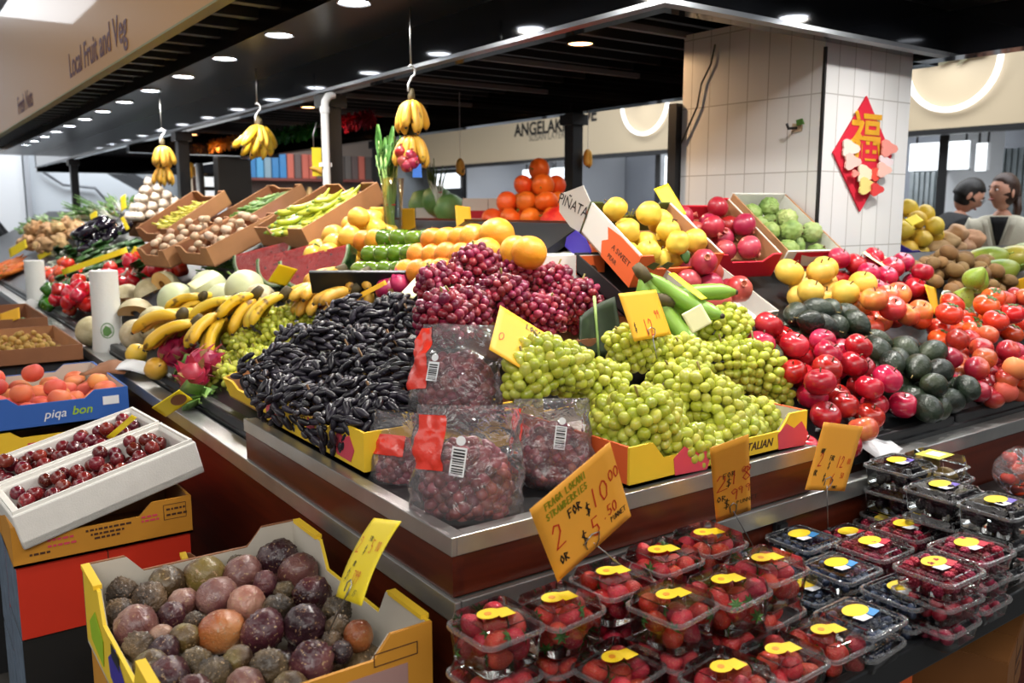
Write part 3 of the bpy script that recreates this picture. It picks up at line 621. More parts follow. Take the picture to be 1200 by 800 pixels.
# ---- bananas
m_ban = fruit('banana_skin', ['d9a91e', 'e8c034', 'ecc84a'], .42, 5, .08, .008, stretch=(1, 1, 1), spots='7a5a1e', spotscale=26)
m_banripe = fruit('banana_ripe', ['d99a2a', 'e8b848', 'cf9a34'], .42, 6, .08, .008, spots='5c4018', spotscale=22); m_bangreen = fruit('plantain_skin', ['6f9a34', '8fb84c'], .38, 4, .08, .01)
m_bantip = plain('banana_tip', '3c3020', .7); m_crown = plain('banana_crown', '4f4428', .7, var=.3, vscale=50)
def finger(L, r, bend, mat, par, M):
    pts = []; rr = []
    for i in range(13):
        s = i / 12; a = bend * s; pts.append((L * (math.sin(a) / bend), 0, -L * (1 - math.cos(a)) / bend))
        rr.append(r * (.42 + .58 * min(1, s / .2) if s < .2 else (1 if s < .82 else max(.34, 1 - ((s - .82) / .18) ** 1.6 * .7))))
    o = MB().tube(pts, rr, 10).build('banana', mat, par, 9, M=M)
    MB().tube([pts[-1], tuple(Vector(pts[-1]) + (Vector(pts[-1]) - Vector(pts[-2])).normalized() * .006)], [r * .34, r * .25], 8).build('tip', m_bantip, o, 9)
    return o
def hand_mk(n, L, r, bend, mat, fan, rows=1, nm='banana_hand', lift=0, down=35):
    def mk():
        o = thing(nm, '', 'bananas')
        for j in range(rows):
            for i in range(n):
                f = (i - (n - 1) / 2) / max(1, n - 1)
                M = T(0, 0, -j * .018) @ RZ(f * fan) @ T(.016, 0, 0) @ RY(-lift + down * j * .6 + abs(f) * 8)
                finger(L * (1 - .08 * abs(f)), r, bend, mat, o, M)
        MB().tube([(-.02, 0, .012), (.0, 0, .004), (.03, 0, -.004)], [.013, .018, .016], 10).build('crown', m_crown, o, 9)
        return o
    return Proto(mk)
P['hand'] = hand_mk(6, .17, .0175, 1.15, m_ban, 75, 1, lift=30)
P['hand2'] = hand_mk(5, .15, .017, 1.0, m_ban, 95, 2, lift=20)
P['ladyfinger'] = hand_mk(5, .11, .0165, .8, m_banripe, 110, 2, lift=15)
P['plantain'] = hand_mk(3, .24, .023, 1.3, m_bangreen, 50, 1, nm='plantain_hand', lift=20)
# hanging ones: fingers point down all round the stalk
def hanghand_mk(n, L, r, mat):
    def mk():
        o = thing('hanging_banana_hand', '', 'bananas')
        for i in range(n):
            M = RZ(i * 330 / n) @ T(.012, 0, -.01) @ RY(38 + (i % 3) * 9)
            finger(L * (.9 + .1 * (i % 2)), r, .9, mat, o, M @ RX(180) @ RZ(0) if False else M)
        MB().tube([(0, 0, .035), (0, 0, .01), (0, 0, -.02)], [.008, .014, .012], 8).build('crown', m_crown, o, 9)
        return o
    return Proto(mk)
P['hang'] = hanghand_mk(9, .125, .016, m_banripe)
# ---- small long things: built as shared meshes
def longproto(name, cat, mat, L, r, bend=.3, tip=.25, top=None, topn='stem', n=8, base=.8):
    def mk():
        pts, rr = [], []
        for i in range(9):
            s = i / 8; pts.append((L * (s - .5), 0, bend * L * (s - .5) ** 2)); rr.append(r * (base + (1 - base) * min(1, s * 5)) * (1 if s < .5 else 1 - (1 - tip) * ((s - .5) / .5) ** 1.4))
        o = MB().tube(pts, rr, n).build(name, mat, smooth=9); o['category'] = cat
        if top: MB().tube([pts[0], tuple(Vector(pts[0]) - Vector((.1 * L, 0, 0)))], [r * .55, r * .3], 6).build(topn, top, o, 9)
        return o
    return Proto(mk)
P['carrot'] = longproto('carrot', 'carrot', fruit('carrot_skin', ['dd6a1e', 'ee8434'], .45, 12, .1, .01, stretch=(6, 1, 1)), .20, .018, .1, .2, m_gstem, 'stalk')
P['chilli'] = longproto('banana_chilli', 'chilli', fruit('banana_chilli_skin', ['a8b52a', 'c9cc46'], .28, 5, .08, .012, coat=.2), .14, .014, .5, .25, m_gstem)
P['bean'] = longproto('green_bean', 'bean', fruit('bean_skin', ['3f6a24', '5f8c38'], .4, 10, .15, .015), .12, .0042, .5, .4)
P['okra'] = longproto('okra', 'okra', fruit('okra_skin', ['4a6f2a', '6f9148'], .5, 10, .12, .012), .10, .0085, .3, .25, m_gstem)
P['yellowbean'] = longproto('yellow_bean', 'bean', fruit('butterbean_skin', ['c2b83a', 'd9d05a'], .4, 8, .1, .012), .12, .007, .4, .4)
P['cucumber_small'] = longproto('cucumber', 'cucumber', fruit('cucumber_skin', ['2a4a1c', '47682c'], .4, 14, .12, .01, stretch=(1, 5, 5)), .20, .021, .15, .7, m_gstem, base=.7)
# leafy bunch: white stalks, green leaves
def leafy(name, cat, L, n, stalk, leaf, w=.05, spread=.5, st=.006, ls=.5, bl=(-.25, .5)):
    def mk():
        g = random.Random(len(name)); o = thing(name, '', cat); sb = MB(); lb = MB()
        for i in range(n):
            a = g.uniform(-spread, spread); b = g.uniform(*bl); d = Vector((math.cos(a), math.sin(a), b)).normalized(); s = d.cross(Vector((0, 0, 1))).normalized(); u = s.cross(d)
            k = g.uniform(.75, 1.1); m = d * L * k * ls + u * .01; e = d * L * k + u * g.uniform(-.03, .01)
            sb.tube([(0, g.uniform(-.012, .012), g.uniform(0, .02)), tuple(m * .6), tuple(m * 1.15)], [st, st * .8, st * .4], 6)
            ww = w * g.uniform(.6, 1)
            lb.grid(5, 6, lambda uu, vv: m + (e - m) * vv + s * ww * (uu - .5) * math.sin(min(1, vv * 1.05 + .08) * PI) ** .6 + u * (.18 * ww * math.cos(uu * 9 + i) + .3 * ww * (abs(uu - .5))))
        sb.build('stalk', stalk, o, 9); lb.build('leaf', leaf, o, 9)
        MB().tube([(L * .28, -.022, .0), (L * .28, 0, .026), (L * .28, .022, .0)], .003, 6).build('tie', plain('tie_band', 'c9302a', .5), o, 9)
        return o
    return Proto(mk)
m_leafd = fruit('leaf_dark', ['1f4416', '37662a'], .5, 18, .2, .012); m_leafm = fruit('leaf_mid', ['3f6f2a', '6a9645'], .5, 18, .15, .012); m_stalkw = fruit('stalk_white', ['d5dcc4', 'eef0e4'], .4, 9, .05); m_stalkg = fruit('stalk_green', ['7fa050', 'a8c070'], .45, 9, .08)
P['bokchoy'] = leafy('bok_choy', 'bok choy', .20, 12, m_stalkw, m_leafd, .075, .35, .011)
P['herb'] = leafy('herb_bunch', 'herbs', .24, 16, m_stalkg, m_leafm, .045, .45, .0035)
P['springonion'] = leafy('spring_onion_bunch', 'spring onions', .30, 16, m_stalkw, m_leafm, .018, .16, .006)
P['lettuce'] = leafy('lettuce', 'lettuce', .12, 22, m_stalkg, fruit('lettuce_leaf', ['5f8c3a', '8db35c'], .5, 16, .12, .012), .11, 1.6, .006)
# ---- helpers to set things down
def spin(r=rng): return RZ(r.uniform(0, 360))
def heap(key, F, w, d, n, r, h, noun, where, group, seed=0, upright=True, base=0, H=None, rv=.07, per=6, r0=None, tilt=25, zscale=1.0, lie=False):
    g = random.Random(seed + 11); out = []
    ks = key if isinstance(key, (list, tuple)) else [key]
    for (x, y, z, rr) in pile(w, d, n, r, H or mound(w, d, h, base), seed, rv, zscale=zscale):
        k = g.choice(ks); rot = RZ(g.uniform(0, 360))
        rot = rot @ (RY(90 + g.uniform(-14, 14)) @ RZ(g.uniform(0, 360)) if lie else RX(g.uniform(-tilt, tilt)) @ RZ(g.uniform(0, 360)) if upright else rot_rand(g))
        out.append(P[k].put(F @ T(x, y, z) @ rot @ Matrix.Scale(rr / (r0 or r), 4), noun + ' ' + where, group))
    if per: name_rows(out, noun, where, per)
    return out
def pyramid(key, F, nx, ny, r, noun, where, group, seed=0, per=8, fit=1.0, lie=False):
    g = random.Random(seed); out = []; k = 0
    while nx - k > 0 and ny - k > 0:
        for i in range(nx - k):
            for j in range(ny - k):
                x = (i - (nx - k - 1) / 2) * 2 * r; y = (j - (ny - k - 1) / 2) * 2 * r; z = r * .95 + k * r * 1.42
                out.append(P[key].put(F @ T(x + g.uniform(-.1, .1) * r, y + g.uniform(-.1, .1) * r, z) @ (rot_rand(g) if lie else RX(g.uniform(-20, 20)) @ spin(g)) @ Matrix.Scale(fit * g.uniform(.94, 1.04), 4), noun, group))
        k += 1
    name_rows(out, noun, where, per); return out
def FRp(px, py, yaw=0, dt=0, off=0): return Frame(onR(px, py, off), yaw, math.degrees(math.atan(SR)) + dt)
def FLp(px, py, yaw=0, dt=0, off=0): return Frame(onL(px, py, off), -90 + yaw, math.degrees(math.atan(SL)) + dt)
def scatter(key, F, w, d, n, r, h, label, group, seed=0, yaw=0, jit=25, s=(.85, 1.1), pitch=12, where=None, per=6, fit=1.0):
    """long things laid roughly one way over a mound"""
    g = random.Random(seed + 5); out = []
    for (x, y, z, rr) in pile(w, d, n, r, mound(w, d, h), seed, .05):
        out.append(P[key].put(F @ T(x, y, z * fit) @ RZ(yaw + g.uniform(-jit, jit)) @ RY(g.uniform(-pitch, pitch)) @ RX(g.uniform(-40, 40)) @ Matrix.Scale(g.uniform(*s), 4), label, group))
    if where: name_rows(out, label, where, per)
    return out
# ================================================================ grapes
m_gg = fruit('grape_green_skin', ['a3ad2e', 'b9be45', 'c6c658'], .22, 6, .14, .012, sss=.15, coat=.2, stretch=(1, 1, 1)); m_gr = fruit('grape_red_skin', ['5a0f24', '86203a', 'a63a4c'], .26, 6, .22, .015, coat=.2, spots='b06a7a', spotscale=60)
m_gb = fruit('grape_black_skin', ['0f0d14', '1c1822', '2c2733'], .34, 10, .25, .01, spots='4a4652', spotscale=90); m_rach = plain('grape_stalk', '8a7a3c', .6); m_rachb = plain('grape_stalk_brown', '6b4a26', .6)
m_gbag = fruit('grape_bag_skin', ['5a1828', '8c3440', 'b0605c'], .3, 7, .22, .015, coat=.2)
def berrymesh(nm, mat, r, L, taper=0):
    return MB().ball((1, 1, 1), 12, 9, fn=lambda p: (p.x * r * (1 - taper * p.z), p.y * r * (1 - taper * p.z), p.z * L)).mesh(nm, mat, 9)
GM = {'green': berrymesh('grape', m_gg, .0130, .0168), 'red': berrymesh('grape', m_gr, .0120, .0154), 'black': berrymesh('grape', m_gb, .0082, .0195, .05), 'bag': berrymesh('grape', m_gbag, .0115, .0132)}
def bunch(kind, loc, rad, n, label, group=None, seed=0, rot=None, lo=-.45, stem=True, jitter=.10, taper=.3, name='grape_bunch', cat='grapes'):
    g = random.Random(seed); M = Matrix.Translation(loc) @ (rot or Matrix.Identity(4)); o = thing(name, label, cat, M, group)
    inv = M.to_3x3().inverted(); cdir = (inv @ (CAM - Vector(loc))).normalized(); upv = (inv @ Vector((0, 0, 1))).normalized()
    N = int(n * 1.75); k = 0; me = GM[kind]; ga = PI * (3 - math.sqrt(5)); order = []
    for i in range(N):
        z = 1 - 2 * (i + .5) / N; q = math.sqrt(1 - z * z); v = Vector((q * math.cos(ga * i), q * math.sin(ga * i), z))
        order.append((max(v.dot(cdir), v.dot(upv) * .9), v))
    order.sort(key=lambda t: -t[0])
    for sc, v in order[:n]:
        f = 1 + g.uniform(-jitter, jitter * .6); tp = 1 - taper * (v.x * .5 + .5)
        p = Vector((v.x * rad[0], v.y * rad[1] * tp, v.z * rad[2] * tp)) * f
        p += Vector((g.uniform(-1, 1), g.uniform(-1, 1), g.uniform(-1, 1))) * .003
        if kind == 'black':
            t = Vector((.35 * g.uniform(-1, 1) + .8, .55 * g.uniform(-1, 1), .25 * g.uniform(-1, 1))); d = (t - v * t.dot(v) * .7 + v * .22).normalized()
        else: d = (v + Vector((g.uniform(-1, 1), g.uniform(-1, 1), g.uniform(-1, 1))) * .75).normalized()
        b = link('grape', me, o, T(*p) @ align(d) @ Matrix.Scale(g.uniform(.85, 1.08), 4)); k += 1
    if stem:
        mb = MB(); top = Vector((-rad[0] * .9, 0, rad[2] * .8))
        mb.tube([top + Vector((-.004, .002, .006)), top * .8, (0, 0, rad[2] * .2), (rad[0] * .7, 0, 0)], [.0028, .0024, .002, .0014], 6)
        for i in range(9):
            v = order[g.randrange(min(len(order), n))][1]; mb.tube([(v.x * rad[0] * .3, 0, 0), (v.x * rad[0] * .9, v.y * rad[1] * .8, v.z * rad[2] * .8)], .0011, 5)
        mb.build('stalk', m_rachb if kind == 'black' else m_rach, o, 9)
    return o
# ---- boxes carrying them
gb = carton('grape_carton', 'open yellow grape carton with strawberry pink print under the black finger grapes', T(.725, 1.79, .984) @ RZ(-90), .56, .44, .085, m_cyel, m_kraft, cut=.022, cw=.40)
fp = KIDS[gb.name][1]
for i, (x, sx) in enumerate(((-.22, .05), (.02, .03), (.19, .06))):
    MB().prism([(-sx * .6, -.03), (sx * .5, -.032), (sx * .8, -.005), (sx * .45, .022), (0, .012), (-sx * .5, .02), (-sx * .8, -.004)], .0006, FM(x, .045)).build('fruit_print', m_pinkprint, fp)
lettering('S.   MARIA', .022, m_brownink, fp, FM(-.06, .062), shear=.2); MB().box((0, 0, 0), (.17, .003, .0006), FM(.07, .030)).build('print_line', m_brownink, fp)
gc = carton('grape_carton', 'open yellow and orange carton under the heap of large green grapes', T(1.355, 1.150, .984), .53, .45, .078, m_cyel, m_cardgrey, cut=.034, cw=.66, sides=m_cor)
fp = KIDS[gc.name][1]
for x in (-.10, .215):
    MB().prism([(-.045, -.03), (.045, -.034), (.055, -.008), (.03, .022), (.005, .010), (-.022, .024), (-.05, .004)], .0006, FM(x, .034)).build('fruit_print', m_pinkprint, fp)
lettering('SOUTH ITALIAN', .024, m_brownink, fp, FM(.06, .024), shear=.25, off=.0004)
ga = carton('grape_carton', 'yellow carton edge below the lettuce and the long green grapes', T(.80, 2.36, .945) @ RZ(-90) @ RX(18), .40, .16, .065, m_cyel, m_kraft, cut=.02)
gd = carton('grape_carton', 'dark open carton almost hidden under the heap of red grapes', T(1.46, 1.66, 1.125), .50, .42, .07, m_kraftd, m_kraft, cut=.02)
# ---- green
for i, (px, py, Y, rad, n, ry, rz, lab) in enumerate((
    (656, 432, 1.42, (.098, .072, .055), 88, 20, 10, 'green grape bunch leaning on the orange price card marked LOCAL'),
    (752, 408, 1.50, (.085, .06, .05), 66, 5, 0, 'green grape bunch right below the 12.99 price card'),
    (806, 424, 1.44, (.075, .06, .055), 60, 10, 20, 'green grape bunch in the middle of the yellow carton heap'),
    (850, 386, 1.54, (.07, .065, .06), 66, 0, 0, 'green grape bunch at the very top of the heap by the pomegranates'),
    (893, 440, 1.42, (.10, .06, .06), 76, 45, -30, 'green grape bunch trailing down toward the dark red apples'),
    (757, 496, 1.255, (.095, .075, .07), 92, 15, 30, 'big green grape bunch hanging over the carton front'),
    (842, 480, 1.27, (.10, .07, .06), 84, 35, -30, 'green grape bunch sloping to the carton front beside the biggest bunch'),
    (700, 452, 1.42, (.075, .06, .055), 55, 0, 0, 'shaded green grape bunch in the gap between two fuller bunches'),
    (896, 492, 1.26, (.06, .05, .04), 42, 20, -10, 'small green grape bunch low in the carton corner next to the pale apple'),
    (800, 455, 1.36, (.085, .07, .06), 70, 10, 15, 'green grape bunch filling the middle just above the sloping front bunch'), (722, 500, 1.30, (.07, .06, .06), 60, 10, 60, 'shaded green grape bunch left of the biggest bunch, over the orange carton side'), (806, 524, 1.20, (.085, .05, .045), 62, 15, -5, 'green grape bunch lying along the carton front edge behind the 18.00 card'), (862, 505, 1.22, (.07, .05, .04), 56, 12, -10, 'green grape bunch lying along the carton front edge near its far end'), (620, 445, 1.40, (.05, .045, .05), 40, 30, 0, 'small green grape bunch dangling in front of the LOCAL card'), (860, 432, 1.46, (.08, .065, .055), 70, 30, -20, 'green grape bunch under the topmost one'))):
    bunch('green', atY(px, py, Y), tuple(q * 1.12 for q in rad), min(100, int(n * 1.12)), lab, 'bunches of large green grapes', i, RZ(rz) @ RY(ry))
# ---- black finger grapes
def onP(px, py, z0, s, x0):
    d = ray(px, py); t = (z0 - s * x0 - 1.5) / (d.z - s * d.x); return CAM + d * t
BL = [(322, 458, 'by the long green grapes at the carton edge'), (362, 480, 'over the pink print of the carton'), (412, 503, 'spilling over the front corner of the carton'), (458, 492, 'beside the crumpled grape bag'), (345, 428, 'second up from the long green grapes'),
      (392, 445, 'in the middle of the heap above the yellow carton'), (445, 448, 'in the middle of the heap near the bags'), (385, 405, 'high on the green grape side of the heap'), (432, 408, 'high in the middle of the heap'), (478, 425, 'directly behind the red-banded bag'),
      (418, 373, 'at the top below the cut dragon fruit'), (462, 372, 'at the top below the white price card'), (497, 392, 'at the top touching the red grapes'),
      (316, 444, 'furthest toward the lettuce, at the heap edge'), (338, 474, 'just behind the carton edge by the pink print'), (386, 494, 'behind the second pink print of the carton'), (372, 452, 'buried low in the middle of the heap'), (412, 470, 'low in the middle above the carton corner'), (428, 436, 'mid-heap, directly left of the bag pile'), (474, 458, 'squeezed between heap and upper bag'), (352, 404, 'on the green grape side, second from the top'), (402, 386, 'near the top beside the ladyfinger bananas'), (444, 388, 'near the top in the centre of the heap'), (440, 500, 'at the front corner touching the smallest bag')]
for i, (px, py, w) in enumerate(BL):
    bunch('black', onP(px, py, 1.03, .42, .76), (.085, .075, .062), 62, 'black finger grape bunch ' + w, 'bunches of black finger grapes', 40 + i, RZ(-60 + 50 * (i % 3)) @ RY(18), taper=.15, jitter=.16, stem=i % 3 == 0)
# ---- red
RL = [(523, 338, 1.92, 'above the white price card on the black grape side'), (556, 318, 1.98, 'on the crest under the oranges'), (598, 318, 2.0, 'on the crest under the biggest citrus'), (637, 338, 1.98, 'with bare stalks beside the printed white carton'), (545, 366, 1.78, 'low behind the grape bag'),
      (588, 352, 1.82, 'in the middle of the red heap'), (628, 372, 1.80, 'behind the orange card marked LOCAL'), (664, 356, 1.90, 'next to the dark leaf divider'), (688, 368, 1.92, 'at the far low end by the dark leaf divider'), (520, 378, 1.68, 'lowest against the black grapes')]
for i, (px, py, Y, w) in enumerate(RL):
    bunch('red', atY(px, py, Y), (.088, .07, .062), 74, 'red grape bunch ' + w, 'bunches of red grapes', 80 + i, RZ(20 + 35 * (i % 4)) @ RY(25 if i % 2 else 10), taper=.25)
# ---- long green grapes by the lettuce
for i, (px, py, X, w) in enumerate(((268, 432, .90, 'lowest beside the lettuce'), (300, 412, .98, 'in the middle beside the black grapes'), (330, 392, 1.06, 'below the cut banana stalk'), (350, 376, 1.14, 'highest next to the dragon fruit'), (256, 452, .87, 'at the very end over the lettuce'), (284, 446, .90, 'low against the carton edge'), (312, 428, .97, 'tucked behind the black heap edge'), (288, 404, 1.0, 'below the banana fingers'), (322, 380, 1.1, 'under the furthest banana hand'))):
    bunch('green', atX(px, py, X), (.085, .065, .05), 46, 'long green grape bunch ' + w, 'long green grapes by the lettuce', 120 + i, RZ(-70) @ RY(15))
for i, (px, py, X) in enumerate(((238, 462, .83), (252, 478, .80), (243, 440, .88))):
    P['lettuce'].put(T(*atX(px, py, X)) @ RZ(70 * i) @ RX(20), ['green lettuce leaves bulging out over the tray edge beside dragon fruit', 'green lettuce leaves hanging lowest over the black tray edge', 'green lettuce leaves tucked highest behind the long green grapes'][i], 'lettuce garnish')
# dark leaf divider between red and green grapes
def leafdiv(u, v):
    return Vector(((u - .5) * .12 * (1 - .25 * v), .03 * math.sin(u * PI) + .05 * v, v * (.10 + .05 * u)))
ld = MB().grid(14, 8, leafdiv).build('banana_leaf', plain('leaf_divider', '1a2c0a', .6, var=.3, vscale=30), smooth=9, solid=.004); tag(ld, 'dark green leaf standing as divider between red and green grapes', 'leaf')
p0 = atY(706, 402, 1.62); ld.matrix_world = T(*p0) @ RZ(-25) @ T(0, 0, -.04)
MB().tube([(0, .03 + .05 * v, v * .15) for v in (0, .3, .6, 1)], .004, 6).build('midrib', m_stalkg, ld, 9)
# ================================================================ bagged grapes
m_bag = clear('bag_film', 'F6EEF2', .10, 1.45, .07, .6, 24, 1.3); m_bagred = plain('bag_red_print', 'e03a2a', .25, coat=.3, bump=.4, bscale=40)
def grape_bag(px, py, X, rad, yaw, lab, red, bar, seed, lean=0):
    c = atX(px, py, X); M = Matrix.Translation(c) @ RZ(yaw) @ RX(lean); o = thing('grape_bag', lab, 'bag of grapes', M, 'clear bags of red grapes with red print')
    H = rad[2]
    def surf(k):
        def f(u, v):
            a = 2 * PI * u; zz = -H + 2.15 * H * v
            w = (1 - (1 - min(1, v / .25)) ** 2.2 * .75) * (1 if v < .55 else 1 - .10 * (v - .55) / .45); t = w if v < .5 else w * (1 - ((v - .5) / .5) ** 1.5 * .93)
            ca, sa = math.cos(a), math.sin(a); sx = math.copysign(abs(ca) ** .8, ca); sy = math.copysign(abs(sa) ** .8, sa)
            p = Vector((rad[0] * w * sx, rad[1] * t * sy, zz)); n = Vector((sx, sy, 0))
            return p + n * (.011 * noise.noise(p * 22 + Vector((seed * 3, 0, 0))) + .006 * noise.noise(p * 55 + Vector((0, seed, 0))) + k)
        return f
    f = surf(0); b = MB().grid(56, 40, f, closeu=True); b.f.append(tuple(range(55, -1, -1))); b.build('film', m_bag, o, 9)
    u0, u1, v0, v1 = red; fr = surf(.0018)
    MB().grid(16, 20, lambda u, v: fr((u0 + (u1 - u0) * u) % 1, v0 + (v1 - v0) * v)).build('red_panel', m_bagred, o, 9)
    if bar:
        u, v, w, h = bar; q = f(u, v); q2 = f((u + .02) % 1, v); nx = Vector((q.x / rad[0] ** 2, q.y / rad[1] ** 2, 0)).normalized()
        Mb = T(*(q + nx * .006)) @ look(nx) @ RZ(-8); p = MB().box((0, 0, 0), (w, h, .0006), Mb).build('barcode_label', m_whiteink, o)
        mb = MB(); g = random.Random(seed); y = -h * .42
        while y < h * .42:
            a = g.choice((.03, .05, .07)) * h; mb.box((0, y + a / 2, .0006), (w * .78, a, .0003), Mb); y += a + g.choice((.03, .05)) * h
        mb.build('bars', m_ink, p)
        MB().prism([(w * .32 * math.cos(i * PI / 8), w * .32 * math.sin(i * PI / 8)) for i in range(16)], .0006, T(*(q + nx * .0065)) @ look(nx) @ RZ(-8) @ T(0, h * .72, 0)).build('round_sticker', m_whiteink, o)
    g = random.Random(seed); cd = (M.to_3x3().inverted() @ (CAM - c)).normalized(); N = 190; ga_ = PI * (3 - math.sqrt(5)); vs = []
    for i in range(N):
        z = 1 - 2 * (i + .5) / N; q = math.sqrt(1 - z * z); vs.append(Vector((q * math.cos(ga_ * i), q * math.sin(ga_ * i), z)))
    vs.sort(key=lambda v: -v.dot(cd))
    for v in vs[:98]:
        f_ = g.uniform(.86, 1.0); link('grape', GM['bag'], o, T(v.x * rad[0] * .80 * f_, v.y * rad[1] * .74 * f_, v.z * H * .74 * f_ - H * .16) @ rot_rand(g))
    MB().tube([(-.01, 0, H * .3), (.004, -.01, H * .5), (.02, .004, H * .62), (.028, -.006, H * .5)], .0016, 6).build('stalk', m_rach, o, 9)
    return o
grape_bag(470, 545, .800, (.066, .050, .095), -55, 'clear bag of red grapes lying half behind the biggest bag on the stand corner', (.62, .80, .62, .80), None, 3)
grape_bag(548, 560, .800, (.098, .062, .112), -38, 'largest clear bag of red grapes standing on the very corner of the stand', (.555, .70, .55, .93), (.74, .62, .026, .050), 1, -8)
grape_bag(536, 446, .950, (.096, .058, .105), -40, 'clear bag of red grapes with red band propped highest against the black grapes', (.53, .66, .35, .96), (.69, .50, .024, .040), 2, -22)
grape_bag(648, 528, 1.02, (.080, .052, .088), -32, 'clear bag of red grapes leaning on the orange carton side', (.50, .60, .25, .90), (.76, .60, .022, .044), 4, -14)
rp = MB().grid(8, 8, lambda u, v: Vector(((u - .5) * .06 * (1 - .3 * v), .012 * math.sin(u * 7) + .01 * v, (v - .5) * .10))).build('loose_bag_flap', m_bagred, smooth=9, solid=.001); tag(rp, 'red printed plastic flap of a spare bag between two grape bags', 'bag'); rp.matrix_world = T(*atX(615, 530, .985)) @ RZ(-30) @ RY(12)
# ================================================================ price cards
def fit_card(cs, D, w0=.1):
    """pose of a flat card whose corners appear at cs (TL, TR, BR, BL), its centre at depth D"""
    cs = np.array(cs, float); c0 = cs.mean(0); pw = (np.linalg.norm(cs[1] - cs[0]) + np.linalg.norm(cs[2] - cs[3])) / 2; ph = (np.linalg.norm(cs[3] - cs[0]) + np.linalg.norm(cs[2] - cs[1])) / 2
    roll = math.degrees(math.atan2(-(cs[1] - cs[0])[1], (cs[1] - cs[0])[0])); base = Matrix((RT, UP, -FW)).transposed().to_4x4()
    x = np.array([0., 0., roll, pw * D / FPX, ph * D / FPX, c0[0], c0[1]])
    def pose(x): return Matrix.Translation(atD(x[5], x[6], D)) @ base @ RY(x[0]) @ RX(x[1]) @ RZ(x[2])
    def res(x):
        M = pose(x); out = []
        for (a, b), c in zip(((-1, 1), (1, 1), (1, -1), (-1, -1)), cs):
            q = proj(M @ Vector((a * x[3] / 2, b * x[4] / 2, 0))); out += [q[0] - c[0], q[1] - c[1]]
        return np.array(out + [x[0] * .02, x[1] * .02])
    step = np.array([.5, .5, .5, .001, .001, .5, .5])
    for st in ((0, 0), (25, 15), (-25, 15), (25, -15), (-25, -15)):
        y = np.array([st[0], st[1], roll, x[3], x[4], x[5], x[6]], float)
        for _ in range(25):
            r = res(y); J = np.stack([(res(y + step * (np.arange(7) == k)) - r) / step[k] for k in range(7)], 1); y = y - np.linalg.lstsq(J, r, rcond=None)[0] * .8
            y[0] = max(-65, min(65, y[0])); y[1] = max(-65, min(65, y[1])); y[3] = abs(y[3]); y[4] = abs(y[4])
        e = np.abs(res(y)).sum()
        if st == (0, 0) or e < best[0] - .5: best = (e, y)
    return pose(best[1]), best[1][3], best[1][4]
m_or = plain('card_orange', 'fbae3c', .55, var=.03); m_ye = plain('card_yellow', 'f2d820', .5, var=.03); m_yel = plain('card_amber', 'f0b41c', .55, var=.03); m_pale = plain('card_pale', 'f4efb4', .45); m_yellowgreen = plain('smear_olive', 'c0a010', .6)
def price_card(cs, D, label, mat, lines=(), wire=None, name='price_card', bend=.0, group=None, clip=True, photo=False):
    M, w, h = fit_card(cs, D); o = thing(name, label, 'price card', M, group)
    MB().grid(9, 13, lambda u, v: Vector(((u - .5) * w, (v - .5) * h, -bend * w * (abs(v - .5) * 2) ** 2))).build('card', mat, o, 9, solid=.0012)
    if photo: MB().prism([(w * .22 + w * .24 * math.cos(i * PI / 10), h * .36 * math.sin(i * PI / 10)) for i in range(20)], .0006, T(0, 0, .0012)).build('photo_print', m_kraftd, o)
    by = {}
    for (txt, x, y, s, ink, pen) in lines:
        mb, rise = by.setdefault(ink.name, (MB(), ink)); hand(mb, txt, (x - .5) * w, (y - .5) * h, s * h, None, pen, z=.0014)
    for mb, ink in by.values(): mb.build('lettering', ink, o)
    if clip: MB().tube([(-w * .09, -h * .42, .002), (-w * .10, -h * .32, .003), (0, -h * .28, .004), (w * .09, -h * .33, .003), (w * .07, -h * .42, .002), (0, -h * .5, .0)], .0011, 6).build('clip', m_wire, o, 9)
    if wire:
        wire = Vector((wire[0], min(wire[1], 1.11) if wire[0] > .70 and wire[2] < .9 else wire[1], wire[2])); p = M.inverted() @ wire; MB().tube([(0, -h * .42, .0), (p * .5 + Vector((0, -h * .2, 0))), p], .0012, 6).build('wire', m_wire, o, 9)
    return o
price_card([(620, 597), (715, 518), (739, 604), (654, 682)], 1.36, 'big orange card reading 2 for 10.00 or 5.50 punnet above the strawberries', m_or,
    [('FRAGA LOKANI', .14, .86, .075, m_green_ink, .0022), ('STRAWBERRIES', .12, .74, .075, m_green_ink, .0022), ('2', .10, .36, .28, m_red_ink, .0028), ('FOR', .34, .58, .10, m_ink, .0026), ('$', .52, .44, .14, m_ink, .0024), ('10', .60, .46, .22, m_red_ink, .0026), ('.00', .80, .60, .12, m_red_ink, .0022), ('OR', .10, .16, .10, m_ink, .0026), ('$', .38, .14, .17, m_ink, .0024), ('5', .52, .14, .22, m_red_ink, .0026), ('.50', .68, .24, .12, m_red_ink, .0022), ('PUNNET', .76, .14, .06, m_ink, .0014)], wire=at(690, 660, .76))
price_card([(832, 526), (877, 508), (880, 598), (839, 611)], 1.60, 'tall orange card reading 2 for 18.00 below the green grapes', m_or,
    [('2', .05, .42, .20, m_red_ink, .0024), ('FOR', .27, .57, .06, m_ink, .0016), ('$', .33, .45, .10, m_ink, .0018), ('18', .42, .46, .17, m_red_ink, .0022), ('00', .78, .57, .07, m_red_ink, .0014), ('OR', .06, .28, .07, m_ink, .0018), ('$', .22, .16, .12, m_ink, .002), ('9', .42, .24, .15, m_red_ink, .002), ('99', .64, .30, .10, m_red_ink, .0016), ('PUNNET', .60, .16, .05, m_ink, .0012)], wire=at(872, 650, .77))
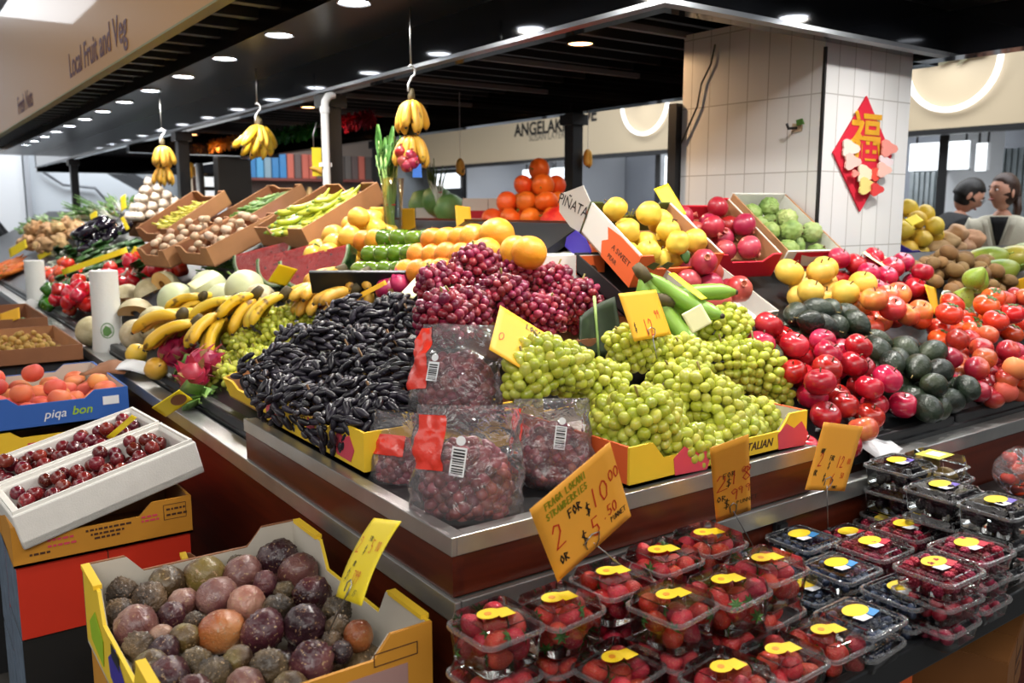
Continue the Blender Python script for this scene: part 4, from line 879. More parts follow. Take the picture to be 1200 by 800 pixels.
price_card([(965, 494), (1012, 500), (989, 575), (944, 574)], 1.90, 'orange card reading any 2 for 12.00 or 6.50 behind the raspberry punnets', m_or,
    [('ANY', .12, .56, .06, m_ink, .0018), ('2', .12, .36, .20, m_red_ink, .0022), ('FOR', .38, .46, .07, m_ink, .0018), ('$', .38, .33, .10, m_ink, .0018), ('12', .58, .36, .17, m_red_ink, .002), ('00', .84, .42, .08, m_red_ink, .0014), ('OR', .08, .22, .08, m_ink, .002), ('$', .34, .14, .11, m_ink, .002), ('6', .54, .10, .16, m_red_ink, .002), ('50', .76, .20, .08, m_red_ink, .0014), ('PUNNET', .62, .04, .04, m_ink, .001)], wire=at(955, 625, .77))
price_card([(724, 344), (769, 339), (786, 392), (744, 400)], 2.02, 'orange card reading 12.99 standing behind the green grapes', m_yel, [('$', .10, .18, .18, m_ink, .002), ('12', .34, .06, .34, m_red_ink, .0024), ('99', .72, .38, .18, m_red_ink, .0018)], wire=atD(770, 420, 2.0))
price_card([(586, 358), (642, 392), (634, 446), (573, 409)], 1.80, 'amber card marked LOCAL standing between red grapes and green grapes', m_yel, [('LOCAL', .56, .84, .10, m_ink, .0024), ('0', .10, .30, .16, m_red_ink, .0018)], clip=False)
price_card([(435, 605), (465, 608), (419, 708), (389, 696)], 1.30, 'yellow card reading 2 for 5.00 or 3.99 clipped over the passionfruit carton', m_ye,
    [('2', .10, .54, .20, m_red_ink, .0014), ('FOR', .42, .70, .06, m_ink, .0012), ('$', .40, .54, .10, m_ink, .0014), ('5', .56, .56, .16, m_red_ink, .0014), ('00', .76, .60, .11, m_red_ink, .0012), ('OR', .26, .38, .06, m_ink, .0014), ('$', .18, .20, .14, m_ink, .0014), ('399', .42, .20, .14, m_red_ink, .0013), ('P', .50, .06, .10, m_ink, .0012), ('KG', .72, .06, .07, m_ink, .0012)], wire=at(383, 745, .80), bend=.06)
# ================================================================ right-hand display
G = 'of the heap '
heap('apple', FRp(955, 455), .40, .42, 31, .038, .05, 'dark red apple', 'of the heap beside the avocados', 'dark red apples', 1, per=7)
P['apple_pale'].put(T(*onR(1011, 503, .05)) @ RX(-20), 'pale peach-coloured apple on the white paper at the heap corner')
P['apple'].put(T(*onR(992, 520, .03)) @ RX(50), 'dark red apple tipped on its side over the white paper'); P['apple'].put(T(*onR(942, 525, .03)) @ RX(20), 'dark red apple lowest, touching the green grape carton')
pw = MB().grid(8, 5, lambda u, v: Vector(((u - .5) * .16, (v - .5) * .10, .008 * math.sin(u * 5)))).build('paper_sheet', m_white, smooth=9, solid=.001); tag(pw, 'white paper sheet under the pale apple at the tray edge', 'paper'); pw.matrix_world = FRp(1030, 520, 10, 0, .005)
heap('avocado', FRp(1062, 455), .40, .34, 30, .033, .03, 'dark green avocado', 'of the avocado heap', 'avocados', 2, per=6, lie=True)
heap('avocado', FRp(958, 400, 0, 0, .02), .32, .13, 12, .031, .03, 'long dark avocado', 'behind the dark red apples', 'avocados behind the apples', 3, per=6, lie=True)
for i, (px, py, a) in enumerate(((905, 412, 50), (935, 385, -40), (955, 392, -35))):
    P['cucumber'].put(T(*onR(px, py, .05)) @ RZ(a) @ RY(90), ['dark green zucchini lying nearest the green grapes', 'dark green zucchini below the golden nashi pears', 'dark green zucchini wedged beside the long avocados'][i], 'zucchini')
heap('nectarine', FRp(1150, 448), .50, .30, 32, .035, .05, 'dark red nectarine', 'of the heap past the avocados', 'dark red nectarines', 4, per=8)
heap('peach', FRp(1185, 470), .30, .10, 7, .036, .02, 'blushed peach', 'along the far tray edge', 'blushed peaches', 44, per=7)
heap('tomato', FRp(1130, 396), .58, .20, 18, .042, .03, 'orange-red tomato', 'of the tomato heap', 'orange-red tomatoes', 5, per=7)
heap('apple_pink', FRp(1028, 388), .34, .18, 10, .041, .05, 'orange-pink apple', 'between nashi pears and tomatoes', 'orange-pink apples', 6, per=6)
heap('nashi', FRp(953, 362), .36, .26, 13, .044, .02, 'golden nashi pear', 'of the nashi heap', 'golden nashi pears', 7, per=6)
heap('apple', FRp(1022, 345), .42, .26, 24, .036, .04, 'shiny red apple', 'by the tiled pillar foot', 'red apples at the pillar foot', 8, per=8)
heap('kiwi', FRp(1122, 330), .55, .30, 46, .030, .07, 'brown kiwifruit', 'of the kiwifruit heap', 'kiwifruit', 9, per=8, rv=.1, lie=True)
heap('pear', FRp(1122, 362), .14, .10, 3, .036, .03, 'green pear', 'on the foam net', 'green pears on foam net', 10, per=3)
fn_ = MB().lathe([(.0, .0), (.06, .0), (.075, .02), (.08, .045), (.074, .045), (.068, .022), (.055, .006), (0, .006)], 26).build('foam_net', plain('foam_net_white', 'dfe6dc', .6, bump=.6, bscale=120), smooth=.6); tag(fn_, 'white foam net cup under the green pears', 'foam net'); fn_.matrix_world = FRp(1122, 366, 0, 0, -.01)
heap('nectarine', FRp(1186, 375), .22, .22, 12, .034, .04, 'red and green plum', 'near the papayas', 'red and green plums', 11, per=6)
for i, (px, py, a, s) in enumerate(((1152, 306, 20, .85), (1182, 306, -10, .95), (1166, 320, 40, .8), (1197, 300, 70, .85))):
    P['papaya'].put(T(*onR(px, py, .06)) @ RZ(a) @ RX(70) @ Matrix.Scale(s, 4), ['green and yellow papaya nearest the kiwifruit', 'largest green papaya behind the kiwifruit', 'small papaya below two bigger papayas', 'papaya lying across the top by the woman'][i], 'papayas')
for i, (px, py, a) in enumerate(((1106, 284, 20), (1120, 275, -30), (1138, 281, 60), (1114, 291, 5), (1130, 290, 100), (1098, 293, 40))):
    P['potato'].put(T(*atY(px, py, 2.35)) @ RZ(a) @ RX(80) @ Matrix.Scale(1.05, 4), ['brown sweet potato beside the blue carton', 'brown sweet potato on top in the middle of its pile', 'brown sweet potato just under the cream coat', 'brown sweet potato at the front touching the kiwifruit', 'brown sweet potato highest, next to the woman', 'brown sweet potato lowest beside the blue carton edge'][i], 'sweet potatoes')
by = carton('fruit_carton', 'blue open carton of yellow quinces standing beyond the tiled pillar', Frame(atY(1082, 312, 2.35), 0, 24), .34, .30, .09, m_cpurp, m_cpurp, cut=.02)
heap('quince', Frame(atY(1082, 312, 2.35), 0, 24) @ T(0, .15, .012), .33, .29, 22, .042, .09, 'yellow quince', 'in the blue carton', 'quinces in the blue carton', 12, per=7, upright=False)
# pomegranate tray
Ft = Frame(onR(866, 384, .01), 12, 32)
tr = carton('fruit_tray', 'white shallow tray of pomegranates behind the green grapes', Ft @ T(0, -.02, 0), .30, .30, .06, m_cardgrey, m_cwhite, cut=.015)
heap('pomegranate', Ft @ T(0, .14, .008), .27, .24, 8, .039, .02, 'pomegranate', 'in the white shallow tray', 'pomegranates in the tray', 13, per=5, upright=False, r0=.045)
# three tilted cartons by the pillar
def tilted(px, py, Y, yaw, tilt): return Frame(atY(px, py, Y), yaw, tilt)
P0 = atY(737, 337, 1.80); Fq = Frame(P0 + Vector((.15, -.016, 0)), -6, 31)
q = carton('fruit_carton', 'orange, white and olive carton with a lettered side flap, tilted and full of quinces', Fq, .30, .29, .105, m_cor, m_kraft, cut=.045, cw=.52, sides=m_cwhite)
ks = KIDS[q.name]; fp, bp = ks[1], ks[2]; bp.data.materials[0] = m_cgreen; KIDS[bp.name][0].data.materials[0] = m_cgreen
lettering('pinata', .045, plain('print_khaki', 'a8a848', .6), bp, T(.04, .283, .07) @ FN, xs=1.1)
sp_ = ks[3]
MB().prism([(.17, .0), (.01, 0), (-.01, .04), (.015, .06), (-.005, .09), (.06, .10), (.17, .10)], .0012, T(-.1512, .17, 0) @ RZ(-90) @ FN).build('orange_print', m_cor, sp_)
lettering('A SWEET', .024, m_brownink, sp_, T(-.1522, .08, .055) @ RZ(-90) @ FN, shear=.1); lettering('PEAR', .02, m_brownink, sp_, T(-.1522, .11, .022) @ RZ(-90) @ FN, shear=.1)
for x in (-.1, -.05): MB().prism([(-.02, 0), (.01, -.012), (.025, .008), (0, .014)], .001, FM(x, .07)).build('leaf_print', m_cgreen, fp)
# outward flap with the lettering
fl = MB().prism([(0, 0), (0, .125), (-.045, .165), (-.12, .09), (-.10, .03), (-.04, .0)], .004).build('flap', m_cwhite, q, M=T(-.152, .29, .0) @ RZ(-62) @ FN @ Matrix.Scale(.85, 4)); lettering('PIÑATA', .058, m_ink, fl, T(-.056, .078, .0026), xs=.62)
MB().prism([(-.05, 0), (.05, 0), (.055, .05), (.02, .07), (-.03, .07), (-.055, .03)], .004).build('violet_tab', m_cpurp, q, M=T(-.155, .27, -.07) @ RZ(-80) @ FN)
heap(['quince', 'quince_alt'], Fq @ T(0, .145, .008), .285, .27, 14, .038, .02, 'yellow quince', 'in the tilted olive carton', 'quinces in the tilted carton', 14, per=5, upright=False, r0=.046)
lf = MB().grid(5, 9, lambda u, v: Vector(((u - .5) * .03 * math.sin(PI * min(1, v + .08)), (v - .5) * .06, .004 * math.sin(v * 4)))).build('quince_leaf', m_leaf, smooth=9, solid=.0008); tag(lf, 'single green leaf stuck on the front quince', 'leaf'); lf.matrix_world = T(*atY(802, 297, 1.78)) @ look((-.5, -.8, .3)) @ RZ(10)
Fp = tilted(868, 325, 1.86, -10, 33)
pc = carton('fruit_carton', 'crimson carton of pomegranates between the olive carton and the white one', Fp, .25, .33, .09, m_ccrim, m_kraft, cut=.03, cw=.5, sides=m_cardgrey); KIDS[KIDS[pc.name][2].name][0].data.materials[0] = m_ccrim
heap('pomegranate', Fp @ T(0, .165, .008), .235, .31, 11, .037, .015, 'pomegranate', 'in the crimson carton', 'pomegranates in the crimson carton', 15, per=5, upright=False, r0=.045)
Fc = tilted(942, 320, 1.86, -9, 34)
cc = carton('fruit_carton', 'white printed carton of custard apples leaning against the tiled pillar', Fc, .25, .35, .095, m_cwhite, m_cwhite, cut=0, sides=m_kraft)
fp = KIDS[cc.name][1]; MB().box((0, 0, 0), (.17, .07, .0008), FM(.0, .055)).build('red_print', m_ccrim, fp); MB().prism([(-.04, -.02), (.05, -.025), (.03, .0), (.06, .02), (-.01, .015), (-.06, .025)], .0006, FM(0, .055, .0016)).build('pale_print', m_cardgrey, fp); MB().prism([(-.02, -.012), (.03, -.015), (.02, .012), (-.01, .01)], .0006, FM(.03, .035, .0022)).build('yellow_print', m_cyel, fp)
heap('custard', Fc @ T(0, .175, .008), .235, .33, 14, .034, .02, 'green custard apple', 'in the white carton', 'custard apples', 16, per=4, upright=False, r0=.042)
# plantains, printed white carton, cards
P['plantain'].put(T(*atY(752, 318, 1.62)) @ RZ(-20) @ RX(-100) @ RZ(60), 'green plantain hand lying behind the 12.99 card')
P['plantain'].put(T(*atY(778, 352, 1.58)) @ RZ(10) @ RX(-85) @ RZ(20), 'second green plantain hand curving toward the pomegranate tray')
wc = thing('printed_carton', 'closed white carton printed with orange and a dark fruit, behind the red grapes', 'box', T(*atY(668, 340, 2.0)) @ RZ(-8), None)
bx((-.12, 0, -.02), (.12, .22, .10), 'body', m_cwhite, wc); bx((.02, -.0015, .045), (.12, 0, .10), 'orange_print', m_cor, wc)
MB().prism([(.02 * math.cos(i * PI / 6), .028 * math.sin(i * PI / 6)) for i in range(12)], .001, FM(.075, .045, .003)).build('fruit_print', m_brownink, wc); bx((-.12, 0, .10), (.12, .22, .103), 'lid', m_cwhite, wc)
wt = carton('fruit_tray', 'black shallow tray carrying the plantains behind the green grapes', Frame(onR(790, 372, -.02), 0, 27), .34, .3, .05, m_dark, m_dark, cut=0, cat='tray')
def scrib(k=0): return [('S', .2, .62, .14, m_red_ink, .0016), ('3', .36, .62, .14, m_red_ink, .0016)]
def tagc(cs, D, label, mat, group=None, **k): return price_card(cs, D, label, mat, [], clip=False, **k)
tagc([(766, 221), (783, 215), (804, 250), (788, 258)], 2.75, 'bright yellow tag clipped on the carton rim between quinces and pomegranates', m_ye)
tagc([(783, 320), (790, 320), (829, 349), (822, 352)], 2.25, 'thin yellow tag lying edge-on above the pomegranate tray', m_ye)
tagc([(798, 368), (822, 356), (834, 378), (812, 391)], 1.98, 'pale yellow glossy tag behind the topmost green grape bunch', m_pale)
tagc([(1010, 297), (1023, 290), (1053, 312), (1046, 318)], 3.15, 'pale yellow glossy tag on the red apples at the pillar foot', m_pale)
tagc([(1024, 351), (1035, 347), (1053, 373), (1046, 378)], 2.9, 'slim amber tag sticking up between red and pink apples', m_yel)
tagc([(1083, 333), (1099, 338), (1108, 368), (1094, 368)], 3.15, 'amber tag standing before the green pears', m_yel)
tagc([(1142, 341), (1151, 338), (1162, 374), (1155, 378)], 3.35, 'slim amber tag standing past the green pears', m_yel)
tagc([(1183, 333), (1200, 323), (1206, 348), (1190, 350)], 3.4, 'amber tag in front of the papayas', m_yel)
tagc([(1060, 257), (1073, 251), (1083, 258), (1068, 265)], 3.9, 'yellow tag leaning on the quinces in the blue carton', m_ye)
# ================================================================ left-hand display along the banana aisle
def putL(key, px, py, off, M, label, group=None, s=1.0): return P[key].put(T(*onL(px, py, off)) @ M @ Matrix.Scale(s, 4), label, group)
# dragon fruit, mango by the rail
for i, (px, py, off, m, s, w) in enumerate(((205, 412, .07, RZ(40) @ RX(70), 1.12, 'biggest, resting on the banana fingers'), (226, 442, .06, RZ(-20) @ RX(50), 1.0, 'below the biggest one, against the tray edge'), (238, 425, .07, RZ(80) @ RX(80), 1.0, 'half behind, touching the lettuce'))):
    putL('dragon', px, py, off, m, 'magenta dragon fruit ' + w, 'dragon fruit by the lettuce', s)
putL('lime', 183, 432, .05, RX(70) @ RZ(20), 'single yellow mango under the nearest banana hand', None, 1.0)
putL('lime', 160, 415, .05, RX(50), 'second yellow mango half hidden under banana fingers')
# bananas: crown pixel, heading of the fingers (degrees about the bed normal), tilt
NB = 'yellow banana hand '
for i, (k, px, py, off, rz, ry, s, w) in enumerate((('hand', 214, 370, .16, 185, 15, 1.25, 'nearest the aisle with its fingers pointing at the plastic roll'), ('hand', 232, 378, .15, 215, 25, 1.15, 'second from the aisle, crown up beside the nearest hand'), ('hand2', 262, 366, .15, 235, 35, 1.1, 'in the middle of the row with dark crown'),
        ('hand', 276, 352, .15, 200, 20, 1.0, 'behind the middle hand below the honeydews'), ('hand2', 302, 344, .15, 220, 25, 1.05, 'fourth along beside the cut stalk'), ('hand', 336, 344, .14, 240, 35, 1.0, 'furthest along, above the long green grapes'), ('hand2', 238, 348, .13, 190, 10, 1.0, 'lying flat in front of the honeydew melons'))):
    P[k].put(T(*onL(px, py, off)) @ RZ(rz - 90) @ RY(ry) @ Matrix.Scale(s, 4), NB + w, 'yellow banana hands')
for i, (px, py, rz, w) in enumerate(((400, 318, 150, 'nearest the watermelon wedges'), (428, 322, 190, 'behind the halved dragon fruit'), (378, 335, 160, 'lowest, over the yellow tag'), (415, 340, 130, 'tucked under the black tray edge'))):
    P['ladyfinger'].put(T(*onL(px, py, .09)) @ RZ(rz) @ RY(10) @ Matrix.Scale(1.1, 4), 'short ripe ladyfinger banana hand ' + w, 'ladyfinger bananas')
# dragon fruit halves
P['dragon_half'].put(T(*onL(402, 340, .08)) @ look((-.45, -.85, .35)) @ Matrix.Scale(1.2, 4), 'halved dragon fruit showing deep magenta flesh above the black grapes')
for i, (px, py, w) in enumerate(((372, 348, 'left of the halved one'), (360, 352, 'touching the banana row'), (455, 338, 'behind the black tray edge'), (468, 332, 'by the white price card'))):
    putL('dragon', px, py, .05, RZ(50 * i) @ RX(75), 'pink dragon fruit ' + w, 'dragon fruit by the halved one', .8)
# melons
for k, px, py, off, s, lab in (('rockmelon', 184, 380, .07, 1.0, 'netted rockmelon between plastic roll and banana hands'), ('rockmelon', 108, 388, .06, .95, 'netted rockmelon at the tray edge before the plastic roll'), ('rockmelon', 160, 392, .05, .9, 'low netted rockmelon half under the banana fingers'), ('rockmelon', 140, 352, .07, .95, 'netted rockmelon behind the plastic roll'),
        ('honeydew', 207, 352, .08, 1.0, 'pale honeydew melon nearest the cut rockmelons'), ('honeydew', 245, 338, .08, 1.0, 'pale honeydew melon in the middle of the melon row'), ('honeydew', 288, 340, .08, 1.02, 'pale honeydew melon furthest along beside the yellow tag'), ('honeydew', 262, 352, .05, .9, 'low honeydew melon behind the banana crowns'), ('rockmelon', 305, 352, .05, .85, 'small rockmelon at the end of the melon row')):
    putL(k, px, py, off, rot_rand(), lab, 'whole melons', s)
m_flesh = fruit('melon_flesh', ['e8a85a', 'f0c084'], .4, 14, .05); m_seed = plain('melon_seed', 'c98a42', .5, bump=.5, bscale=90)
def melon_wedge(name, R0, ang, rind, flesh, cat):
    def mk():
        n = 10
        def pt(r, a, b): return (r * math.cos(b) * math.cos(a), r * math.cos(b) * math.sin(a), r * math.sin(b))
        o = MB().grid(n, 15, lambda u, v: Vector(pt(R0, (u - .5) * ang, (v - .5) * PI * .98))).build(name, rind, smooth=9); o['category'] = cat
        for s in (-.5, .5):
            MB().grid(5, 15, lambda u, v: Vector(pt(R0 * (.48 * math.cos((v - .5) * PI * .9) + (1 - .48 * math.cos((v - .5) * PI * .9)) * u), s * ang, (v - .5) * PI * .98))).build('cut_face', flesh, o, 9)
        MB().grid(6, 15, lambda u, v: Vector(pt(R0 * .48 * math.cos((v - .5) * PI * .9), (u - .5) * ang, (v - .5) * PI * .98))).build('seed_hollow', m_seed, o, 9)
        return o
    return Proto(mk)
P['melon_wedge'] = melon_wedge('rockmelon_wedge', .075, 1.7, MATS['rockmelon_skin'], m_flesh, 'melon')
for px, py, off, m, lab in ((160, 370, .07, RZ(60) @ RX(90) @ RZ(90), 'cut rockmelon wedge showing orange flesh beside the plastic roll'), (192, 338, .10, RZ(20) @ RX(80) @ RZ(60), 'cut rockmelon quarter standing before the red capsicums'), (178, 345, .08, RZ(100) @ RX(70) @ RZ(110), 'cut rockmelon piece wrapped in film under the red capsicums'), (150, 352, .08, RZ(30) @ RX(80) @ RZ(120), 'small cut rockmelon piece behind the plastic roll')):
    putL('melon_wedge', px, py, off, m, lab, 'cut rockmelons', 1.05)
# capsicums, tomatoes
heap('capsicum', FLp(100, 362), .55, .24, 20, .043, .04, 'red capsicum', 'beside the plastic roll', 'red capsicums', 21, per=5, upright=False)
heap('capsicum', FLp(160, 328, 0, 0, 0), .75, .30, 26, .043, .05, 'red capsicum', 'behind the cut rockmelons', 'red capsicums behind the melons', 22, per=7, upright=False)
heap('capsicum_green', FLp(75, 352), .40, .28, 12, .042, .04, 'green capsicum', 'beside the red capsicums', 'green capsicums', 23, per=5, upright=False)
heap('tomato', FLp(82, 328), 1.0, .22, 20, .042, .02, 'tomato', 'behind the green capsicums', 'tomatoes behind the capsicums', 24, per=9)
heap('capsicum', FLp(205, 326, 0, 0), .36, .20, 8, .042, .02, 'film-wrapped red capsicum', 'by the white tag', 'red capsicums by the white tag', 25, per=5, upright=False)
# bok choy, carrots, eggplant, ginger, herbs
g = random.Random(3)
for i in range(34):
    px, py = 58 + (i % 8) * 13.5 + g.uniform(-4, 4), 300 + (i // 8) * 9 + g.uniform(-2, 2)
    P['bokchoy'].put(T(*onL(px, py, .05)) @ RZ(-30 + g.uniform(-35, 35)) @ RY(g.uniform(-20, 5)), 'x', 'bok choy bunches')
name_rows([o for o in COL.objects if o.get('group') == 'bok choy bunches'], 'bok choy bunch', 'before the eggplants', 8)
scatter('carrot', FLp(8, 318), 1.8, .42, 44, .026, .05, 'orange carrot', 'carrots', 5, 90, 25, where='beside the bok choy', per=9)
scatter('carrot', FLp(22, 318), .6, .2, 8, .026, .02, 'orange carrot nearest the plastic roll with torn bag', 'carrots by the torn bag', 6, 60, 25, where=None)
heap('eggplant', FLp(122, 285, 0, 0, .03), .75, .40, 24, .052, .06, 'glossy dark eggplant', 'of the eggplant heap', 'eggplants', 27, per=8, lie=True, rv=.12)
heap('ginger', FLp(68, 282, 0, 0, .05), 1.9, .5, 50, .06, .05, 'pale ginger root', 'before the herbs', 'ginger roots', 28, per=10, upright=False, rv=.2)
for i in range(16):
    px, py = 25 + i * 5.2 + g.uniform(-3, 3), 274 - i * 1.2 + g.uniform(-4, 4)
    P['herb'].put(T(*onL(px, py, .10)) @ RZ(100 + g.uniform(-50, 50)) @ RY(-12) @ Matrix.Scale(1.0, 4), 'x', 'green herb bunches')
name_rows([o for o in COL.objects if o.get('group') == 'green herb bunches'], 'green herb bunch', 'above the ginger roots', 8)
for i in range(8):
    px, py = 108 + i * 6 + g.uniform(-2, 2), 258 - (i % 4) * 4
    P['herb' if i % 2 else 'springonion'].put(T(*onL(px, py, .10)) @ RZ(120 + g.uniform(-50, 50)) @ RY(-20) @ Matrix.Scale(.85, 4), 'x', 'greens beside the garlic')
name_rows([o for o in COL.objects if o.get('group') == 'greens beside the garlic'], 'leafy green bunch', 'beside the garlic pyramid', 8)
# garlic pyramid on a raised box, yellow beans
Fg = Frame(onL(172, 258, .06), -90, 10)
gbx = carton('garlic_carton', 'kraft carton under the garlic pyramid', Fg @ T(0, -.1, -.12), .42, .36, .12, m_kraft, m_kraftd, cut=.02)
pyramid('garlic', Fg @ T(0, .08, .0), 5, 5, .040, 'garlic bulb', 'of the garlic pyramid', 'garlic bulbs', 29, 8, 1.3)
def lcarton(px, py, X, yaw, tilt, w, d, h, lab, outer=None, **k):
    F = Frame(atX(px, py, X), -90 + yaw, tilt); return F, carton(k.pop('name', 'vegetable_carton'), lab, F, w, d, h, outer or m_kraft, m_kraftd, **k)
F, _ = lcarton(186, 284, 1.12, 15, 30, .30, .38, .08, 'tilted kraft carton of yellow beans below the garlic pyramid', cut=.03)
scatter('yellowbean', F @ T(0, .19, .03), .27, .34, 46, .013, .04, 'long yellow bean', 'yellow beans in the carton', 8, 20, 30, where='of the tilted carton', per=10)
F, _ = lcarton(185, 313, 1.02, 10, 24, .28, .36, .09, 'kraft carton of brown mushrooms nearest the bok choy', cut=.03)
heap('mushroom', F @ T(0, .18, .02), .26, .33, 34, .028, .03, 'brown mushroom', 'of the nearer carton', 'mushrooms in the nearer carton', 31, per=9)
F, _ = lcarton(233, 311, 1.12, 10, 24, .30, .36, .09, 'kraft carton of pale mushrooms beside the green beans', cut=.03)
heap('mushroom', F @ T(0, .18, .02), .28, .33, 36, .028, .03, 'pale mushroom', 'of the further carton', 'mushrooms in the further carton', 32, per=9)
scatter('bean', FLp(262, 318, 0, 0, .04), .55, .30, 110, .009, .08, 'thin green bean in the loose heap before the watermelon wedges', 'green beans in the loose heap', 9, 30, 50)
F, _ = lcarton(272, 272, 1.42, 8, 28, .34, .38, .07, 'tilted kraft carton of long green okra under the monitor', cut=.02)
scatter('okra', F @ T(0, .19, .02), .32, .36, 70, .013, .06, 'green okra pod', 'okra pods', 10, 40, 45, where='of the okra carton', per=10)
F, _ = lcarton(336, 290, 1.35, 6, 28, .42, .40, .09, 'tilted kraft carton full of yellow-green banana chillies', cut=.04, cw=.3)
scatter('chilli', F @ T(0, .20, .03), .38, .37, 44, .022, .06, 'yellow-green banana chilli', 'banana chillies', 11, 60, 30, where='of the chilli carton', per=9)
pb = MB().box((0, 0, 0), (.20, .34, .02)).build('violet_wrapper', plain('wrapper_violet', '7a6ac0', .35), smooth=None); tag(pb, 'violet plastic wrapper between okra and banana chillies', 'wrapper'); pb.matrix_world = Frame(atX(305, 268, 1.5), -85, 28)
# watermelon wedges
m_wmf = fruit('watermelon_flesh', ['b81a22', 'cf3436'], .3, 12, .05, .006, spots='2a0e0c', spotscale=70); m_wmr = fruit('watermelon_rind', ['2c5a26', '6a9a4c', '3a6a2c'], .3, 4, .05, .01, stretch=(1, 6, 6)); m_wmw = plain('rind_white', 'd5e0b8', .4)
def wm_mk():
    o = thing('watermelon_wedge', '', 'watermelon'); n = 18; L, Hh = .30, .15
    A = [(-L / 2 * math.cos(PI * i / n), -Hh * math.sin(PI * i / n)) for i in range(n + 1)]
    sc = lambda k: [(x * k, y * k) for x, y in A]
    MB().prism(sc(.90), .052).build('flesh', m_wmf, o); MB().prism(sc(.955), .050).build('pith', m_wmw, o)
    mb = MB(); mb.loft([[(x, y, -.026), (x * .96, y * .96, -.026), (x * .96, y * .96, .026), (x, y, .026)] for x, y in A]); mb.build('rind', m_wmr, o, .6)
    w = MB().prism(sc(1.01), .058).build('cling_film', clear('cling_film', 'FCFCFC', .08, 1.35, 0, .4, 30, .8), o)
    return o
P['wm'] = Proto(wm_mk)
for i, (px, py, rz, w) in enumerate(((312, 294, 0, 'nearest the green beans'), (340, 298, -6, 'in the middle of the fan'), (372, 300, 4, 'furthest along, behind the yellow tag'))):
    P['wm'].put(T(*onL(px, py, .13)) @ RZ(-62 + rz) @ RX(62) @ RZ(15), 'film-wrapped red watermelon wedge ' + w, 'watermelon wedges')
hm = MB().lathe([(0, -.085), (.05, -.07), (.085, -.03), (.095, .0), (.094, .004)], 26, cap=False).build('halved_watermelon', m_wmr, smooth=9); tag(hm, 'halved watermelon in shiny film behind the wedges', 'watermelon'); hm.matrix_world = T(*atX(374, 286, 1.50)) @ look((-.75, -.55, .4))
MB().lathe([(.094, .0045), (.05, .006), (0, .006)], 26, cap=False).build('flesh', m_wmf, hm, 9)
P['pomegranate'].put(T(*atX(393, 271, 1.58)) @ RX(20) @ Matrix.Scale(1.25, 4), 'single red pomegranate above the halved watermelon'); P['tomato'].put(T(*atX(389, 282, 1.53)) @ Matrix.Scale(1.0, 4), 'pinkish tomato below the single pomegranate')
bt = MB().box((0, 0, .02), (.75, .02, .05)).build('tray_divider', m_dark, bevel=.003); tag(bt, 'black tray divider in front of the watermelon wedges', 'tray divider'); bt.matrix_world = FLp(295, 331, 0, 0, .03)
bt = MB().box((0, 0, .02), (.45, .016, .08)).build('tray_divider', m_dark, bevel=.003); tag(bt, 'black tray divider behind the halved dragon fruit', 'tray divider'); bt.matrix_world = FLp(447, 336, 55, 0, .06)
# mangoes, green apples, oranges, grapefruit
heap('lime', FLp(418, 306), .30, .42, 24, .040, .06, 'yellow mango', 'beside the green apples', 'yellow mangoes', 33, per=6, lie=True)
def rows_of(key, spec, r, lab, group, per):
    out = []
    for (x0, x1, y, n, off) in spec:
        for i in range(n):
            px = x0 + (x1 - x0) * i / max(1, n - 1); out.append(P[key].put(T(*onL(px, y + rng.uniform(-1, 1), off)) @ RX(rng.uniform(-15, 15)) @ spin() @ Matrix.Scale(rng.uniform(.95, 1.05) * r, 4), 'x', group))
    name_rows(out, lab[0], lab[1], per); return out
rows_of('apple_green', ((424, 470, 316, 4, .06), (436, 482, 297, 4, .09), (452, 505, 279, 4, .12), (478, 486, 300, 2, .03)), 1.02, ('green apple', 'of the stepped green rows'), 'green apples in rows', 4)
rows_of('orange', ((478, 520, 318, 4, .06), (492, 560, 300, 5, .09), (508, 556, 281, 4, .12), (428, 442, 282, 2, .12)), 1.08, ('orange', 'of the stepped orange rows'), 'oranges in rows', 4)
for i, (px, py, w) in enumerate(((556, 279, 'third along'), (582, 276, 'highest and biggest'), (604, 296, 'above the red grapes'), (620, 296, 'at the end above the red grapes'), (570, 296, 'half hidden behind the red grapes'))):
    putL('grapefruit', px, py, .12, rot_rand(), 'large yellow-orange grapefruit ' + w, 'grapefruit above the red grapes', (.8, .92, .8, .82, .75)[i])
# cards
tagc([(131, 306), (146, 294), (152, 300), (78, 322)][:0] or [(72, 316), (148, 289), (150, 296), (74, 322)], 5.2, 'long yellow price strip lying across the bok choy', m_ye)
tagc([(150, 302), (158, 288), (164, 292), (157, 306)], 5.0, 'short yellow tag beside the long price strip', m_ye)
tagc([(43, 300), (58, 290), (60, 298), (46, 304)], 7.0, 'yellow tag in the ginger roots', m_ye); tagc([(10, 292), (30, 280), (32, 290), (12, 302)], 7.4, 'yellow tag stuck between ginger and carrots', m_ye)
tagc([(105, 252), (113, 246), (115, 258), (107, 262)], 6.6, 'small yellow tag among the leafy greens', m_ye); tagc([(141, 232), (147, 227), (148, 244), (142, 248)], 6.0, 'upright yellow tag beside the garlic pyramid', m_ye); tagc([(141, 256), (145, 253), (152, 268), (148, 270)], 5.6, 'narrow yellow tag in front of the garlic', m_ye)
tagc([(218, 332), (250, 317), (258, 321), (229, 340)], 3.4, 'pale green-yellow tag lying on the honeydew melons', m_pale)
tagc([(333, 273), (358, 274), (355, 287), (331, 286)], 3.9, 'yellow tag in front of the banana chilli carton', m_ye)
tagc([(327, 307), (349, 318), (335, 333), (314, 332)], 3.1, 'square yellow tag standing among watermelon and bananas', m_ye)
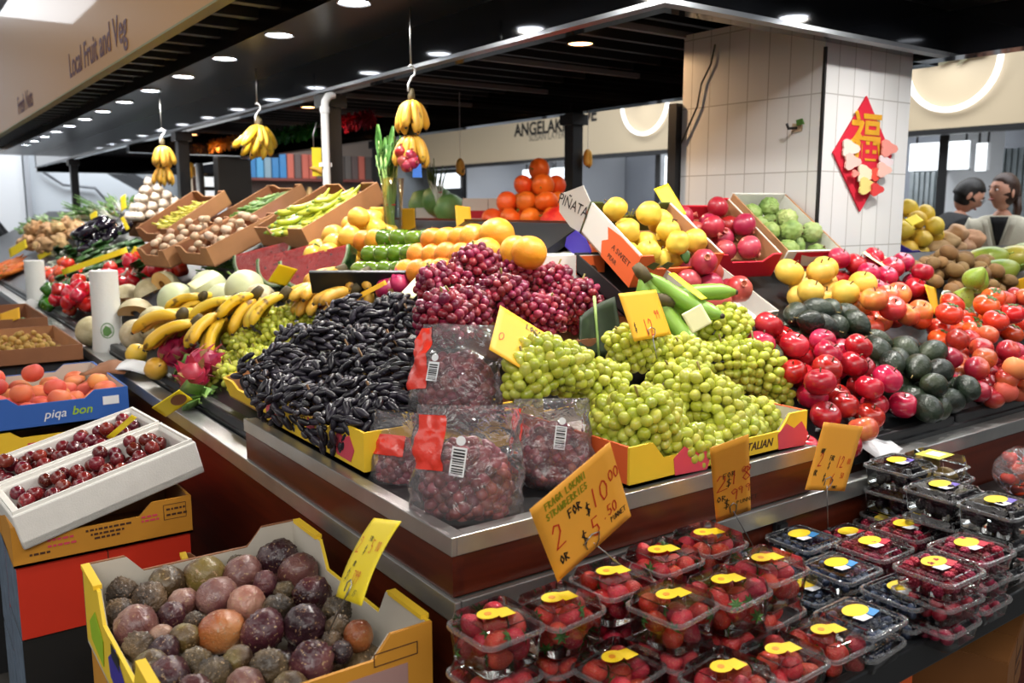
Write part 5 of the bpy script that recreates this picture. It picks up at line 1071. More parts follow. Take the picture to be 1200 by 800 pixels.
tagc([(434, 243), (451, 242), (450, 274), (433, 274)], 3.5, 'upright yellow tag nearest the vase of celery', m_yel); tagc([(470, 244), (486, 244), (487, 270), (472, 270)], 3.5, 'upright yellow tag on the far side of the celery vase', m_yel); tagc([(533, 240), (551, 243), (553, 268), (535, 267)], 3.3, 'upright amber tag behind the oranges', m_yel)
tagc([(494, 318), (511, 320), (484, 350), (467, 346)], 2.55, 'white glossy tag between black and red grapes', m_pale); tagc([(420, 344), (452, 328), (453, 333), (424, 349)], 2.7, 'slanting amber tag beside the halved dragon fruit', m_yel)
# plastic bag rolls on the rail
m_roll = plain('bag_roll_film', 'eceeea', .35, bump=.25, bscale=30); m_leafprint = plain('print_leaf_green', '5f8a4a', .6)
def bagroll(px, py, X, h, r, lab, torn):
    o = thing('bag_roll', lab, 'bag roll', T(*atX(px, py, X)) @ RZ(12))
    def f(u, v): a = 2 * PI * u; k = r * (1 + .05 * math.sin(3 * a + 5 * v) * (1 - v) + .10 * (1 - v) ** 2); return Vector((k * math.cos(a), k * math.sin(a), h * v))
    MB().grid(28, 14, f, closeu=True).build('film_roll', m_roll, o, 9); MB().lathe([(r * .2, h - .004), (r * .2, h), (r * .99, h + .002), (r, h - .01)], 28, cap=False).build('roll_end', m_roll, o, .6)
    MB().tube([(0, 0, -.06), (0, 0, h + .004)], .012, 10).build('spindle', m_white, o, 9)
    d = (o.matrix_world.inverted().to_3x3() @ (CAM - o.matrix_world.translation)); d.z = 0; d.normalize(); Mp = T(*(d * (r * 1.10) + Vector((0, 0, h * .33)))) @ look(d)
    ring = MB(); ring.loft([[(k * math.cos(i * PI / 12) * .8, k * math.sin(i * PI / 12), .001) for i in range(24)] for k in (.030, .034)], Mp, False, False); ring.prism([(-.016, -.02), (.0, -.026), (.018, -.01), (.012, .012), (-.006, .022), (-.018, .004)], .001, Mp); ring.build('leaf_logo', m_leafprint, o)
    if torn:
        MB().grid(8, 12, lambda u, v: Vector((-.02 - .05 * v + (u - .5) * .14 * (1 - .55 * v), -r - .015 - .05 * math.sin(v * 2), h * .42 - v * .24 + .012 * math.sin(u * 8 + v * 5)))).build('torn_bag', clear('torn_film', 'FAFAFA', .2, 1.4, .45), o, 9)
    return o
bagroll(128, 418, .77, .38, .058, 'white plastic bag roll with green leaf logo standing before the rockmelons', False)
bagroll(46, 382, .77, .42, .058, 'white plastic bag roll with a torn bag hanging toward the aisle', True)
pbag = MB().grid(12, 10, lambda u, v: Vector(((u - .5) * .22, (v - .5) * .16, .03 * math.sin(u * PI) * math.sin(v * PI) + .01 * noise.noise(Vector((u * 5, v * 5, 0)))))).build('paper_bag', m_kraftd, smooth=9, solid=.002); tag(pbag, 'crumpled brown paper lying on the rail below the plastic roll', 'paper bag'); pbag.matrix_world = T(*at(132, 432, .90)) @ RZ(60)
ws = MB().grid(6, 6, lambda u, v: Vector(((u - .5) * .16, (v - .5) * .10, .01 * math.sin(u * 4 + v)))).build('paper_sheet', m_white, smooth=9, solid=.001); tag(ws, 'white folded paper on the rail beside the yellow mango', 'paper'); ws.matrix_world = T(*at(160, 430, .915)) @ RZ(-50) @ RX(12)
# ================================================================ cartons and boxes in front of the counter
pcx0, pcx1, pcy0, pcy1, pcz = .245, .655, 1.135, 1.705, .853
Fpas = T((pcx0 + pcx1) / 2, pcy0, pcz - .15)
m_sidepr = plain('carton_yellow_side', 'f0cc34', .55, var=.05)
pas = carton('fruit_carton', 'big open yellow carton heaped with passionfruit in front of the redwood counter', Fpas, pcx1 - pcx0, pcy1 - pcy0, .15, m_corange, m_cardgrey, cut=.035, cw=.50, sidecut=.05, sides=m_sidepr, fold=m_cyel)
pk = KIDS[pas.name]; pk[2].data.materials[0] = m_kraftd; bkl = KIDS[pk[2].name][0]
MB().box((0, 0, 0), (.12, .05, .0008), FM(.10, .07)).build('print_patch', plain('print_mauve', 'a8837c', .6), pk[1])
mbx = MB()
for z in (.125, .105): mbx.box((0, 0, 0), (.075, .0015, .0006), FM(.14, z))
for x in (.1025, .1775): mbx.box((0, 0, 0), (.0015, .02, .0006), FM(x, .115))
mbx.build('print_frame', m_brownink, pk[1])
sd = pk[3]
for y, c_ in ((.12, m_pinkprint), (.30, m_cpurp), (.46, m_greenprint)):
    MB().prism([(-.05, 0), (.05, -.01), (.06, .04), (.0, .07), (-.06, .03)], .0006, T(pcx0 - (pcx0 + pcx1) / 2 - .0012, y, .03) @ RZ(-90) @ FN).build('fruit_print', c_, sd)
MB().prism([(-.03, -.012), (.03, -.012), (.03, .012), (-.03, .012)], .0006, T(pcx0 - (pcx0 + pcx1) / 2 - .0014, .30, .085) @ RZ(-90) @ FN).build('hand_hole', m_dark, sd)
PFL = [(141, 691, 36, 'wrinkled'), (185, 675, 44, 'brown'), (178, 699, 40, 'wrinkled'), (235, 662, 46, 'brown'), (275, 671, 45, 'pink'), (256, 700, 48, 'pink'), (216, 705, 34, 'pink'), (195, 725, 34, 'purple'), (161, 734, 52, 'pink'), (141, 718, 34, 'wrinkled'),
 (286, 707, 44, 'cream'), (258, 740, 52, 'orange'), (216, 750, 36, 'brown'), (228, 729, 26, 'wrinkled'), (193, 763, 36, 'dark'), (191, 792, 52, 'purple'), (229, 775, 34, 'wrinkled'), (250, 792, 44, 'wrinkled'), (276, 776, 36, 'brown'), (188, 745, 28, 'cream'), (267, 652, 24, 'wrinkled'),
 (317, 648, 46, 'dark'), (357, 668, 45, 'pink'), (311, 684, 30, 'purple'), (333, 693, 24, 'wrinkled'), (366, 696, 44, 'purple'), (325, 711, 32, 'wrinkled'), (355, 733, 50, 'dark'), (309, 740, 52, 'purple'), (395, 716, 36, 'wrinkled'), (396, 735, 30, 'wrinkled'), (420, 745, 36, 'orange'), (388, 752, 26, 'wrinkled'), (400, 764, 28, 'dark'),
 (315, 783, 46, 'wrinkled'), (365, 778, 54, 'purple'), (150, 762, 36, 'wrinkled'), (288, 803, 44, 'pink'), (340, 806, 40, 'brown'), (232, 812, 46, 'purple'), (160, 790, 40, 'brown')]
bodies = []
for px, py, dpx, kind in PFL:
    p = at(px, py, .795); D = (p - CAM).dot(FW); bodies.append([p, dpx * D / FPX / 2 * .97, kind])
lo = Vector((pcx0 + .012, pcy0 + .012, pcz - .14)); hi = Vector((pcx1 - .012, pcy1 - .012, 2))
for it in range(90):
    for i in range(len(bodies)):
        for j in range(i):
            a, b = bodies[i], bodies[j]; d = a[0] - b[0]; L_ = d.length; need = (a[1] + b[1]) * .96
            if L_ < need:
                k = d.normalized() * (need - L_) * .5 if L_ > 1e-6 else Vector((0, 0, .002)); k.z *= 1.0
                sa = b[1] / (a[1] + b[1]) * 2; a[0] = a[0] + k * sa * .5; b[0] = b[0] - k * (2 - sa) * .5
    for b in bodies:
        for q in range(3): b[0][q] = max(lo[q] + b[1], min(hi[q] - b[1], b[0][q]))
        b[0].z = min(b[0].z, .835)
PFN = {'wrinkled': 'wrinkled grey-brown passionfruit', 'pink': 'smooth pinkish passionfruit', 'purple': 'shiny purple-red passionfruit', 'brown': 'smooth olive-brown passionfruit', 'orange': 'orange-brown passionfruit', 'cream': 'pale cream-pink passionfruit', 'dark': 'very dark purple passionfruit'}
by_kind = {}
for p, r_, kind in bodies:
    o = PF[kind].put(T(*p) @ rot_rand() @ Matrix.Scale(r_ / .038, 4), 'x', 'passionfruit in the yellow carton'); by_kind.setdefault(kind, []).append(o)
for kind, lst in by_kind.items():
    name_rows(lst, PFN[kind], 'of its colour', 4)
under = {}
heap_under = pile(pcx1 - pcx0 - .03, pcy1 - pcy0 - .03, 30, .036, lambda x, y: .06, 77)
for i, (x, y, z, r_) in enumerate(heap_under):
    if z < .05: PF['wrinkled' if i % 3 else 'dark'].put(Fpas @ T(x, (pcy1 - pcy0) / 2 + y, .006 + z) @ rot_rand() @ Matrix.Scale(.9, 4), 'dark passionfruit at the bottom of the yellow carton, under the others', 'passionfruit at the carton bottom')
def closed(name, label, M, w, d, h, mat, side=None, tape=True, cat='box', group=None):
    o = thing(name, label, cat, M, group); bx((-w / 2, 0, 0), (w / 2, d, h), 'body', mat, o)
    if side: bx((-w / 2 - .0012, .004, .004), (-w / 2, d - .004, h - .004), 'side_print', side, o)
    bx((-w / 2 + .002, .002, h), (-.002, d - .002, h + .003), 'flap', mat, o); bx((.002, .002, h), (w / 2 - .002, d - .002, h + .003), 'flap', mat, o)
    MB().box2((-.0012, -.0008, .0), (.0012, 0, h)).build('seam', m_brownink, o)
    return o
m_sidegrey = plain('carton_side_blue', '5f6f82', .55, var=.3, vscale=30)
for i, (z0, h, mt, lab) in enumerate(((.50, .195, m_corange, 'orange carton directly under the passionfruit carton'), (.25, .24, m_cyel, 'yellow carton second below the passionfruit'), (0, .24, m_corange, 'orange carton on the floor under the passionfruit stack'))):
    closed('stacked_carton', lab, T(.45, 1.15, z0), .40, .55, h, mt)
# foam boxes of plums
def foam_box(name, lab, M, L, Wd, H, t=.022):
    o = thing(name, lab, 'foam box', M)
    bx((0, 0, 0), (L, Wd, t), 'base', m_foam, o, .004)
    for nm, a, b in (('long_side', (0, 0, 0), (L, t, H)), ('long_side', (0, Wd - t, 0), (L, Wd, H)), ('end_wall', (0, t, 0), (t, Wd - t, H)), ('end_wall', (L - t, t, 0), (L, Wd - t, H))): bx(a, b, nm, m_foam, o, .004)
    rim = MB()
    for a, b in (((.005, .006, H), (L - .005, .012, H + .008)), ((.005, Wd - .012, H), (L - .005, Wd - .006, H + .008)), ((.006, .012, H), (.012, Wd - .012, H + .008)), ((L - .012, .012, H), (L - .006, Wd - .012, H + .008))): rim.box2(a, b)
    rim.build('rim', m_foam, o)
    return o
def plums(M, L, Wd, n, seed, noun, where, grp, H):
    g = random.Random(seed); out = []
    for (x, y, z, rr) in pile(L - .05, Wd - .05, n, .0185, H, seed, .1):
        out.append(P['plum'].put(M @ T(L / 2 + x, Wd / 2 + y, .022 + z) @ rot_rand(g) @ Matrix.Scale(rr / .019, 4), noun, grp))
    name_rows(out, noun, where, 12)
nl = at(13, 606, .83); nr = at(229, 517, .93)
Lf = (nr - nl).length; ex = (nr - nl).normalized(); ey = Vector((0, 0, 1)).cross(ex).normalized(); ez = ex.cross(ey)
Rf = Matrix((ex, ey, ez)).transposed().to_4x4()
M1 = T(*(nl - ez * .085)) @ Rf; M2 = T(*(nl - ez * .085 + ey * .242 + ex * .0)) @ Rf
foam_box('foam_box', 'white polystyrene box of small plums, the nearer one with its long side facing out', M1, Lf, .235, .085)
foam_box('foam_box', 'white polystyrene box of small plums, the further one against the blue carton', M2, Lf, .235, .085)
plums(M1, Lf, .235, 62, 1, 'small dark red plum', 'of the nearer foam box', 'plums in the nearer foam box', lambda x, y: .03 + .02 * (y / .12) + .0 * x)
plums(M2, Lf, .235, 66, 2, 'small dark red plum', 'of the further foam box', 'plums in the further foam box', lambda x, y: .03 + .02 * (y / .12))
fc = carton('fruit_carton', 'orange-yellow open carton holding up the nearer foam box, printed with small text', T(.368, 2.152, .705), .39, .236, .095, m_corange, m_kraft, cut=.03, cw=.38)
fp = KIDS[fc.name][1]
for x, z, w_, mt in ((-.145, .078, .055, m_brownink), (-.145, .024, .035, m_brownink), (-.10, .05, .05, m_pinkprint), (-.1, .036, .05, m_pinkprint), (.0, .055, .09, m_brownink), (.0, .044, .07, m_brownink), (.0, .034, .055, m_brownink), (.095, .062, .035, m_pinkprint), (.095, .052, .035, m_pinkprint), (.155, .07, .04, m_brownink), (.155, .056, .04, m_brownink)):
    g2 = MB(); xx = x - w_ / 2; g = random.Random(int(x * 1e4 + z * 1e5))
    while xx < x + w_ / 2: a = g.uniform(.004, .012); g2.box((xx + a / 2, 0, 0), (a, .005, .0006), FM(0, z)); xx += a + .003
    g2.build('print_line', mt, fp)
fb_ = MB()
for z in (.082, .045): fb_.box((0, 0, 0), (.052, .0012, .0006), FM(.155, z))
for x in (.129, .181): fb_.box((0, 0, 0), (.0012, .037, .0006), FM(x, .0635))
fb_.build('print_frame', m_brownink, fp)
closed('stacked_carton', 'bright red carton under the printed orange-yellow carton', T(.368, 2.16, .53), .38, .23, .168, m_cred, m_sidegrey)
closed('stacked_carton', 'black carton under the bright red carton', T(.368, 2.165, .27), .38, .23, .255, m_dark, m_sidegrey); closed('stacked_carton', 'black carton on the floor below the red carton', T(.368, 2.165, 0), .38, .23, .265, m_dark, m_sidegrey)
carton('fruit_carton', 'orange-yellow open carton holding up the further foam box', T(.368, 2.396, .705), .39, .236, .095, m_corange, m_kraft, cut=.03, cw=.38)
closed('stacked_carton', 'red carton behind the bright red one, under the further foam box', T(.368, 2.40, .40), .38, .23, .30, m_cred, m_sidegrey); closed('stacked_carton', 'black carton on the floor under the further foam box', T(.368, 2.40, 0), .38, .23, .395, m_dark, m_sidegrey)
# small carton behind the passionfruit, crate pieces
sc_ = carton('fruit_carton', 'low brown carton with yellow edges between foam boxes and passionfruit', T(.575, 1.86, .58) @ RZ(-8), .18, .22, .10, m_kraftd, m_kraftd, cut=.03, fold=m_cyel)
closed('stacked_carton', 'black carton carrying the low brown carton', T(.57, 1.85, 0), .20, .24, .575, m_dark)
# blue carton stack and the nut tray behind
bl = carton('fruit_carton', 'blue open carton of peaches with white and green lettering behind the foam boxes', T(.40, 3.12, .80), .46, .60, .105, m_cblue, m_cardgrey, cut=.025, cw=.42)
fp = KIDS[bl.name][1]
lettering('piqa', .040, m_whiteink, fp, FM(.005, .040), shear=.25); lettering('bon', .040, m_greenprint, fp, FM(.085, .043), shear=.25, off=.0006); MB().box((0, 0, 0), (.05, .028, .0006), FM(.175, .065)).build('white_label', m_whiteink, fp)
heap('peach', T(.40, 3.42, .808), .43, .57, 36, .038, .01, 'pink-orange peach', 'in the blue carton', 'peaches in the blue carton', 41, per=7)
yc = carton('fruit_carton', 'yellow printed carton directly under the blue peach carton', T(.40, 3.12, .70), .46, .60, .097, m_cyel, m_kraft, cut=.022, cw=.42)
fp = KIDS[yc.name][1]; MB().prism([(-.06, -.02), (.05, -.02), (.07, .005), (.02, .02), (-.05, .012)], .0006, FM(.06, .04)).build('fruit_print', m_leaf, fp); MB().box((0, 0, 0), (.06, .01, .0006), FM(-.05, .05)).build('print_line', m_pinkprint, fp); MB().box((0, 0, 0), (.05, .006, .0006), FM(-.05, .035)).build('print_line', m_pinkprint, fp)
closed('stacked_carton', 'red carton under the yellow printed carton', T(.40, 3.13, .50), .45, .58, .198, m_cred); closed('stacked_carton', 'black carton at the bottom of the peach stack', T(.40, 3.13, 0), .45, .58, .495, m_dark)
nt_ = carton('nut_tray', 'brown shallow carton of tan longans behind the blue peach carton', T(.40, 4.05, .86), .50, .75, .07, m_kraftd, m_kraft, cut=.0, cat='tray')
heap('berry_green', T(.38, 4.42, .868), .46, .70, 170, .020, .03, 'tan longan fruit in the brown shallow carton', '', 'longans in the brown carton', 42, per=0, H=lambda x, y: .04 + .02 * noise.noise(Vector((x * 6, y * 6, 0))))
for o in [o for o in COL.objects if o.get('group') == 'longans in the brown carton']: o['label'] = 'small round tan longan in the brown shallow carton'
closed('stacked_carton', 'dark carton under the brown longan carton', T(.40, 4.08, 0), .48, .70, .855, m_dkgrey)
wc_ = carton('vegetable_crate', 'wooden-sided crate of green cucumbers beside the torn plastic bag', T(.40, 5.0, .84), .50, .80, .11, m_kraftd, m_kraftd, cut=0, cat='crate')
scatter('cucumber_small', T(.40, 5.4, .85), .46, .7, 22, .024, .05, 'green cucumber', 'cucumbers in the crate', 14, 20, 20, where='of the wooden-sided crate', per=8)
closed('stacked_carton', 'dark carton under the cucumber crate', T(.40, 5.0, 0), .48, .76, .835, m_dkgrey)
tagc([(0, 368), (22, 360), (24, 373), (0, 381)], 4.4, 'amber tag lying on the cucumber crate', m_yel)
# cards at the plum boxes
tagc([(124, 512), (155, 486), (160, 489), (131, 515)], 2.3, 'narrow yellow tag stuck into the further foam box of plums', m_ye)
o = tagc([(176, 476), (212, 458), (224, 466), (196, 490)], 2.2, 'yellow tag with a round photo of brown fruit clipped to the metal rail', m_ye, photo=True)
# cartons below the berry shelf
for i, (px, py, z, yaw, w, d, h, lab) in enumerate(((1168, 762, .34, 18, .30, .30, .16, 'brown printed carton highest below the berry shelf'), (1120, 800, .18, 24, .34, .30, .155, 'brown carton second down below the berry shelf'), (1050, 800, .36, 5, .16, .14, .1, 'small reddish open box under the shelf edge'))):
    p = at(px, py, z + h)
    if i < 2:
        o = closed('stacked_carton', lab, T(p.x + .1, p.y, z) @ RZ(yaw), w, d, h, plain('carton_brown', '7a4c20', .65, var=.1)); MB().box((0, 0, 0), (.10, .012, .0006), FM(.05, h * .6)).build('print_line', m_brownink, o); MB().box((0, 0, 0), (.07, .008, .0006), FM(.05, h * .4)).build('print_line', m_brownink, o)
    else: carton('small_box', lab, T(p.x, p.y, z) @ RZ(yaw), w, d, h, m_cor, m_kraftd, cut=0)
closed('stacked_carton', 'brown carton on the floor under the shelf stack', T(1.95, .86, 0) @ RZ(20), .5, .3, .178, MATS['carton_brown'])
closed('stacked_carton', 'dark carton on the floor carrying the small reddish box', T(1.32, .62, 0), .3, .3, .355, m_dark)
# ================================================================ clear punnets of berries
m_pet = clear('punnet_plastic', 'FCFDFD', .05, 1.42, 0, .04, 30, .9); m_petrim = clear('punnet_rim_plastic', 'F0F6F4', .08, 1.7, .10, .2, 60, 2.2)
m_lab = plain('label_yellow', 'f6d21e', .4); m_lred = plain('label_red', 'd3213c', .4); m_lblue = plain('label_blue', '3a8fd0', .4); m_lviolet = plain('label_violet', '6a58b8', .4); m_lwhite = plain('label_white', 'e6e6ea', .4); m_lorange = plain('label_orange', 'e8952a', .4)
def rrect(w, d, r, z, n=4):
    out = []
    for cx, cy, a0 in ((w / 2 - r, d / 2 - r, 0), (-w / 2 + r, d / 2 - r, 90), (-w / 2 + r, -d / 2 + r, 180), (w / 2 - r, -d / 2 + r, 270)):
        for i in range(n + 1): a = R(a0 + 90 * i / n); out.append((cx + r * math.cos(a), cy + r * math.sin(a), z))
    return out
def punnet_mk(W_, D_, Ht, Hl, kind, ribs=True):
    def mk():
        o = thing('berry_punnet', '', 'punnet')
        tb = MB(); tb.loft([rrect(W_ * .80, D_ * .80, .012, .001), rrect(W_ * .86, D_ * .86, .014, .004), rrect(W_ * .93, D_ * .93, .016, Ht)], cap0=True, cap1=False); tb.build('tub', m_pet, o, .7)
        rm = MB(); rm.loft([rrect(W_ * .93, D_ * .93, .016, Ht - .001), rrect(W_, D_, .018, Ht), rrect(W_ * 1.01, D_ * 1.01, .018, Ht + .003), rrect(W_, D_, .018, Ht + .0065), rrect(W_ * .92, D_ * .92, .016, Ht + .0065)], cap0=False, cap1=False); rm.build('rim', m_petrim, o, .7)
        ld = MB(); zt = Ht + Hl; ld.loft([rrect(W_ * .92, D_ * .92, .016, Ht + .006), rrect(W_ * .86, D_ * .86, .014, zt - .004), rrect(W_ * .83, D_ * .83, .013, zt), rrect(W_ * .78, D_ * .78, .012, zt + .0005), rrect(W_ * .76, D_ * .76, .011, zt - .002)], cap0=False, cap1=True); ld.build('lid', m_pet, o, .7)
        z = zt + .0012
        if kind == 'straw':
            el = [(.020 * math.cos(i * PI / 10) - .010, .016 * math.sin(i * PI / 10) + .004) for i in range(20)]
            st_ = MB().prism(el, .0006, T(0, 0, z)).prism([(-.004, -.018), (.022, -.021), (.024, .004), (.004, .010)], .0006, T(0, 0, z + .0002)).build('label', m_lab, o)
            MB().prism([(.006 * math.cos(i * PI / 5), .0055 * math.sin(i * PI / 5)) for i in range(10)], .0005, T(-.012, .004, z + .0006)).build('berry_print', m_lorange, st_)
        else:
            col = {'blue': m_lblue, 'rasp': m_lred, 'black': m_lviolet}[kind]
            st_ = MB().prism([(.029 * math.cos(i * PI / 12), .018 * math.sin(i * PI / 12) + .010) for i in range(24)], .0006, T(0, 0, z + .0003)).build('label', m_lab, o)
            MB().prism([(-.018, -.018), (.008, -.020), (.010, .0), (-.020, .0)], .0005, T(-.008, -.002, z)).build('label_base', m_lwhite, o); MB().prism([(.004, -.018), (.032, -.014), (.030, .002), (.004, .004)], .0005, T(0, -.002, z + .0001)).build('label_strip', col, o)
        if kind != 'straw':
            vb = MB()
            for i in range(9):
                vb.box(((i - 4) * W_ * .085, -D_ * .405, zt - .0012), (W_ * .045, D_ * .02, .0008)); vb.box((W_ * .405, (i - 4) * D_ * .085, zt - .0012), (W_ * .02, D_ * .045, .0008))
            vb.build('vent_slat', m_petrim, o)
        return o
    return Proto(mk)
PU = {'straw': punnet_mk(.118, .112, .050, .024, 'straw'), 'blue': punnet_mk(.122, .116, .026, .012, 'blue'), 'rasp': punnet_mk(.122, .116, .030, .014, 'rasp'), 'black': punnet_mk(.128, .12, .042, .016, 'black')}
PH = {'straw': .0755, 'blue': .0395, 'rasp': .0455, 'black': .0595}; PT = {'straw': .050, 'blue': .026, 'rasp': .030, 'black': .042}
# berries
def straw_mk():
    def fn(p): u = p.normalized(); k = (1 - .30 * max(0, -u.z) ** 1.2); return Vector((u.x * .0175 * k, u.y * .0175 * k, u.z * .0215 - .002 * math.exp(-((1 - u.z) / .1) ** 2)))
    o = MB().ball((1, 1, 1), 14, 11, fn=fn).build('strawberry', fruit('strawberry_skin', ['a80c16', 'cc1e26', 'dd4038'], .28, 5, .12, .01, bump=.5, bscale=420, coat=.2, spots='e0a060', spotscale=520), smooth=9); o['category'] = 'strawberry'
    mb = MB()
    for i in range(7):
        a = i * 2 * PI / 7; e = Vector((math.cos(a), math.sin(a), 0)); s = Vector((-e.y, e.x, 0)); mb.add([(0, 0, .021), e * .006 + s * .003 + Vector((0, 0, .0218)), e * .015 + Vector((0, 0, .0190)), e * .006 - s * .003 + Vector((0, 0, .0218))], [(0, 1, 2, 3)])
    mb.build('calyx', m_leaf, o); return o
P['straw'] = Proto(straw_mk)
m_strawskin = fruit('strawberry_skin', ['a80c16', 'cc1e26', 'dd4038'], .28, 5, .12, .01, bump=.5, bscale=420, coat=.2, spots='e0a060', spotscale=520)
P['blueb'] = roundfruit('blueberry', 'blueberry', fruit('blueberry_skin', ['1e2740', '34405e', '4a5878'], .5, 9, .2, .01), .0078, None, nu=10, nv=8, sq=.88, dt=.22, db=0)
def cluster_mk(name, mat, r, L, n):
    def mk():
        mb = MB()
        for i in range(n):
            z = 1 - 2 * (i + .5) / n; q = math.sqrt(1 - z * z); a = i * 2.4; k = 1 - .25 * max(0, -z); mb.ball((r * .40,) * 3, 7, 5, T(q * math.cos(a) * r * .75 * k, q * math.sin(a) * r * .75 * k, z * L * .75))
        o = mb.build(name, mat, smooth=9); o['category'] = name; return o
    return Proto(mk)
P['raspb'] = cluster_mk('raspberry', fruit('raspberry_skin', ['8c1230', 'b8284a'], .4, 9, .15, .01), .0095, .0105, 26); P['blackb'] = cluster_mk('blackberry', fruit('blackberry_skin', ['100a12', '241420'], .25, 9, .15, .01, coat=.2), .010, .0125, 28)
def fill(M, kind, lab, n, seed):
    g = random.Random(seed); W_, D_ = .096, .091
    if kind == 'straw':
        for (x, y, z, rr) in pile(W_ * 1.0, D_ * 1.0, n, .0158, lambda a, b: .062, seed, .06, 160):
            if z < .059: P['straw'].put(M @ T(x, y, z + .002) @ rot_rand(g) @ Matrix.Scale(.97, 4), 'red strawberry inside the ' + lab, 'strawberries in the ' + lab)
    else:
        key, r0, cap, sc = {'blue': ('blueb', .0078, .030, 1), 'rasp': ('raspb', .0098, .036, 1), 'black': ('blackb', .011, .05, 1)}[kind]
        for (x, y, z, rr) in pile(W_, D_, n, r0, lambda a, b: cap, seed, .08):
            if z < cap: P[key].put(M @ T(x, y, z + .002) @ rot_rand(g), {'blue': 'dark blueberry', 'rasp': 'dark pink raspberry', 'black': 'black blackberry'}[kind] + ' inside the ' + lab, {'blue': 'blueberries', 'rasp': 'raspberries', 'black': 'blackberries'}[kind] + ' in the ' + lab)
def stuff_fill(M, kind, lab, n, seed):
    """lower layers, glimpsed only through the punnets on top of them"""
    mb = MB(); g = random.Random(seed); r0, cap, sq, nm, mt = {'straw': (.0165, .058, 1.15, 'strawberries', MATS.get('strawberry_skin')), 'blue': (.0082, .030, .9, 'blueberries', MATS.get('blueberry_skin')), 'rasp': (.0105, .036, 1.1, 'raspberries', MATS.get('raspberry_skin')), 'black': (.0115, .05, 1.2, 'blackberries', MATS.get('blackberry_skin'))}[kind]
    for (x, y, z, rr) in [q for q in pile(.092, .088, n, r0, lambda a, b: cap, seed, .08, 120) if q[2] < cap]: mb.ball((rr, rr, rr * sq), 9, 7, T(x, y, min(z, cap) + .002) @ rot_rand(g))
    o = mb.build('berry_fill', mt, smooth=9, M=M); tag(o, nm + ' filling the ' + lab, 'berries', None, 'stuff')
SHZ = .7505
def stack(kind, px, py, levels, yaw, lab, seed, zrim=None, full=True):
    """a stack whose top rim centre shows at (px, py); levels counted from the shelf"""
    h = PH[kind]; ztop = SHZ + (levels - 1) * h + PT[kind]; c = at(px, py, ztop)
    for L_ in range(levels):
        g = random.Random(seed * 7 + L_); M = T(c.x + g.uniform(-.003, .003) * (L_ < levels - 1), min(c.y, 1.062), SHZ + L_ * h) @ RZ(yaw + (g.uniform(-4, 4) if L_ < levels - 1 else 0)); top = L_ == levels - 1
        nm = lab if top else ['punnet directly below the ', 'punnet second below the ', 'punnet third below the '][min(2, levels - 2 - L_)] + lab
        PU[kind].put(M, ('clear ' if top else 'clear ') + nm, {'straw': 'strawberry punnets', 'blue': 'blueberry punnets', 'rasp': 'raspberry punnets', 'black': 'blackberry punnets'}[kind])
        n = {'straw': 30, 'blue': 52, 'rasp': 36, 'black': 34}[kind]
        if (kind == 'straw' and top) or (top and full): fill(M, kind, nm, n, seed + L_)
        else: stuff_fill(M, kind, nm, n, seed + L_)
st_specs = [(581, 736, 2, 4, 'strawberry punnet nearest the stand corner'), (655, 716, 2, 6, 'strawberry punnet under the big orange card'), (718, 684, 2, 2, 'strawberry punnet third along the rail'), (777, 658, 2, 3, 'strawberry punnet fourth along the rail'), (829, 637, 2, 0, 'strawberry punnet furthest along the rail'),
  (788, 712, 2, 8, 'strawberry punnet with the brightest white rim'), (852, 694, 2, 5, 'strawberry punnet middle of the second row'), (898, 668, 2, 2, 'strawberry punnet beside the blueberries'), (725, 785, 1, 10, 'low strawberry punnet cut by the frame below two stacks'), (852, 797, 1, 8, 'low strawberry punnet at the frame edge'), (916, 776, 1, 2, 'low strawberry punnet second from the blueberries'), (969, 753, 1, 0, 'low strawberry punnet touching the blueberries')]
for i, (px, py, lv, yaw, lab) in enumerate(st_specs): stack('straw', px, py, lv, yaw, lab, 200 + i)
bl_specs = [('blue', 926, 628, 2, 0, 'blueberry punnet at the back below the 18.00 card', 1), ('blue', 876, 642, 1, 3, 'blueberry punnet mostly hidden behind strawberries', 0), ('blue', 985, 668, 2, 0, 'blueberry punnet in the centre of its group', 1), ('blue', 950, 692, 1, 2, 'low blueberry punnet beside strawberries', 0), ('blue', 1060, 696, 2, -2, 'blueberry punnet near the shelf edge touching raspberries', 1), ('blue', 1008, 726, 2, 2, 'blueberry punnet nearest the shelf edge, shiny', 1),
  ('rasp', 966, 620, 1, 0, 'raspberry punnet behind the blueberries at the rail', 1), ('rasp', 1004, 604, 1, 0, 'raspberry punnet below the 12.00 card', 1), ('rasp', 1064, 622, 2, -2, 'raspberry punnet beside the blackberry stack', 1), ('rasp', 1024, 643, 2, 1, 'raspberry punnet in the centre of its group', 1), ('rasp', 1138, 646, 3, -2, 'raspberry punnet touching the tallest blackberries', 1), ('rasp', 1100, 669, 3, 0, 'raspberry punnet with a glaring reflection', 1),
  ('black', 1040, 544, 3, 0, 'blackberry punnet on the tall stack below the avocados', 1), ('black', 1086, 557, 2, 2, 'blackberry punnet half behind the tall stack', 0), ('black', 1106, 577, 3, -2, 'blackberry punnet with a glossy white label', 1), ('black', 1172, 596, 3, -3, 'blackberry punnet at the frame edge', 1)]
for i, (k, px, py, lv, yaw, lab, f) in enumerate(bl_specs): stack(k, px, py, lv, yaw, lab, 300 + i, full=bool(f))
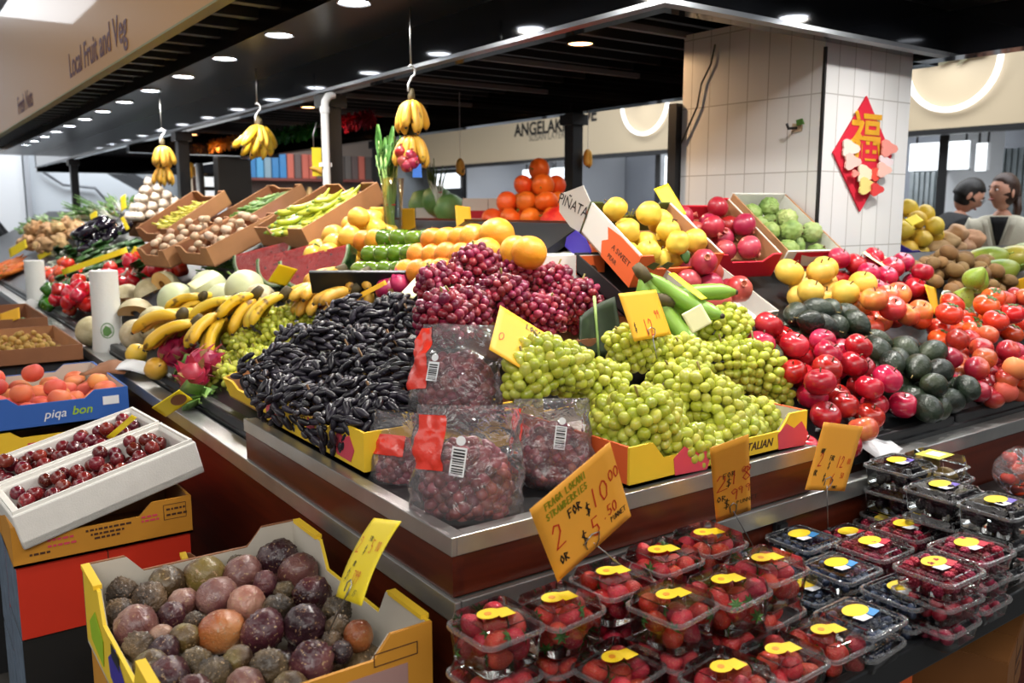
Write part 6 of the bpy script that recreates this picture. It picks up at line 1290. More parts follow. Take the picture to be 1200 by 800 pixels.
# kiwi punnets and bag by the second rail
m_goldk = fruit('gold_kiwi_skin', ['8a7032', 'a88c48'], .6, 8, .1, .01)
def gk_mk(): o = MB().ball((.024, .024, .031), 14, 10).build('gold_kiwifruit', m_goldk, smooth=9); o['category'] = 'kiwifruit'; MB().prism([(.006 * math.cos(i * PI / 6), .008 * math.sin(i * PI / 6)) for i in range(12)], .0006, T(0, -.0243, 0) @ FN).build('sticker', m_whiteink, o); return o
P['gk'] = Proto(gk_mk)
def kp_mk():
    o = thing('kiwifruit_punnet', '', 'punnet'); MB().loft([rrect(.10, .10, .014, .001), rrect(.118, .118, .016, .055)], cap0=True, cap1=False).build('tub', m_pet, o, .7); MB().loft([rrect(.118, .118, .016, .055), rrect(.128, .128, .018, .056), rrect(.118, .118, .016, .06)], cap0=False, cap1=False).build('rim', m_petrim, o, .7)
    MB().loft([rrect(.116, .116, .016, .06), rrect(.104, .104, .014, .082)], cap0=False, cap1=True).build('lid', m_pet, o, .7); MB().prism([(-.036, -.03), (.036, -.03), (.036, .03), (-.036, .03)], .0006, T(0, 0, .0832)).build('label', plain('label_lime', 'd8d84a', .4), o); MB().prism([(-.015, -.018), (.022, -.018), (.022, .016), (-.015, .016)], .0005, T(0, 0, .0838)).build('label_print', m_lwhite, o); return o
kp = Proto(kp_mk); cK = at(1152, 532, .945)
for z, nm in ((SHZ, 'lower clear punnet of golden kiwifruit on the shelf'), (SHZ + .085, 'upper clear punnet of golden kiwifruit with a yellow-green label')):
    M = T(cK.x, 1.062, z) @ RZ(2); kp.put(M, nm, 'kiwifruit punnets')
    for (x, y, zz, rr) in pile(.10, .10, 7, .026, lambda a, b: .05, int(z * 100), .03):
        if zz < .06: P['gk'].put(M @ T(x, y, zz + .002) @ RX(90) @ RZ(random.Random(zz).uniform(0, 360)), 'golden kiwifruit inside the ' + nm.split(' on ')[0].split(' with ')[0], 'kiwifruit in the ' + nm.split()[0] + ' punnet')
for i, (x, y, lab) in enumerate(((2.36, 1.03, 'clear bag of tomatoes beside the golden kiwifruit punnets'), (2.40, .90, 'second clear bag of tomatoes in front of the first'))):
    M = T(x, y, SHZ + .05); o = thing('tomato_bag', lab, 'bag of tomatoes', M, 'clear bags of tomatoes')
    MB().grid(30, 20, lambda u, v: Vector((.07 * math.cos(2 * PI * u), .055 * math.sin(2 * PI * u), 0)) * math.sin(max(.02, min(.98, v)) * PI) ** .6 * (1 + .1 * noise.noise(Vector((u * 8, v * 6, i)))) + Vector((0, 0, -.045 + .13 * v)), closeu=True).build('film', m_bag, o, 9)
    for k, (a, b, zz, rr) in enumerate(pile(.10, .08, 9, .020, lambda a, b: .05, i, .05)): P['tomato'].put(M @ T(a, b, zz - .045) @ Matrix.Scale(.45, 4), 'small tomato inside the ' + lab.split(' beside')[0].split(' in front')[0] + (' by the kiwifruit' if i == 0 else ' nearer the shelf edge'), 'tomatoes in bag ' + 'ab'[i])
# ================================================================ overhead sign, hanging fruit, ornaments
m_sign = plain('sign_tan', 'c98f40', .42, coat=.15, spec=.3); m_plumink = plain('sign_plum', '5e2030', .5)
sg = thing('fascia_sign', 'long tan overhead shop sign with dark plum lettering above the banana aisle', 'sign', T(.886, 8, 2.12))
MB().box2((-.012, -7.1, 0), (.012, 7, .85)).build('board', m_sign, sg); MB().box2((-.012, -7.1, -.008), (.03, 7, 0)).build('bottom_trim', plain('sign_olive_edge', '8a8448', .5), sg)
FX_ = look((-1, 0, 0))
def sgn(px, py, txt, size, xs): p = atX(px, py, .872); return lettering(txt, size, m_plumink, sg, Matrix.Translation(Vector((-.0135, p.y - 8, p.z - 2.12))) @ FX_, xs=xs, off=.002)
sgn(110, 58, 'Local Fruit and Veg', .17, 1.0); sgn(29, 120, 'Fresh Nuts', .17, 1.0)
def hang(px, py, D, label, items, top_z=2.22, hook=True):
    p = atD(px, py, D)
    c = thing('hanging_chain', 'thin metal chain and white hook holding ' + label, 'chain', T(*p), 'chains with hooks')
    MB().tube([(0, 0, .075), (0, 0, max(.1, top_z - p.z))], .0035, 6).build('chain', m_wire, c, 9)
    MB().tube([(0, 0, .085)] + [(.018 * math.sin(a), 0, .062 + .02 * math.cos(a) * 1) for a in (-.6, .3, 1.2, 2.2, 3.0)] + [(-.012, 0, .015), (-.014, 0, -.01)], .0042, 8).build('hook', m_white, c, 9)
    return p
def hangb(p, dz, rz, s, label): return P['hang'].put(T(p.x, p.y, p.z + dz) @ RZ(rz) @ Matrix.Scale(s, 4), label, 'hanging banana hands')
p = hang(482, 104, 3.2, 'the spotted banana hands nearest the vase', 2); hangb(p, -.035, 0, 1.0, 'upper ripe banana hand hanging above the celery vase'); hangb(p, -.16, 60, 1.0, 'lower spotted banana hand hanging above the celery vase')
m_redfr = fruit('hanging_red_fruit', ['a82a3a', 'c8404c'], .35, 6, .1)
for i, (dx, dy) in enumerate(((-6, 74), (5, 78), (-3, 84), (8, 86), (1, 90))):
    q = atD(476 + dx, 104 + dy, 3.2); P['pomegranate'].put(T(*q) @ RX(30 * i) @ Matrix.Scale(.55, 4), 'x', 'red fruits hanging under the bananas')
name_rows([o for o in COL.objects if o.get('group') == 'red fruits hanging under the bananas'], 'small hanging red fruit', 'under the banana hands', 3)
bt_ = MB().prism([(-.014, 0), (.014, 0), (.018, -.05), (-.018, -.05)], .004).prism([(-.004, .0), (.004, .0), (.003, .03), (-.003, .03)], .003).build('blue_tag', plain('tag_blue', '2f6fd0', .5)); tag(bt_, 'small blue tag dangling beside the hanging red fruit', 'tag'); bt_.matrix_world = T(*atD(489, 192, 3.2)) @ look(-FW)
p = hang(302, 140, 4.6, 'the fan of bananas before the tinsel', 1); P['hand2'].put(T(p.x, p.y, p.z - .02) @ RZ(-60) @ RY(75) @ Matrix.Scale(1.15, 4), 'wide banana hand hanging before the green tinsel', 'hanging banana hands'); hangb(p, -.02, 40, 1.05, 'banana hand bunched beside the wide one before the tinsel')
p = hang(190, 166, 5.6, 'the two banana hands by the canopy post', 1); hangb(p, -.02, 0, 1.15, 'upper of two banana hands by the canopy post'); hangb(p, -.15, 70, 1.0, 'lower of two banana hands by the canopy post')
p = hang(219, 184, 6.9, 'the banana hand behind the canopy post', 1); hangb(p, -.03, 20, 1.1, 'banana hand half hidden behind the canopy post')
for px, py, D, lab in ((539, 194, 5.4, 'small yellow banana ornament hanging before the beige shop sign'), (689, 183, 5.2, 'small yellow banana ornament hanging beside the canopy post')):
    q = atD(px, py - 8, D); o = thing('hanging_ornament', lab, 'ornament', T(*q) @ RZ(30), 'yellow hanging ornaments'); finger(.11, .018, .9, m_banripe, o, RY(50)); finger(.10, .018, .9, m_banripe, o, RZ(60) @ RY(60)); MB().tube([(0, 0, 0), (0, 0, 2.2 - q.z)], .0014, 5).build('string', m_white, o)
q = atD(375, 190, 4.5); o = thing('hanging_card', 'yellow card hanging from the post by the conduit pipe', 'card', T(*q) @ look((-.55, -.8, 0)))
MB().prism([(-.04, -.07), (.04, -.07), (.04, .07), (-.04, .075)], .004).build('card', m_ye, o); MB().tube([(-.03, .07, 0), (-.03, .14, 0), (-.01, .2, 0)], .003, 6).build('string', m_wire, o, 9); finger(.08, .014, .9, m_banripe, o, T(-.05, -.03, .0) @ RX(-90))
# tinsel garlands
def garland(name, x, y0, y1, z, mat, lab, seed):
    g = random.Random(seed); mb = MB()
    for i in range(700):
        y = y0 + (y1 - y0) * i / 700; a = g.uniform(0, 6.28); l = g.uniform(.03, .075); d = Vector((math.cos(a) * .7, g.uniform(-.6, .6), math.sin(a) - .3)) * l; s = Vector((g.uniform(-1, 1), g.uniform(-1, 1), g.uniform(-1, 1))).normalized() * .006; b = Vector((x, y, z))
        mb.add([b + s, b - s, b + d - s, b + d + s], [(0, 1, 2, 3)])
    o = mb.build(name, mat); tag(o, lab, 'garland', None); MB().tube([(x, y0, z), (x, (y0 + y1) / 2, z - .03), (x, y1, z)], .008, 6).build('core_string', mat, o, 9); return o
garland('tinsel_garland', 2.70, 6.3, 7.4, 2.10, plain('tinsel_green', '1f6a24', .25, .5), 'glittering green tinsel garland hung under the canopy', 1); garland('tinsel_garland', 2.70, 7.6, 9.3, 2.12, plain('tinsel_orange', 'c87a1c', .3, .4), 'orange tinsel garland past the green one', 2); garland('tinsel_garland', 2.70, 5.35, 6.0, 2.11, plain('tinsel_red', '9c1430', .25, .5), 'dark red tinsel garland just past the conduit pipe', 3)
# red paper diamond on the pillar
Fd = T(*atY(1014, 181, 1.9495)) @ look((0, -1, 0)) @ Matrix.Diagonal((1.5, .86, 1, 1)); dm = thing('paper_diamond', 'red felt diamond with a gold fortune character on the tiled pillar', 'decoration', Fd)
MB().prism([(-.135, .0), (-.01, .245), (.115, .0), (-.01, -.245)], .006).build('red_diamond', plain('felt_red', 'c41230', .8), dm)
m_gold = plain('gold_glitter', 'f0b022', .3, .35, bump=.5, bscale=400)
lettering('福', .22, m_gold, dm, T(-.005, .06, .005), off=.004, xs=.62)
g = random.Random(9)
for x, y, s, c_ in ((-.085, .02, .034, 'd9cfc4'), (-.075, -.035, .032, 'e0b8b0'), (.08, -.03, .030, 'd8c8cc'), (.09, .03, .034, 'd98a80'), (-.015, -.085, .036, 'd8d0b4'), (-.01, -.135, .034, 'd8c87a'), (.035, -.085, .026, 'd84a3a'), (-.07, -.085, .014, 'e08a80'), (.06, -.065, .03, 'dcb0a4'), (.03, -.15, .026, 'c83a3a')):
    MB().prism([(s * (1 + .25 * math.cos(3 * a * PI / 8)) * math.cos(a * PI / 8), s * (1 + .25 * math.cos(3 * a * PI / 8)) * math.sin(a * PI / 8)) for a in range(16)], .006, T(x * .9, y, .006 + .0021 * len(KIDS[dm.name]))).build('paper_blossom', plain('blossom_' + c_, c_, .6), dm)
hk = thing('wall_hook', 'small green and tan plastic hook stuck on the pillar tiles', 'hook', T(*atX(934, 150, 2.746)) @ look((-1, 0, 0)))
MB().prism([(-.02, -.015), (.02, -.012), (.022, .012), (-.018, .018)], .008).build('pad', plain('hook_tan', 'b8a48c', .5), hk); MB().tube([(0, 0, .0), (0, -.004, .05), (0, .012, .06)], .005, 8).build('peg', m_dark, hk, 9); MB().prism([(-.03, .005), (.0, .01), (-.01, .03), (-.034, .026)], .006, T(.045, 0, .02)).build('leaf_tip', m_leaf, hk)
# cash desk things inside the stall: monitor on an arm, scale column
q = atD(274, 212, 6.6); mo = thing('monitor', 'black till monitor seen from behind on its pole between the mushrooms and okra', 'monitor', T(q.x, q.y, 0) @ RZ(35)); zq = q.z
MB().box2((-.20, -.02, zq - .17), (.20, .03, zq + .17)).build('screen', m_dark, mo, bevel=.01); MB().box2((-.11, .03, zq - .12), (.11, .09, zq + .12)).build('rear_housing', m_dark, mo, bevel=.02)
MB().tube([(-.26, .1, 0), (-.26, .1, zq + .12)], .028, 10).build('pole', m_blacksat, mo, 9); MB().tube([(-.26, .1, zq + .04), (-.1, .08, zq + .04)], .014, 8).build('arm', m_blacksat, mo, 9); MB().tube([(-.26, .1, zq - .06), (-.1, .08, zq - .06)], .014, 8).build('arm', m_blacksat, mo, 9)
q = atD(232, 218, 7.5); sc2 = thing('scale_display', 'cream scale display head on a thin column beside the canopy post', 'scale', T(q.x, q.y, 0) @ RZ(35)); zq = q.z
MB().box2((-.10, -.03, zq - .08), (.06, .05, zq + .08)).build('head', plain('scale_cream', 'e2d8c4', .5), sc2, bevel=.01); MB().box2((-.10, -.034, zq - .07), (.0, -.03, zq + .07)).build('display', plain('display_brown', '6a4530', .3), sc2); MB().tube([(.03, .01, .9), (.03, .01, zq - .08)], .022, 10).build('column', m_white, sc2, 9); MB().tube([(.03, .01, zq - .14), (.03, .01, zq - .07)], [.025, .05], 10).build('neck', m_white, sc2, 9)
MB().box2((-.08, -.2, .86), (.28, .2, .95)).build('platform', m_dark, sc2); MB().box2((.1, -.21, .9), (.2, -.2, .93)).build('led', glow('led_green', '3ae08a', 1.5), sc2); MB().box2((-.06, -.15, 0), (.26, .18, .86)).build('pedestal', m_blacksat, sc2)
# vase of celery
q = atX(461, 276, 1.62); vs = thing('glass_vase', 'tall glass vase of celery stalks behind the green apples', 'vase', T(*q))
MB().lathe([(.030, 0), (.036, .004), (.034, .05), (.045, .22), (.0435, .22), (.032, .05), (.03, .012)], 24).build('vase', clear('vase_glass', 'F6FAF8', .03, 1.4, gl=.6), vs, 9)
P['celery'] = leafy('celery_bunch', 'celery', .38, 34, m_stalkg, m_leafm, .035, .13, .006, .74, (-.13, .13)); P['celery'].put(T(*q) @ T(0, 0, .012) @ RY(-90), 'celery bunch with green leaves standing in the glass vase')
# produce and cartons on the far side of the stall, seen between the posts
def table(name, lab, x0, x1, y0, y1, z, top=m_kraftd):
    o = thing(name, lab, 'table', T(x0, y0, 0)); MB().box2((0, 0, z - .04), (x1 - x0, y1 - y0, z)).build('table_top', top, o); MB().box2((.02, .02, z - .25), (x1 - x0 - .02, .05, z - .04)).build('apron', m_wood_x, o); MB().box2((.02, .05, z - .25), (.05, y1 - y0 - .02, z - .04)).build('apron', m_wood_y, o)
    for x in (.06, x1 - x0 - .06):
        for y in (.08, y1 - y0 - .06): MB().box2((x - .03, y - .03, 0), (x + .03, y + .03, z - .25)).build('leg', m_blacksat, o)
    return o
table('display_table', 'dark wooden table of the far fruit row under the canopy posts', 2.6, 3.3, 3.0, 7.2, 1.12)
q = atX(632, 262, 2.85)
pyramid('mandarin', T(q.x, q.y, 1.22) @ RZ(20), 6, 6, .060, 'orange mandarin', 'of the far mandarin pyramid', 'mandarins in the far pyramid', 61, 9, 1.75, True)
bx((q.x - .42, q.y - .42, 1.121), (q.x + .42, q.y + .42, 1.22), 'mandarin_crate', m_kraftd, None); tag(COL.objects['mandarin_crate'], 'brown crate carrying the far mandarin pyramid', 'crate')
nb = MB().ball((.16, .12, .12), 20, 14, fn=lambda p: p.normalized() * .001 + Vector((p.x, p.y, p.z)) * (1 + .06 * noise.noise(p * 30))).build('net_bag', fruit('net_red', ['c8321c', 'e05a2a'], .5, 30, .1, bump=.6, bscale=90), smooth=9); tag(nb, 'red net bag of citrus beside the far mandarins', 'net bag'); nb.matrix_world = T(*atX(664, 268, 2.8))
for px, py, X, sx, sy, sz, lab in ((572, 246, 2.9, .30, .25, .13, 'white and red closed carton behind the oranges'), (511, 255, 2.9, .26, .22, .12, 'pale pink closed carton below the cabbages')):
    q = atX(px, py, X); o = closed('stacked_carton', lab, T(q.x, q.y, q.z - sz / 2) @ RZ(-35), sx, sy, sz, m_cwhite, m_ccrim); MB().box((0, -.001, sz * .3), (sx, .001, sz * .35)).build('print_band', m_ccrim, o)
for i, (px, py, w) in enumerate(((497, 240, 'nearest the vase'), (513, 236, 'on top of the pale pink carton'), (528, 246, 'beside the amber tag'))): P['cabbage'].put(T(*atX(px, py, 2.9)) @ rot_rand() @ Matrix.Scale(1.2, 4), 'dark green cabbage ' + w, 'cabbages behind the vase')
P['springonion'].put(T(*atX(516, 240, 2.85)) @ RY(-70) @ RZ(30) @ Matrix.Scale(1.0, 4), 'pale leek bunch standing up behind the cabbages')
# ================================================================ shops behind
m_lit = glow('lightbox_white', 'f4faff', 2.4); m_ring = glow('ring_white', 'fdfdff', 2.2); m_cur = plain('corrugated_silver', 'aeb8bc', .35, .6, var=.15, vscale=6)
sw = thing('shop_sign', 'beige shop sign band with black lettering and glowing white rings', 'sign', T(9.3, 8, 2.34))
MB().box2((0, -9, 0), (.12, 9, 1.5)).build('board', m_beige, sw); MB().box2((-.02, -9, -.06), (.12, 9, 0)).build('bottom_edge', m_dark, sw)
def sws(px, py, txt, size, mat, **k): p = atX(px, py, 9.29); return lettering(txt, size, mat, sw, Matrix.Translation(Vector((-.006, p.y - 8, p.z - 2.34))) @ FX_, **k)
sws(634, 150, 'ANGELAKIS', .30, m_ink, off=.008); sws(640, 160, 'SUSAN LAYER', .16, plain('sign_grey_ink', '7a7468', .6)); sws(690, 135, 'DE', .30, m_ink, off=.008)
for px, py, rpx, D in ((757, 118, 40, 0), (1118, 72, 58, 0), (452, 165, 18, 0)):
    p = atX(px, py, 9.27); r_ = rpx * ((p - CAM).dot(FW)) / FPX; M = Matrix.Translation(Vector((-.05, p.y - 8, p.z - 2.34))) @ FX_
    MB().loft([[(r_ * k * math.cos(i * PI / 24), r_ * k * math.sin(i * PI / 24), z) for i in range(48)] for k, z in ((.90, 0), (1.0, 0), (1.0, .03), (.90, .03), (.90, 0))], M, False, False).build('ring_light', m_ring, sw, .6)
    mb = MB(); g = random.Random(px)
    for i in range(5): mb.prism([(-.1 + g.uniform(-.05, .05), 0), (.05, .02), (.12, .08), (.0, .06)], .01, M @ T((i - 2) * r_ * .22, -.05 * r_ * (i % 2), -.01) @ RZ(g.uniform(-20, 20)))
    mb.build('leaf_motif', plain('motif_olive', '8a8468', .6), sw)
    lamp((8.9, p.y, p.z), 3, (1, 1, 1), .5, 180); 
S('wall_right', MB().box2((11.5, -4, 0), (11.6, 18, 5)), plain('shop_back_grey', '9aa0aa', .6)); S('ceiling_shop', MB().box2((9.42, -4, 2.75), (11.5, 18, 2.8)), m_white)
for i, y in enumerate((1.5, 5.2, 7.6, 9.6, 12.4, 15.0)):
    p_ = thing('shop_partition', ['white shop partition by the silver sheeting', 'grey shop partition right of the orange-topped counter', 'grey shop partition behind the quinces', 'grey shop partition behind the canopy post', 'grey shop partition behind the cabbages', 'brown shop partition by the shelves'][i], 'partition', T(9.6, y, 0)); MB().box2((0, 0, 0), (1.25 if i < 2 else 1.88, .08, 2.74)).build('panel', m_white if i < 2 else m_wallgrey, p_); MB().box2((-.02, -.01, 0), (0, .09, 2.7)).build('edge_strip', m_dark, p_)
cs_ = MB()
for i in range(120): cs_.box2((10.9, -2 + i * .07, 0), (10.93, -2 + i * .07 + .045, 2.2))
cs_.box2((10.93, -2, 0), (10.96, 6.4, 2.2)); o = cs_.build('metal_slats', m_cur); tag(o, 'silver corrugated sheet wall behind the two people', 'wall panel')
for i, (px, py, wpx, hpx, X, lab) in enumerate(((1100, 183, 46, 34, 9.6, 'wide lit white menu box above the two people'), (1150, 184, 8, 34, 9.6, 'short lit white menu box beside the wide one'), (631, 206, 40, 16, 9.7, 'lit white menu box left of the canopy post'), (655, 208, 14, 24, 9.7, 'narrow lit white menu box touching the canopy post'), (523, 212, 38, 18, 9.7, 'lit white menu box behind the hanging ornament'), (783, 202, 14, 40, 9.7, 'lit white menu box beside the tiled pillar'))):
    p = atX(px, py, X); k = (p - CAM).dot(FW) / FPX; o = thing('menu_lightbox', lab, 'light box', T(*p) @ FX_, 'lit white menu boxes')
    w_, h_ = wpx * k / .62, hpx * k; MB().box((0, 0, -.04), (w_, h_, .08)).build('housing', m_white, o, bevel=.02); MB().box((0, 0, .003), (w_ * .97, h_ * .94, .004)).build('lit_face', m_lit, o)
    for x in (-.4, .4): MB().tube([(x * w_, h_ / 2, -.03), (x * w_, 2.72 - p.z, -.03)], .012, 6).build('hanger', m_dark, o)
for i, y in enumerate((3.0, 6.5, 8.6, 10.6, 13.5)): lamp((10.2, y, 2.7), 45, (.95, .97, 1), .6, 180)  # area lamps without fixtures, added to light the shop interiors
for i, (px, py) in enumerate(((760, 187), (728, 192), (544, 201), (1145, 158))):
    o = MB().lathe([(0, -.01), (.11, -.01), (.12, .0), (.12, .02)], 20, cap=False).build('ceiling_lamp', glow('shop_lamp', 'ffffff', 6), smooth=.6); q = at(px, py, 2.73); tag(o, ['round ceiling lamp in the shop behind the quinces', 'second ceiling lamp further behind the quinces', 'ceiling lamp behind the hanging yellow ornament', 'ceiling lamp above the woman in the cream coat'][i], 'ceiling lamp'); o.matrix_world = T(min(q.x, 11.2), q.y * min(1, 11.2 / q.x), 2.735)
# shelves with coloured packets, dark counter behind the conduit pipe
shf = thing('shop_shelf', 'reddish shop shelf with rows of coloured packets behind the stooping person', 'shelf', T(5.5, 16.35, 0))
for z in (1.62, 2.02): MB().box2((0, 0, z), (3.2, .4, z + .05)).build('board', plain('shelf_red', '7a4038', .5), shf)
MB().box2((0, .38, 0), (3.2, .42, 3.0)).build('back', plain('shelf_back', '8a7d74', .6), shf); MB().box2((-.05, 0, 0), (0, .42, 3.0)).build('side', m_wallgrey, shf); MB().box2((3.2, 0, 0), (3.25, .42, 3.0)).build('side', m_dkgrey, shf)
g = random.Random(4); cols = ['5aa8d8', '3f86c0', '6a5a58', 'c86a5a', '6a6460', '8aa8b8', '5c5450', '7a6a60']
for i in range(21):
    c_ = cols[g.choice((0, 1, 5)) if i < 6 else (3 if i in (8, 9) else g.randrange(2, 8))]; o = MB().box2((0, 0, 0), (.13, .12, .46)).build('packet', plain('packet_' + c_, c_, .4), bevel=.008); o.matrix_world = T(5.53 + i * .15, 16.4, 2.072); tag(o, 'x', 'packet', 'packets on the reddish shelf')
name_rows([o for o in COL.objects if o.get('group') == 'packets on the reddish shelf'], 'tall coloured packet', 'on the reddish shelf', 21)
for i, (x, c_) in enumerate(((6.9, 'd8b070'), (7.15, 'e8d8c0'), (7.5, 'c86a3a'))):
    o = MB().lathe([(.06, 0), (.065, .01), (.065, .16), (.04, .2), (.04, .24)], 14).build('jar', plain('jar_' + c_, c_, .3), smooth=.6); o.matrix_world = T(x, 16.5, 1.672); tag(o, ['tan jar on the lower reddish shelf', 'cream jar on the lower reddish shelf', 'orange jar on the lower reddish shelf'][i], 'jar')
lamp((4.0, 13.6, 2.9), 40, (1, 1, 1), .5, 180); lamp((6.6, 15.2, 2.9), 25, (1, .95, .9), .5, 180)
for i, (y0, y1, c_, lab) in enumerate(((8.0, 9.4, m_dkgrey, 'dark grey shop counter behind the quince carton'), (5.6, 7.2, m_white, 'white shop counter behind the tiled pillar'), (10.4, 12.0, m_blacksat, 'black shop counter behind the cabbages'))):
    o = thing('shop_counter', lab, 'counter', T(9.5, y0, 0)); MB().box2((0, 0, 0), (.6, y1 - y0, 1.0)).build('body', c_, o); MB().box2((-.03, -.03, 1.0), (.63, y1 - y0 + .03, 1.04)).build('top', m_grey, o)
    dz = MB(); dz.box2((.1, .05, 1.04), (.55, y1 - y0 - .05, 1.4)); dz.build('glass_case', clear('case_glass', 'F0F6F6', .04), o)
# ---- white doors and stair at the far end of the aisle
S('door_1', MB().box2((.9, 16.9, 0), (2.0, 17.0, 2.55)).box2((.98, 16.87, .05), (1.92, 16.9, 2.45)), m_white)
S('trim_6', MB().box2((.80, 16.85, 0), (.88, 17.0, 2.75)).box2((2.02, 16.85, 0), (2.10, 17.0, 2.75)).box2((.8, 16.85, 2.62), (2.1, 17.0, 2.72)), m_wallgrey)
S('trim_7', MB().box2((.30, 15.8, 0), (.55, 16.0, 3.2)), m_wallgrey)
sr = thing('stair_flight', 'grey steel stair rising diagonally behind the garlic pyramid', 'stairs', T(2.4, 15.2, 0))
a0, a1 = (0.2, 2.75), (3.9, .55)
def bar(z_off, th, mat, nm, y0=0, y1=.9): MB().add([(a0[0], y0, a0[1] + z_off), (a1[0], y0, a1[1] + z_off), (a1[0], y0, a1[1] + z_off + th), (a0[0], y0, a0[1] + z_off + th), (a0[0], y1, a0[1] + z_off), (a1[0], y1, a1[1] + z_off), (a1[0], y1, a1[1] + z_off + th), (a0[0], y1, a0[1] + z_off + th)], [(0, 1, 2, 3), (7, 6, 5, 4), (0, 4, 5, 1), (1, 5, 6, 2), (2, 6, 7, 3), (3, 7, 4, 0)]).build(nm, mat, sr)
bar(-.35, .12, m_dkgrey, 'soffit'); bar(-.23, .5, plain('stair_panel', '9aa1a8', .5), 'balustrade_panel', 0, .04); bar(.27, .06, m_white, 'handrail', -.02, .06)
wp = MB().box2((0, 0, 0), (1.0, .06, 2.9)).build('white_panel', plain('white_wall_panel', 'f4f6f7', .5)); tag(wp, 'bright white wall panel behind the scale display', 'wall panel'); q_ = atY(214, 240, 14.8); wp.matrix_world = T(q_.x, 14.8, 0)
hp = thing('wall_pipe', 'thin grey pipe loop on the white wall behind the bok choy', 'pipe', T(2.3, 16.9, 0)); MB().tube([(0, 0, 2.6), (.02, 0, 2.1), (.3, 0, 1.9), (.8, 0, 1.85), (1.0, 0, 1.6), (1.0, 0, .9)], .025, 8).build('pipe', m_grey, hp, 9)
# ================================================================ people
m_skin = fruit('skin_tone', ['c98f74', 'd8a288'], .5, 20, .02, .002, sss=.1); m_hair = plain('hair_black', '15110f', .45, bump=.3, bscale=150); m_hairb = plain('hair_brown', '3a2216', .45, bump=.3, bscale=150)
m_blackcloth = plain('cloth_black', '121215', .8, bump=.2, bscale=60); m_cream = plain('coat_cream', 'cdc8b4', .8, bump=.2, bscale=60, var=.06); m_trouser = plain('cloth_navy', '23262e', .8)
def skin(name, verts, edges, radii, mat, parent, lv=2):
    me = bpy.data.meshes.new(name); me.from_pydata([tuple(v) for v in verts], edges, []); o = link(name, me, parent); me.materials.append(mat)
    m = o.modifiers.new('Skin', 'SKIN'); m.use_smooth_shade = True
    for i, r_ in enumerate(radii):
        d = me.skin_vertices[0].data[i]; d.radius = (r_, r_) if not isinstance(r_, tuple) else r_; d.use_root = i == 0
    s = o.modifiers.new('Subdivision', 'SUBSURF'); s.levels = lv; s.render_levels = lv; return o
def head(parent, M, hair, long_=False, glasses=False, bun=False):
    def fn(p):
        u = p.normalized(); x, y, z = u.x * .074, u.y * .092, u.z * .118
        if z < 0: k = 1 + z * 2.6; x *= max(.55, k); y *= max(.72, 1 + z * 1.6)
        if y < 0:   # the face looks along -y
            y -= .020 * math.exp(-((x / .013) ** 2 + ((z + .018) / .022) ** 2)) + .006 * math.exp(-((x / .022) ** 2 + ((z + .055) / .010) ** 2)) + .008 * math.exp(-((x / .02) ** 2 + ((z + .095) / .018) ** 2)) - .008 * math.exp(-(((abs(x) - .030) / .014) ** 2 + ((z - .008) / .012) ** 2)) + .004 * math.exp(-(((abs(x) - .03) / .02) ** 2 + ((z - .032) / .008) ** 2))
        return Vector((x, y, z))
    h = MB().ball((1, 1, 1), 40, 30, fn=fn).build('head', m_skin, parent, 9, M=M)
    for s in (-1, 1):
        MB().ball((.006, .016, .028), 10, 8, T(s * .074, .012, -.008) @ RZ(s * 20)).build('ear', m_skin, h, 9); MB().ball((.012, .008, .007), 10, 8, T(s * .030, -.079, .008)).build('eye', plain('eye_white', 'e8e4e0', .3), h, 9); MB().ball((.0052, .003, .0055), 8, 6, T(s * .030, -.0865, .008)).build('iris', m_hair, h, 9); MB().tube([(s * .015, -.090, .030), (s * .03, -.0895, .035), (s * .046, -.078, .030)], .0032, 6).build('eyebrow', hair, h, 9)
    MB().ball((.024, .008, .0065), 12, 8, T(0, -.086, -.055)).build('lips', plain('lip_pink', 'a8605a', .4), h, 9)
    def hf(p):
        u = p.normalized(); k = 1.0 if (u.z > .30 - .25 * u.y or u.y > .25) else .90
        if u.z < -.35: k = .85
        return Vector((u.x * .083 * k, u.y * .102 * k + .006, u.z * .126 * k + .006))
    MB().ball((1, 1, 1), 36, 26, fn=hf).build('hair', hair, h, 9)
    if bun: MB().ball((.035, .03, .035), 14, 10, T(0, .10, .0)).build('hair_tail', hair, h, 9); MB().tube([(0, .10, -.01), (.01, .125, -.10), (.02, .12, -.2)], [.03, .024, .008], 10).build('hair_tail', hair, h, 9)
    if glasses:
        for s in (-1, 1): MB().tube([(s * .031 + .021 * math.cos(i * PI / 8), -.096, .008 + .017 * math.sin(i * PI / 8)) for i in range(17)], .0018, 6).build('glasses_rim', m_dark, h, 9)
        MB().tube([(-.01, -.096, .01), (.01, -.096, .01)], .0015, 6).build('glasses_bridge', m_dark, h)
    return h
def hand_at(parent, M, mat):
    V = [(0, 0, 0), (0, 0, -.045), (-.003, 0, -.085)]; E_ = [(0, 1), (1, 2)]; Rr = [.018, (.028, .014), (.034, .013)]
    for i, (x, L_) in enumerate(((-.030, .066), (-.010, .078), (.011, .072), (.030, .056))):
        b = len(V); V += [(x, -.002, -.09), (x * 1.1, -.014, -.09 - L_ * .5), (x * 1.08, -.034, -.09 - L_ * .9)]; E_ += [(2, b), (b, b + 1), (b + 1, b + 2)]; Rr += [.009, .0085, .0075]
    b = len(V); V += [(-.036, -.010, -.045), (-.052, -.026, -.075), (-.050, -.042, -.098)]; E_ += [(1, b), (b, b + 1), (b + 1, b + 2)]; Rr += [.012, .010, .008]
    o = skin('hand', V, E_, Rr, mat, parent, 1); o.matrix_local = M; return o
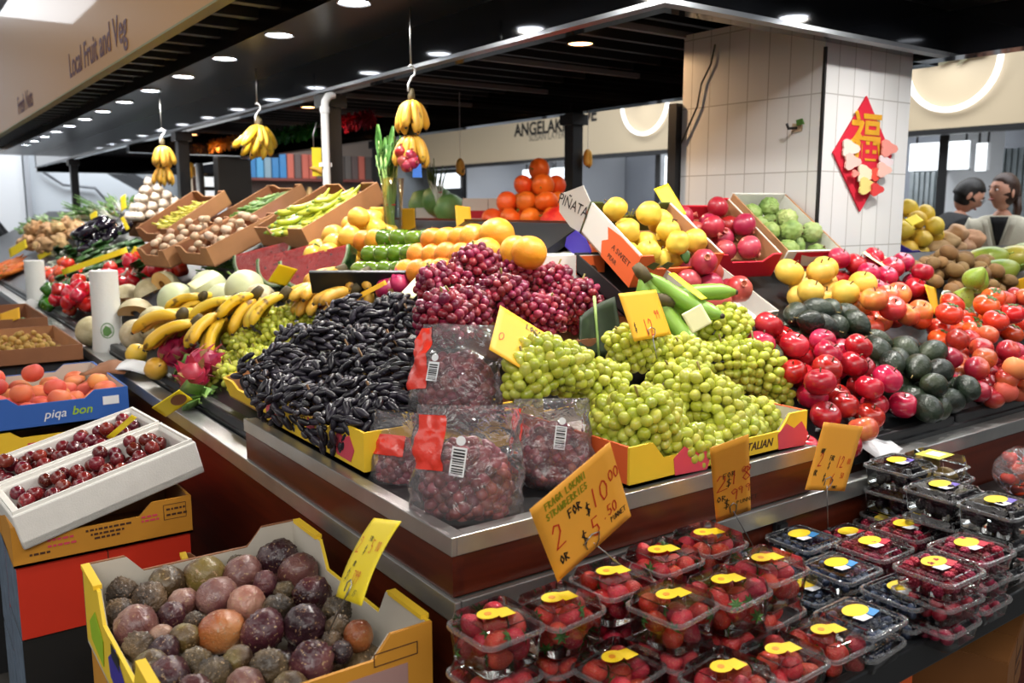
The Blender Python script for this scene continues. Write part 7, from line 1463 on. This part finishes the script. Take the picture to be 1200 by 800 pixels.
def person(label, x, y, face, lean, top, hairm, coat=False, turn=0, nod=0, hgt=1.0, **hk_):
    """stands at (x, y), chest facing `face` degrees (0 = -y), leaning forward from the hips"""
    o = thing('person', label, 'person', T(x, y, 0) @ RZ(face) @ Matrix.Scale(hgt, 4)); L = math.sin(R(lean)); Cc = math.cos(R(lean))
    def tr(px, fy, z): return Vector((px, -(z - .92) * L + fy * Cc, .92 + (z - .92) * Cc + fy * L * .3))   # torso space leans about the hips
    hips, waist, chest, neck, hd = tr(0, 0, .95), tr(0, 0, 1.12), tr(0, .01, 1.30), tr(0, .01, 1.44), tr(0, -.005, 1.50)
    V = [hips, waist, chest, neck, hd]; E_ = [(0, 1), (1, 2), (2, 3), (3, 4)]; Rr = [(.15, .11), (.135, .10), (.16, .11), (.055, .055), (.05, .05)]
    for s in (-1, 1):
        b = len(V); V += [tr(s * .17, .0, 1.37), tr(s * .22, -.03, 1.12), tr(s * .19, -.24, 1.02)]; E_ += [(2, b), (b, b + 1), (b + 1, b + 2)]; Rr += [.06, .047, .036]
        b = len(V); V += [Vector((s * .09, 0, .86)), Vector((s * .10, -.01, .48)), Vector((s * .10, .02, .09)), Vector((s * .10, -.14, .035))]; E_ += [(0, b), (b, b + 1), (b + 1, b + 2), (b + 2, b + 3)]; Rr += [.09, .06, .042, (.04, .03)]
    skin('body', V, E_, Rr, m_skin, o)
    k = 1.18 if coat else 1.10
    Vc = [tr(0, 0, .80 if coat else .93), waist, chest, tr(0, .012, 1.455)]; Ec = [(0, 1), (1, 2), (2, 3)]; Rc = [(.19, .14), (.155 * k / 1.1, .12), (.175, .125), (.082, .076)]
    for s in (-1, 1):
        b = len(Vc); Vc += [tr(s * .165, .0, 1.385), tr(s * .225, -.03, 1.12), tr(s * .195, -.21, 1.03)]; Ec += [(2, b), (b, b + 1), (b + 1, b + 2)]; Rc += [.076 * k / 1.1, .062 * k / 1.1, .052]
    skin('coat' if coat else 'shirt', Vc, Ec, Rc, top, o)
    Vt = [Vector((0, 0, .95))]; Et = []; Rt = [(.165, .125)]
    for s in (-1, 1):
        b = len(Vt); Vt += [Vector((s * .09, 0, .84)), Vector((s * .10, -.01, .48)), Vector((s * .10, .02, .10))]; Et += [(0, b), (b, b + 1), (b + 1, b + 2)]; Rt += [.105, .078, .066]
        MB().ball((.05, .13, .05), 16, 10, T(s * .10, -.06, .045)).build('shoe', m_dark, o, 9)
    skin('trousers', Vt, Et, Rt, m_trouser, o)
    for s in (-1, 1): hand_at(o, T(*tr(s * .19, -.24, 1.02)) @ RX(-70) @ RZ(0 if s < 0 else 180) @ RX(0), m_skin)
    hm_ = T(*(hd + Vector((0, -.02, .105)))) @ RZ(turn) @ RX(nod); head(o, hm_, hairm, **hk_)
    if coat:
        for s in (-1, 1): MB().grid(4, 6, lambda u, v: tr(s * (.055 * (1 - v) + .012 + .035 * u), -.128 - .006 * u, 1.43 - .22 * v)).build('lapel', top, o, 9, solid=.008)
        MB().grid(5, 5, lambda u, v: tr((u - .5) * (.11 - .10 * v), -.122, 1.45 - .20 * v)).build('scarf', m_blackcloth, o, 9, solid=.006)
    return o
def stand(px, D): d = ray(px, 244); d.z = 0; return CAM + d * (D / d.dot(Vector((FX, FY, 0)))) 
p = stand(1176, 5.9); person('woman in a cream coat with brown hair tied back, looking sideways over the sweet potatoes', p.x, p.y, -72, 4, m_cream, m_hairb, coat=True, turn=-42, nod=-6, hgt=1.0, bun=True)
p = stand(1080, 6.4); person('man in black shirt and glasses bending toward the woman in the cream coat', p.x, p.y, 52, 30, m_blackcloth, m_hair, turn=-10, nod=30, hgt=1.04, glasses=True)
p = stand(318, 8.2); person('dark-haired person in black stooping behind the chilli carton', p.x, p.y, -70, 38, m_blackcloth, m_hair, turn=0, nod=20, hgt=1.0)
p = stand(10, 12.9); person('person in a black jacket half out of view in the banana aisle', p.x, p.y, -90, 34, m_blackcloth, m_hair, coat=True, hgt=1.0)
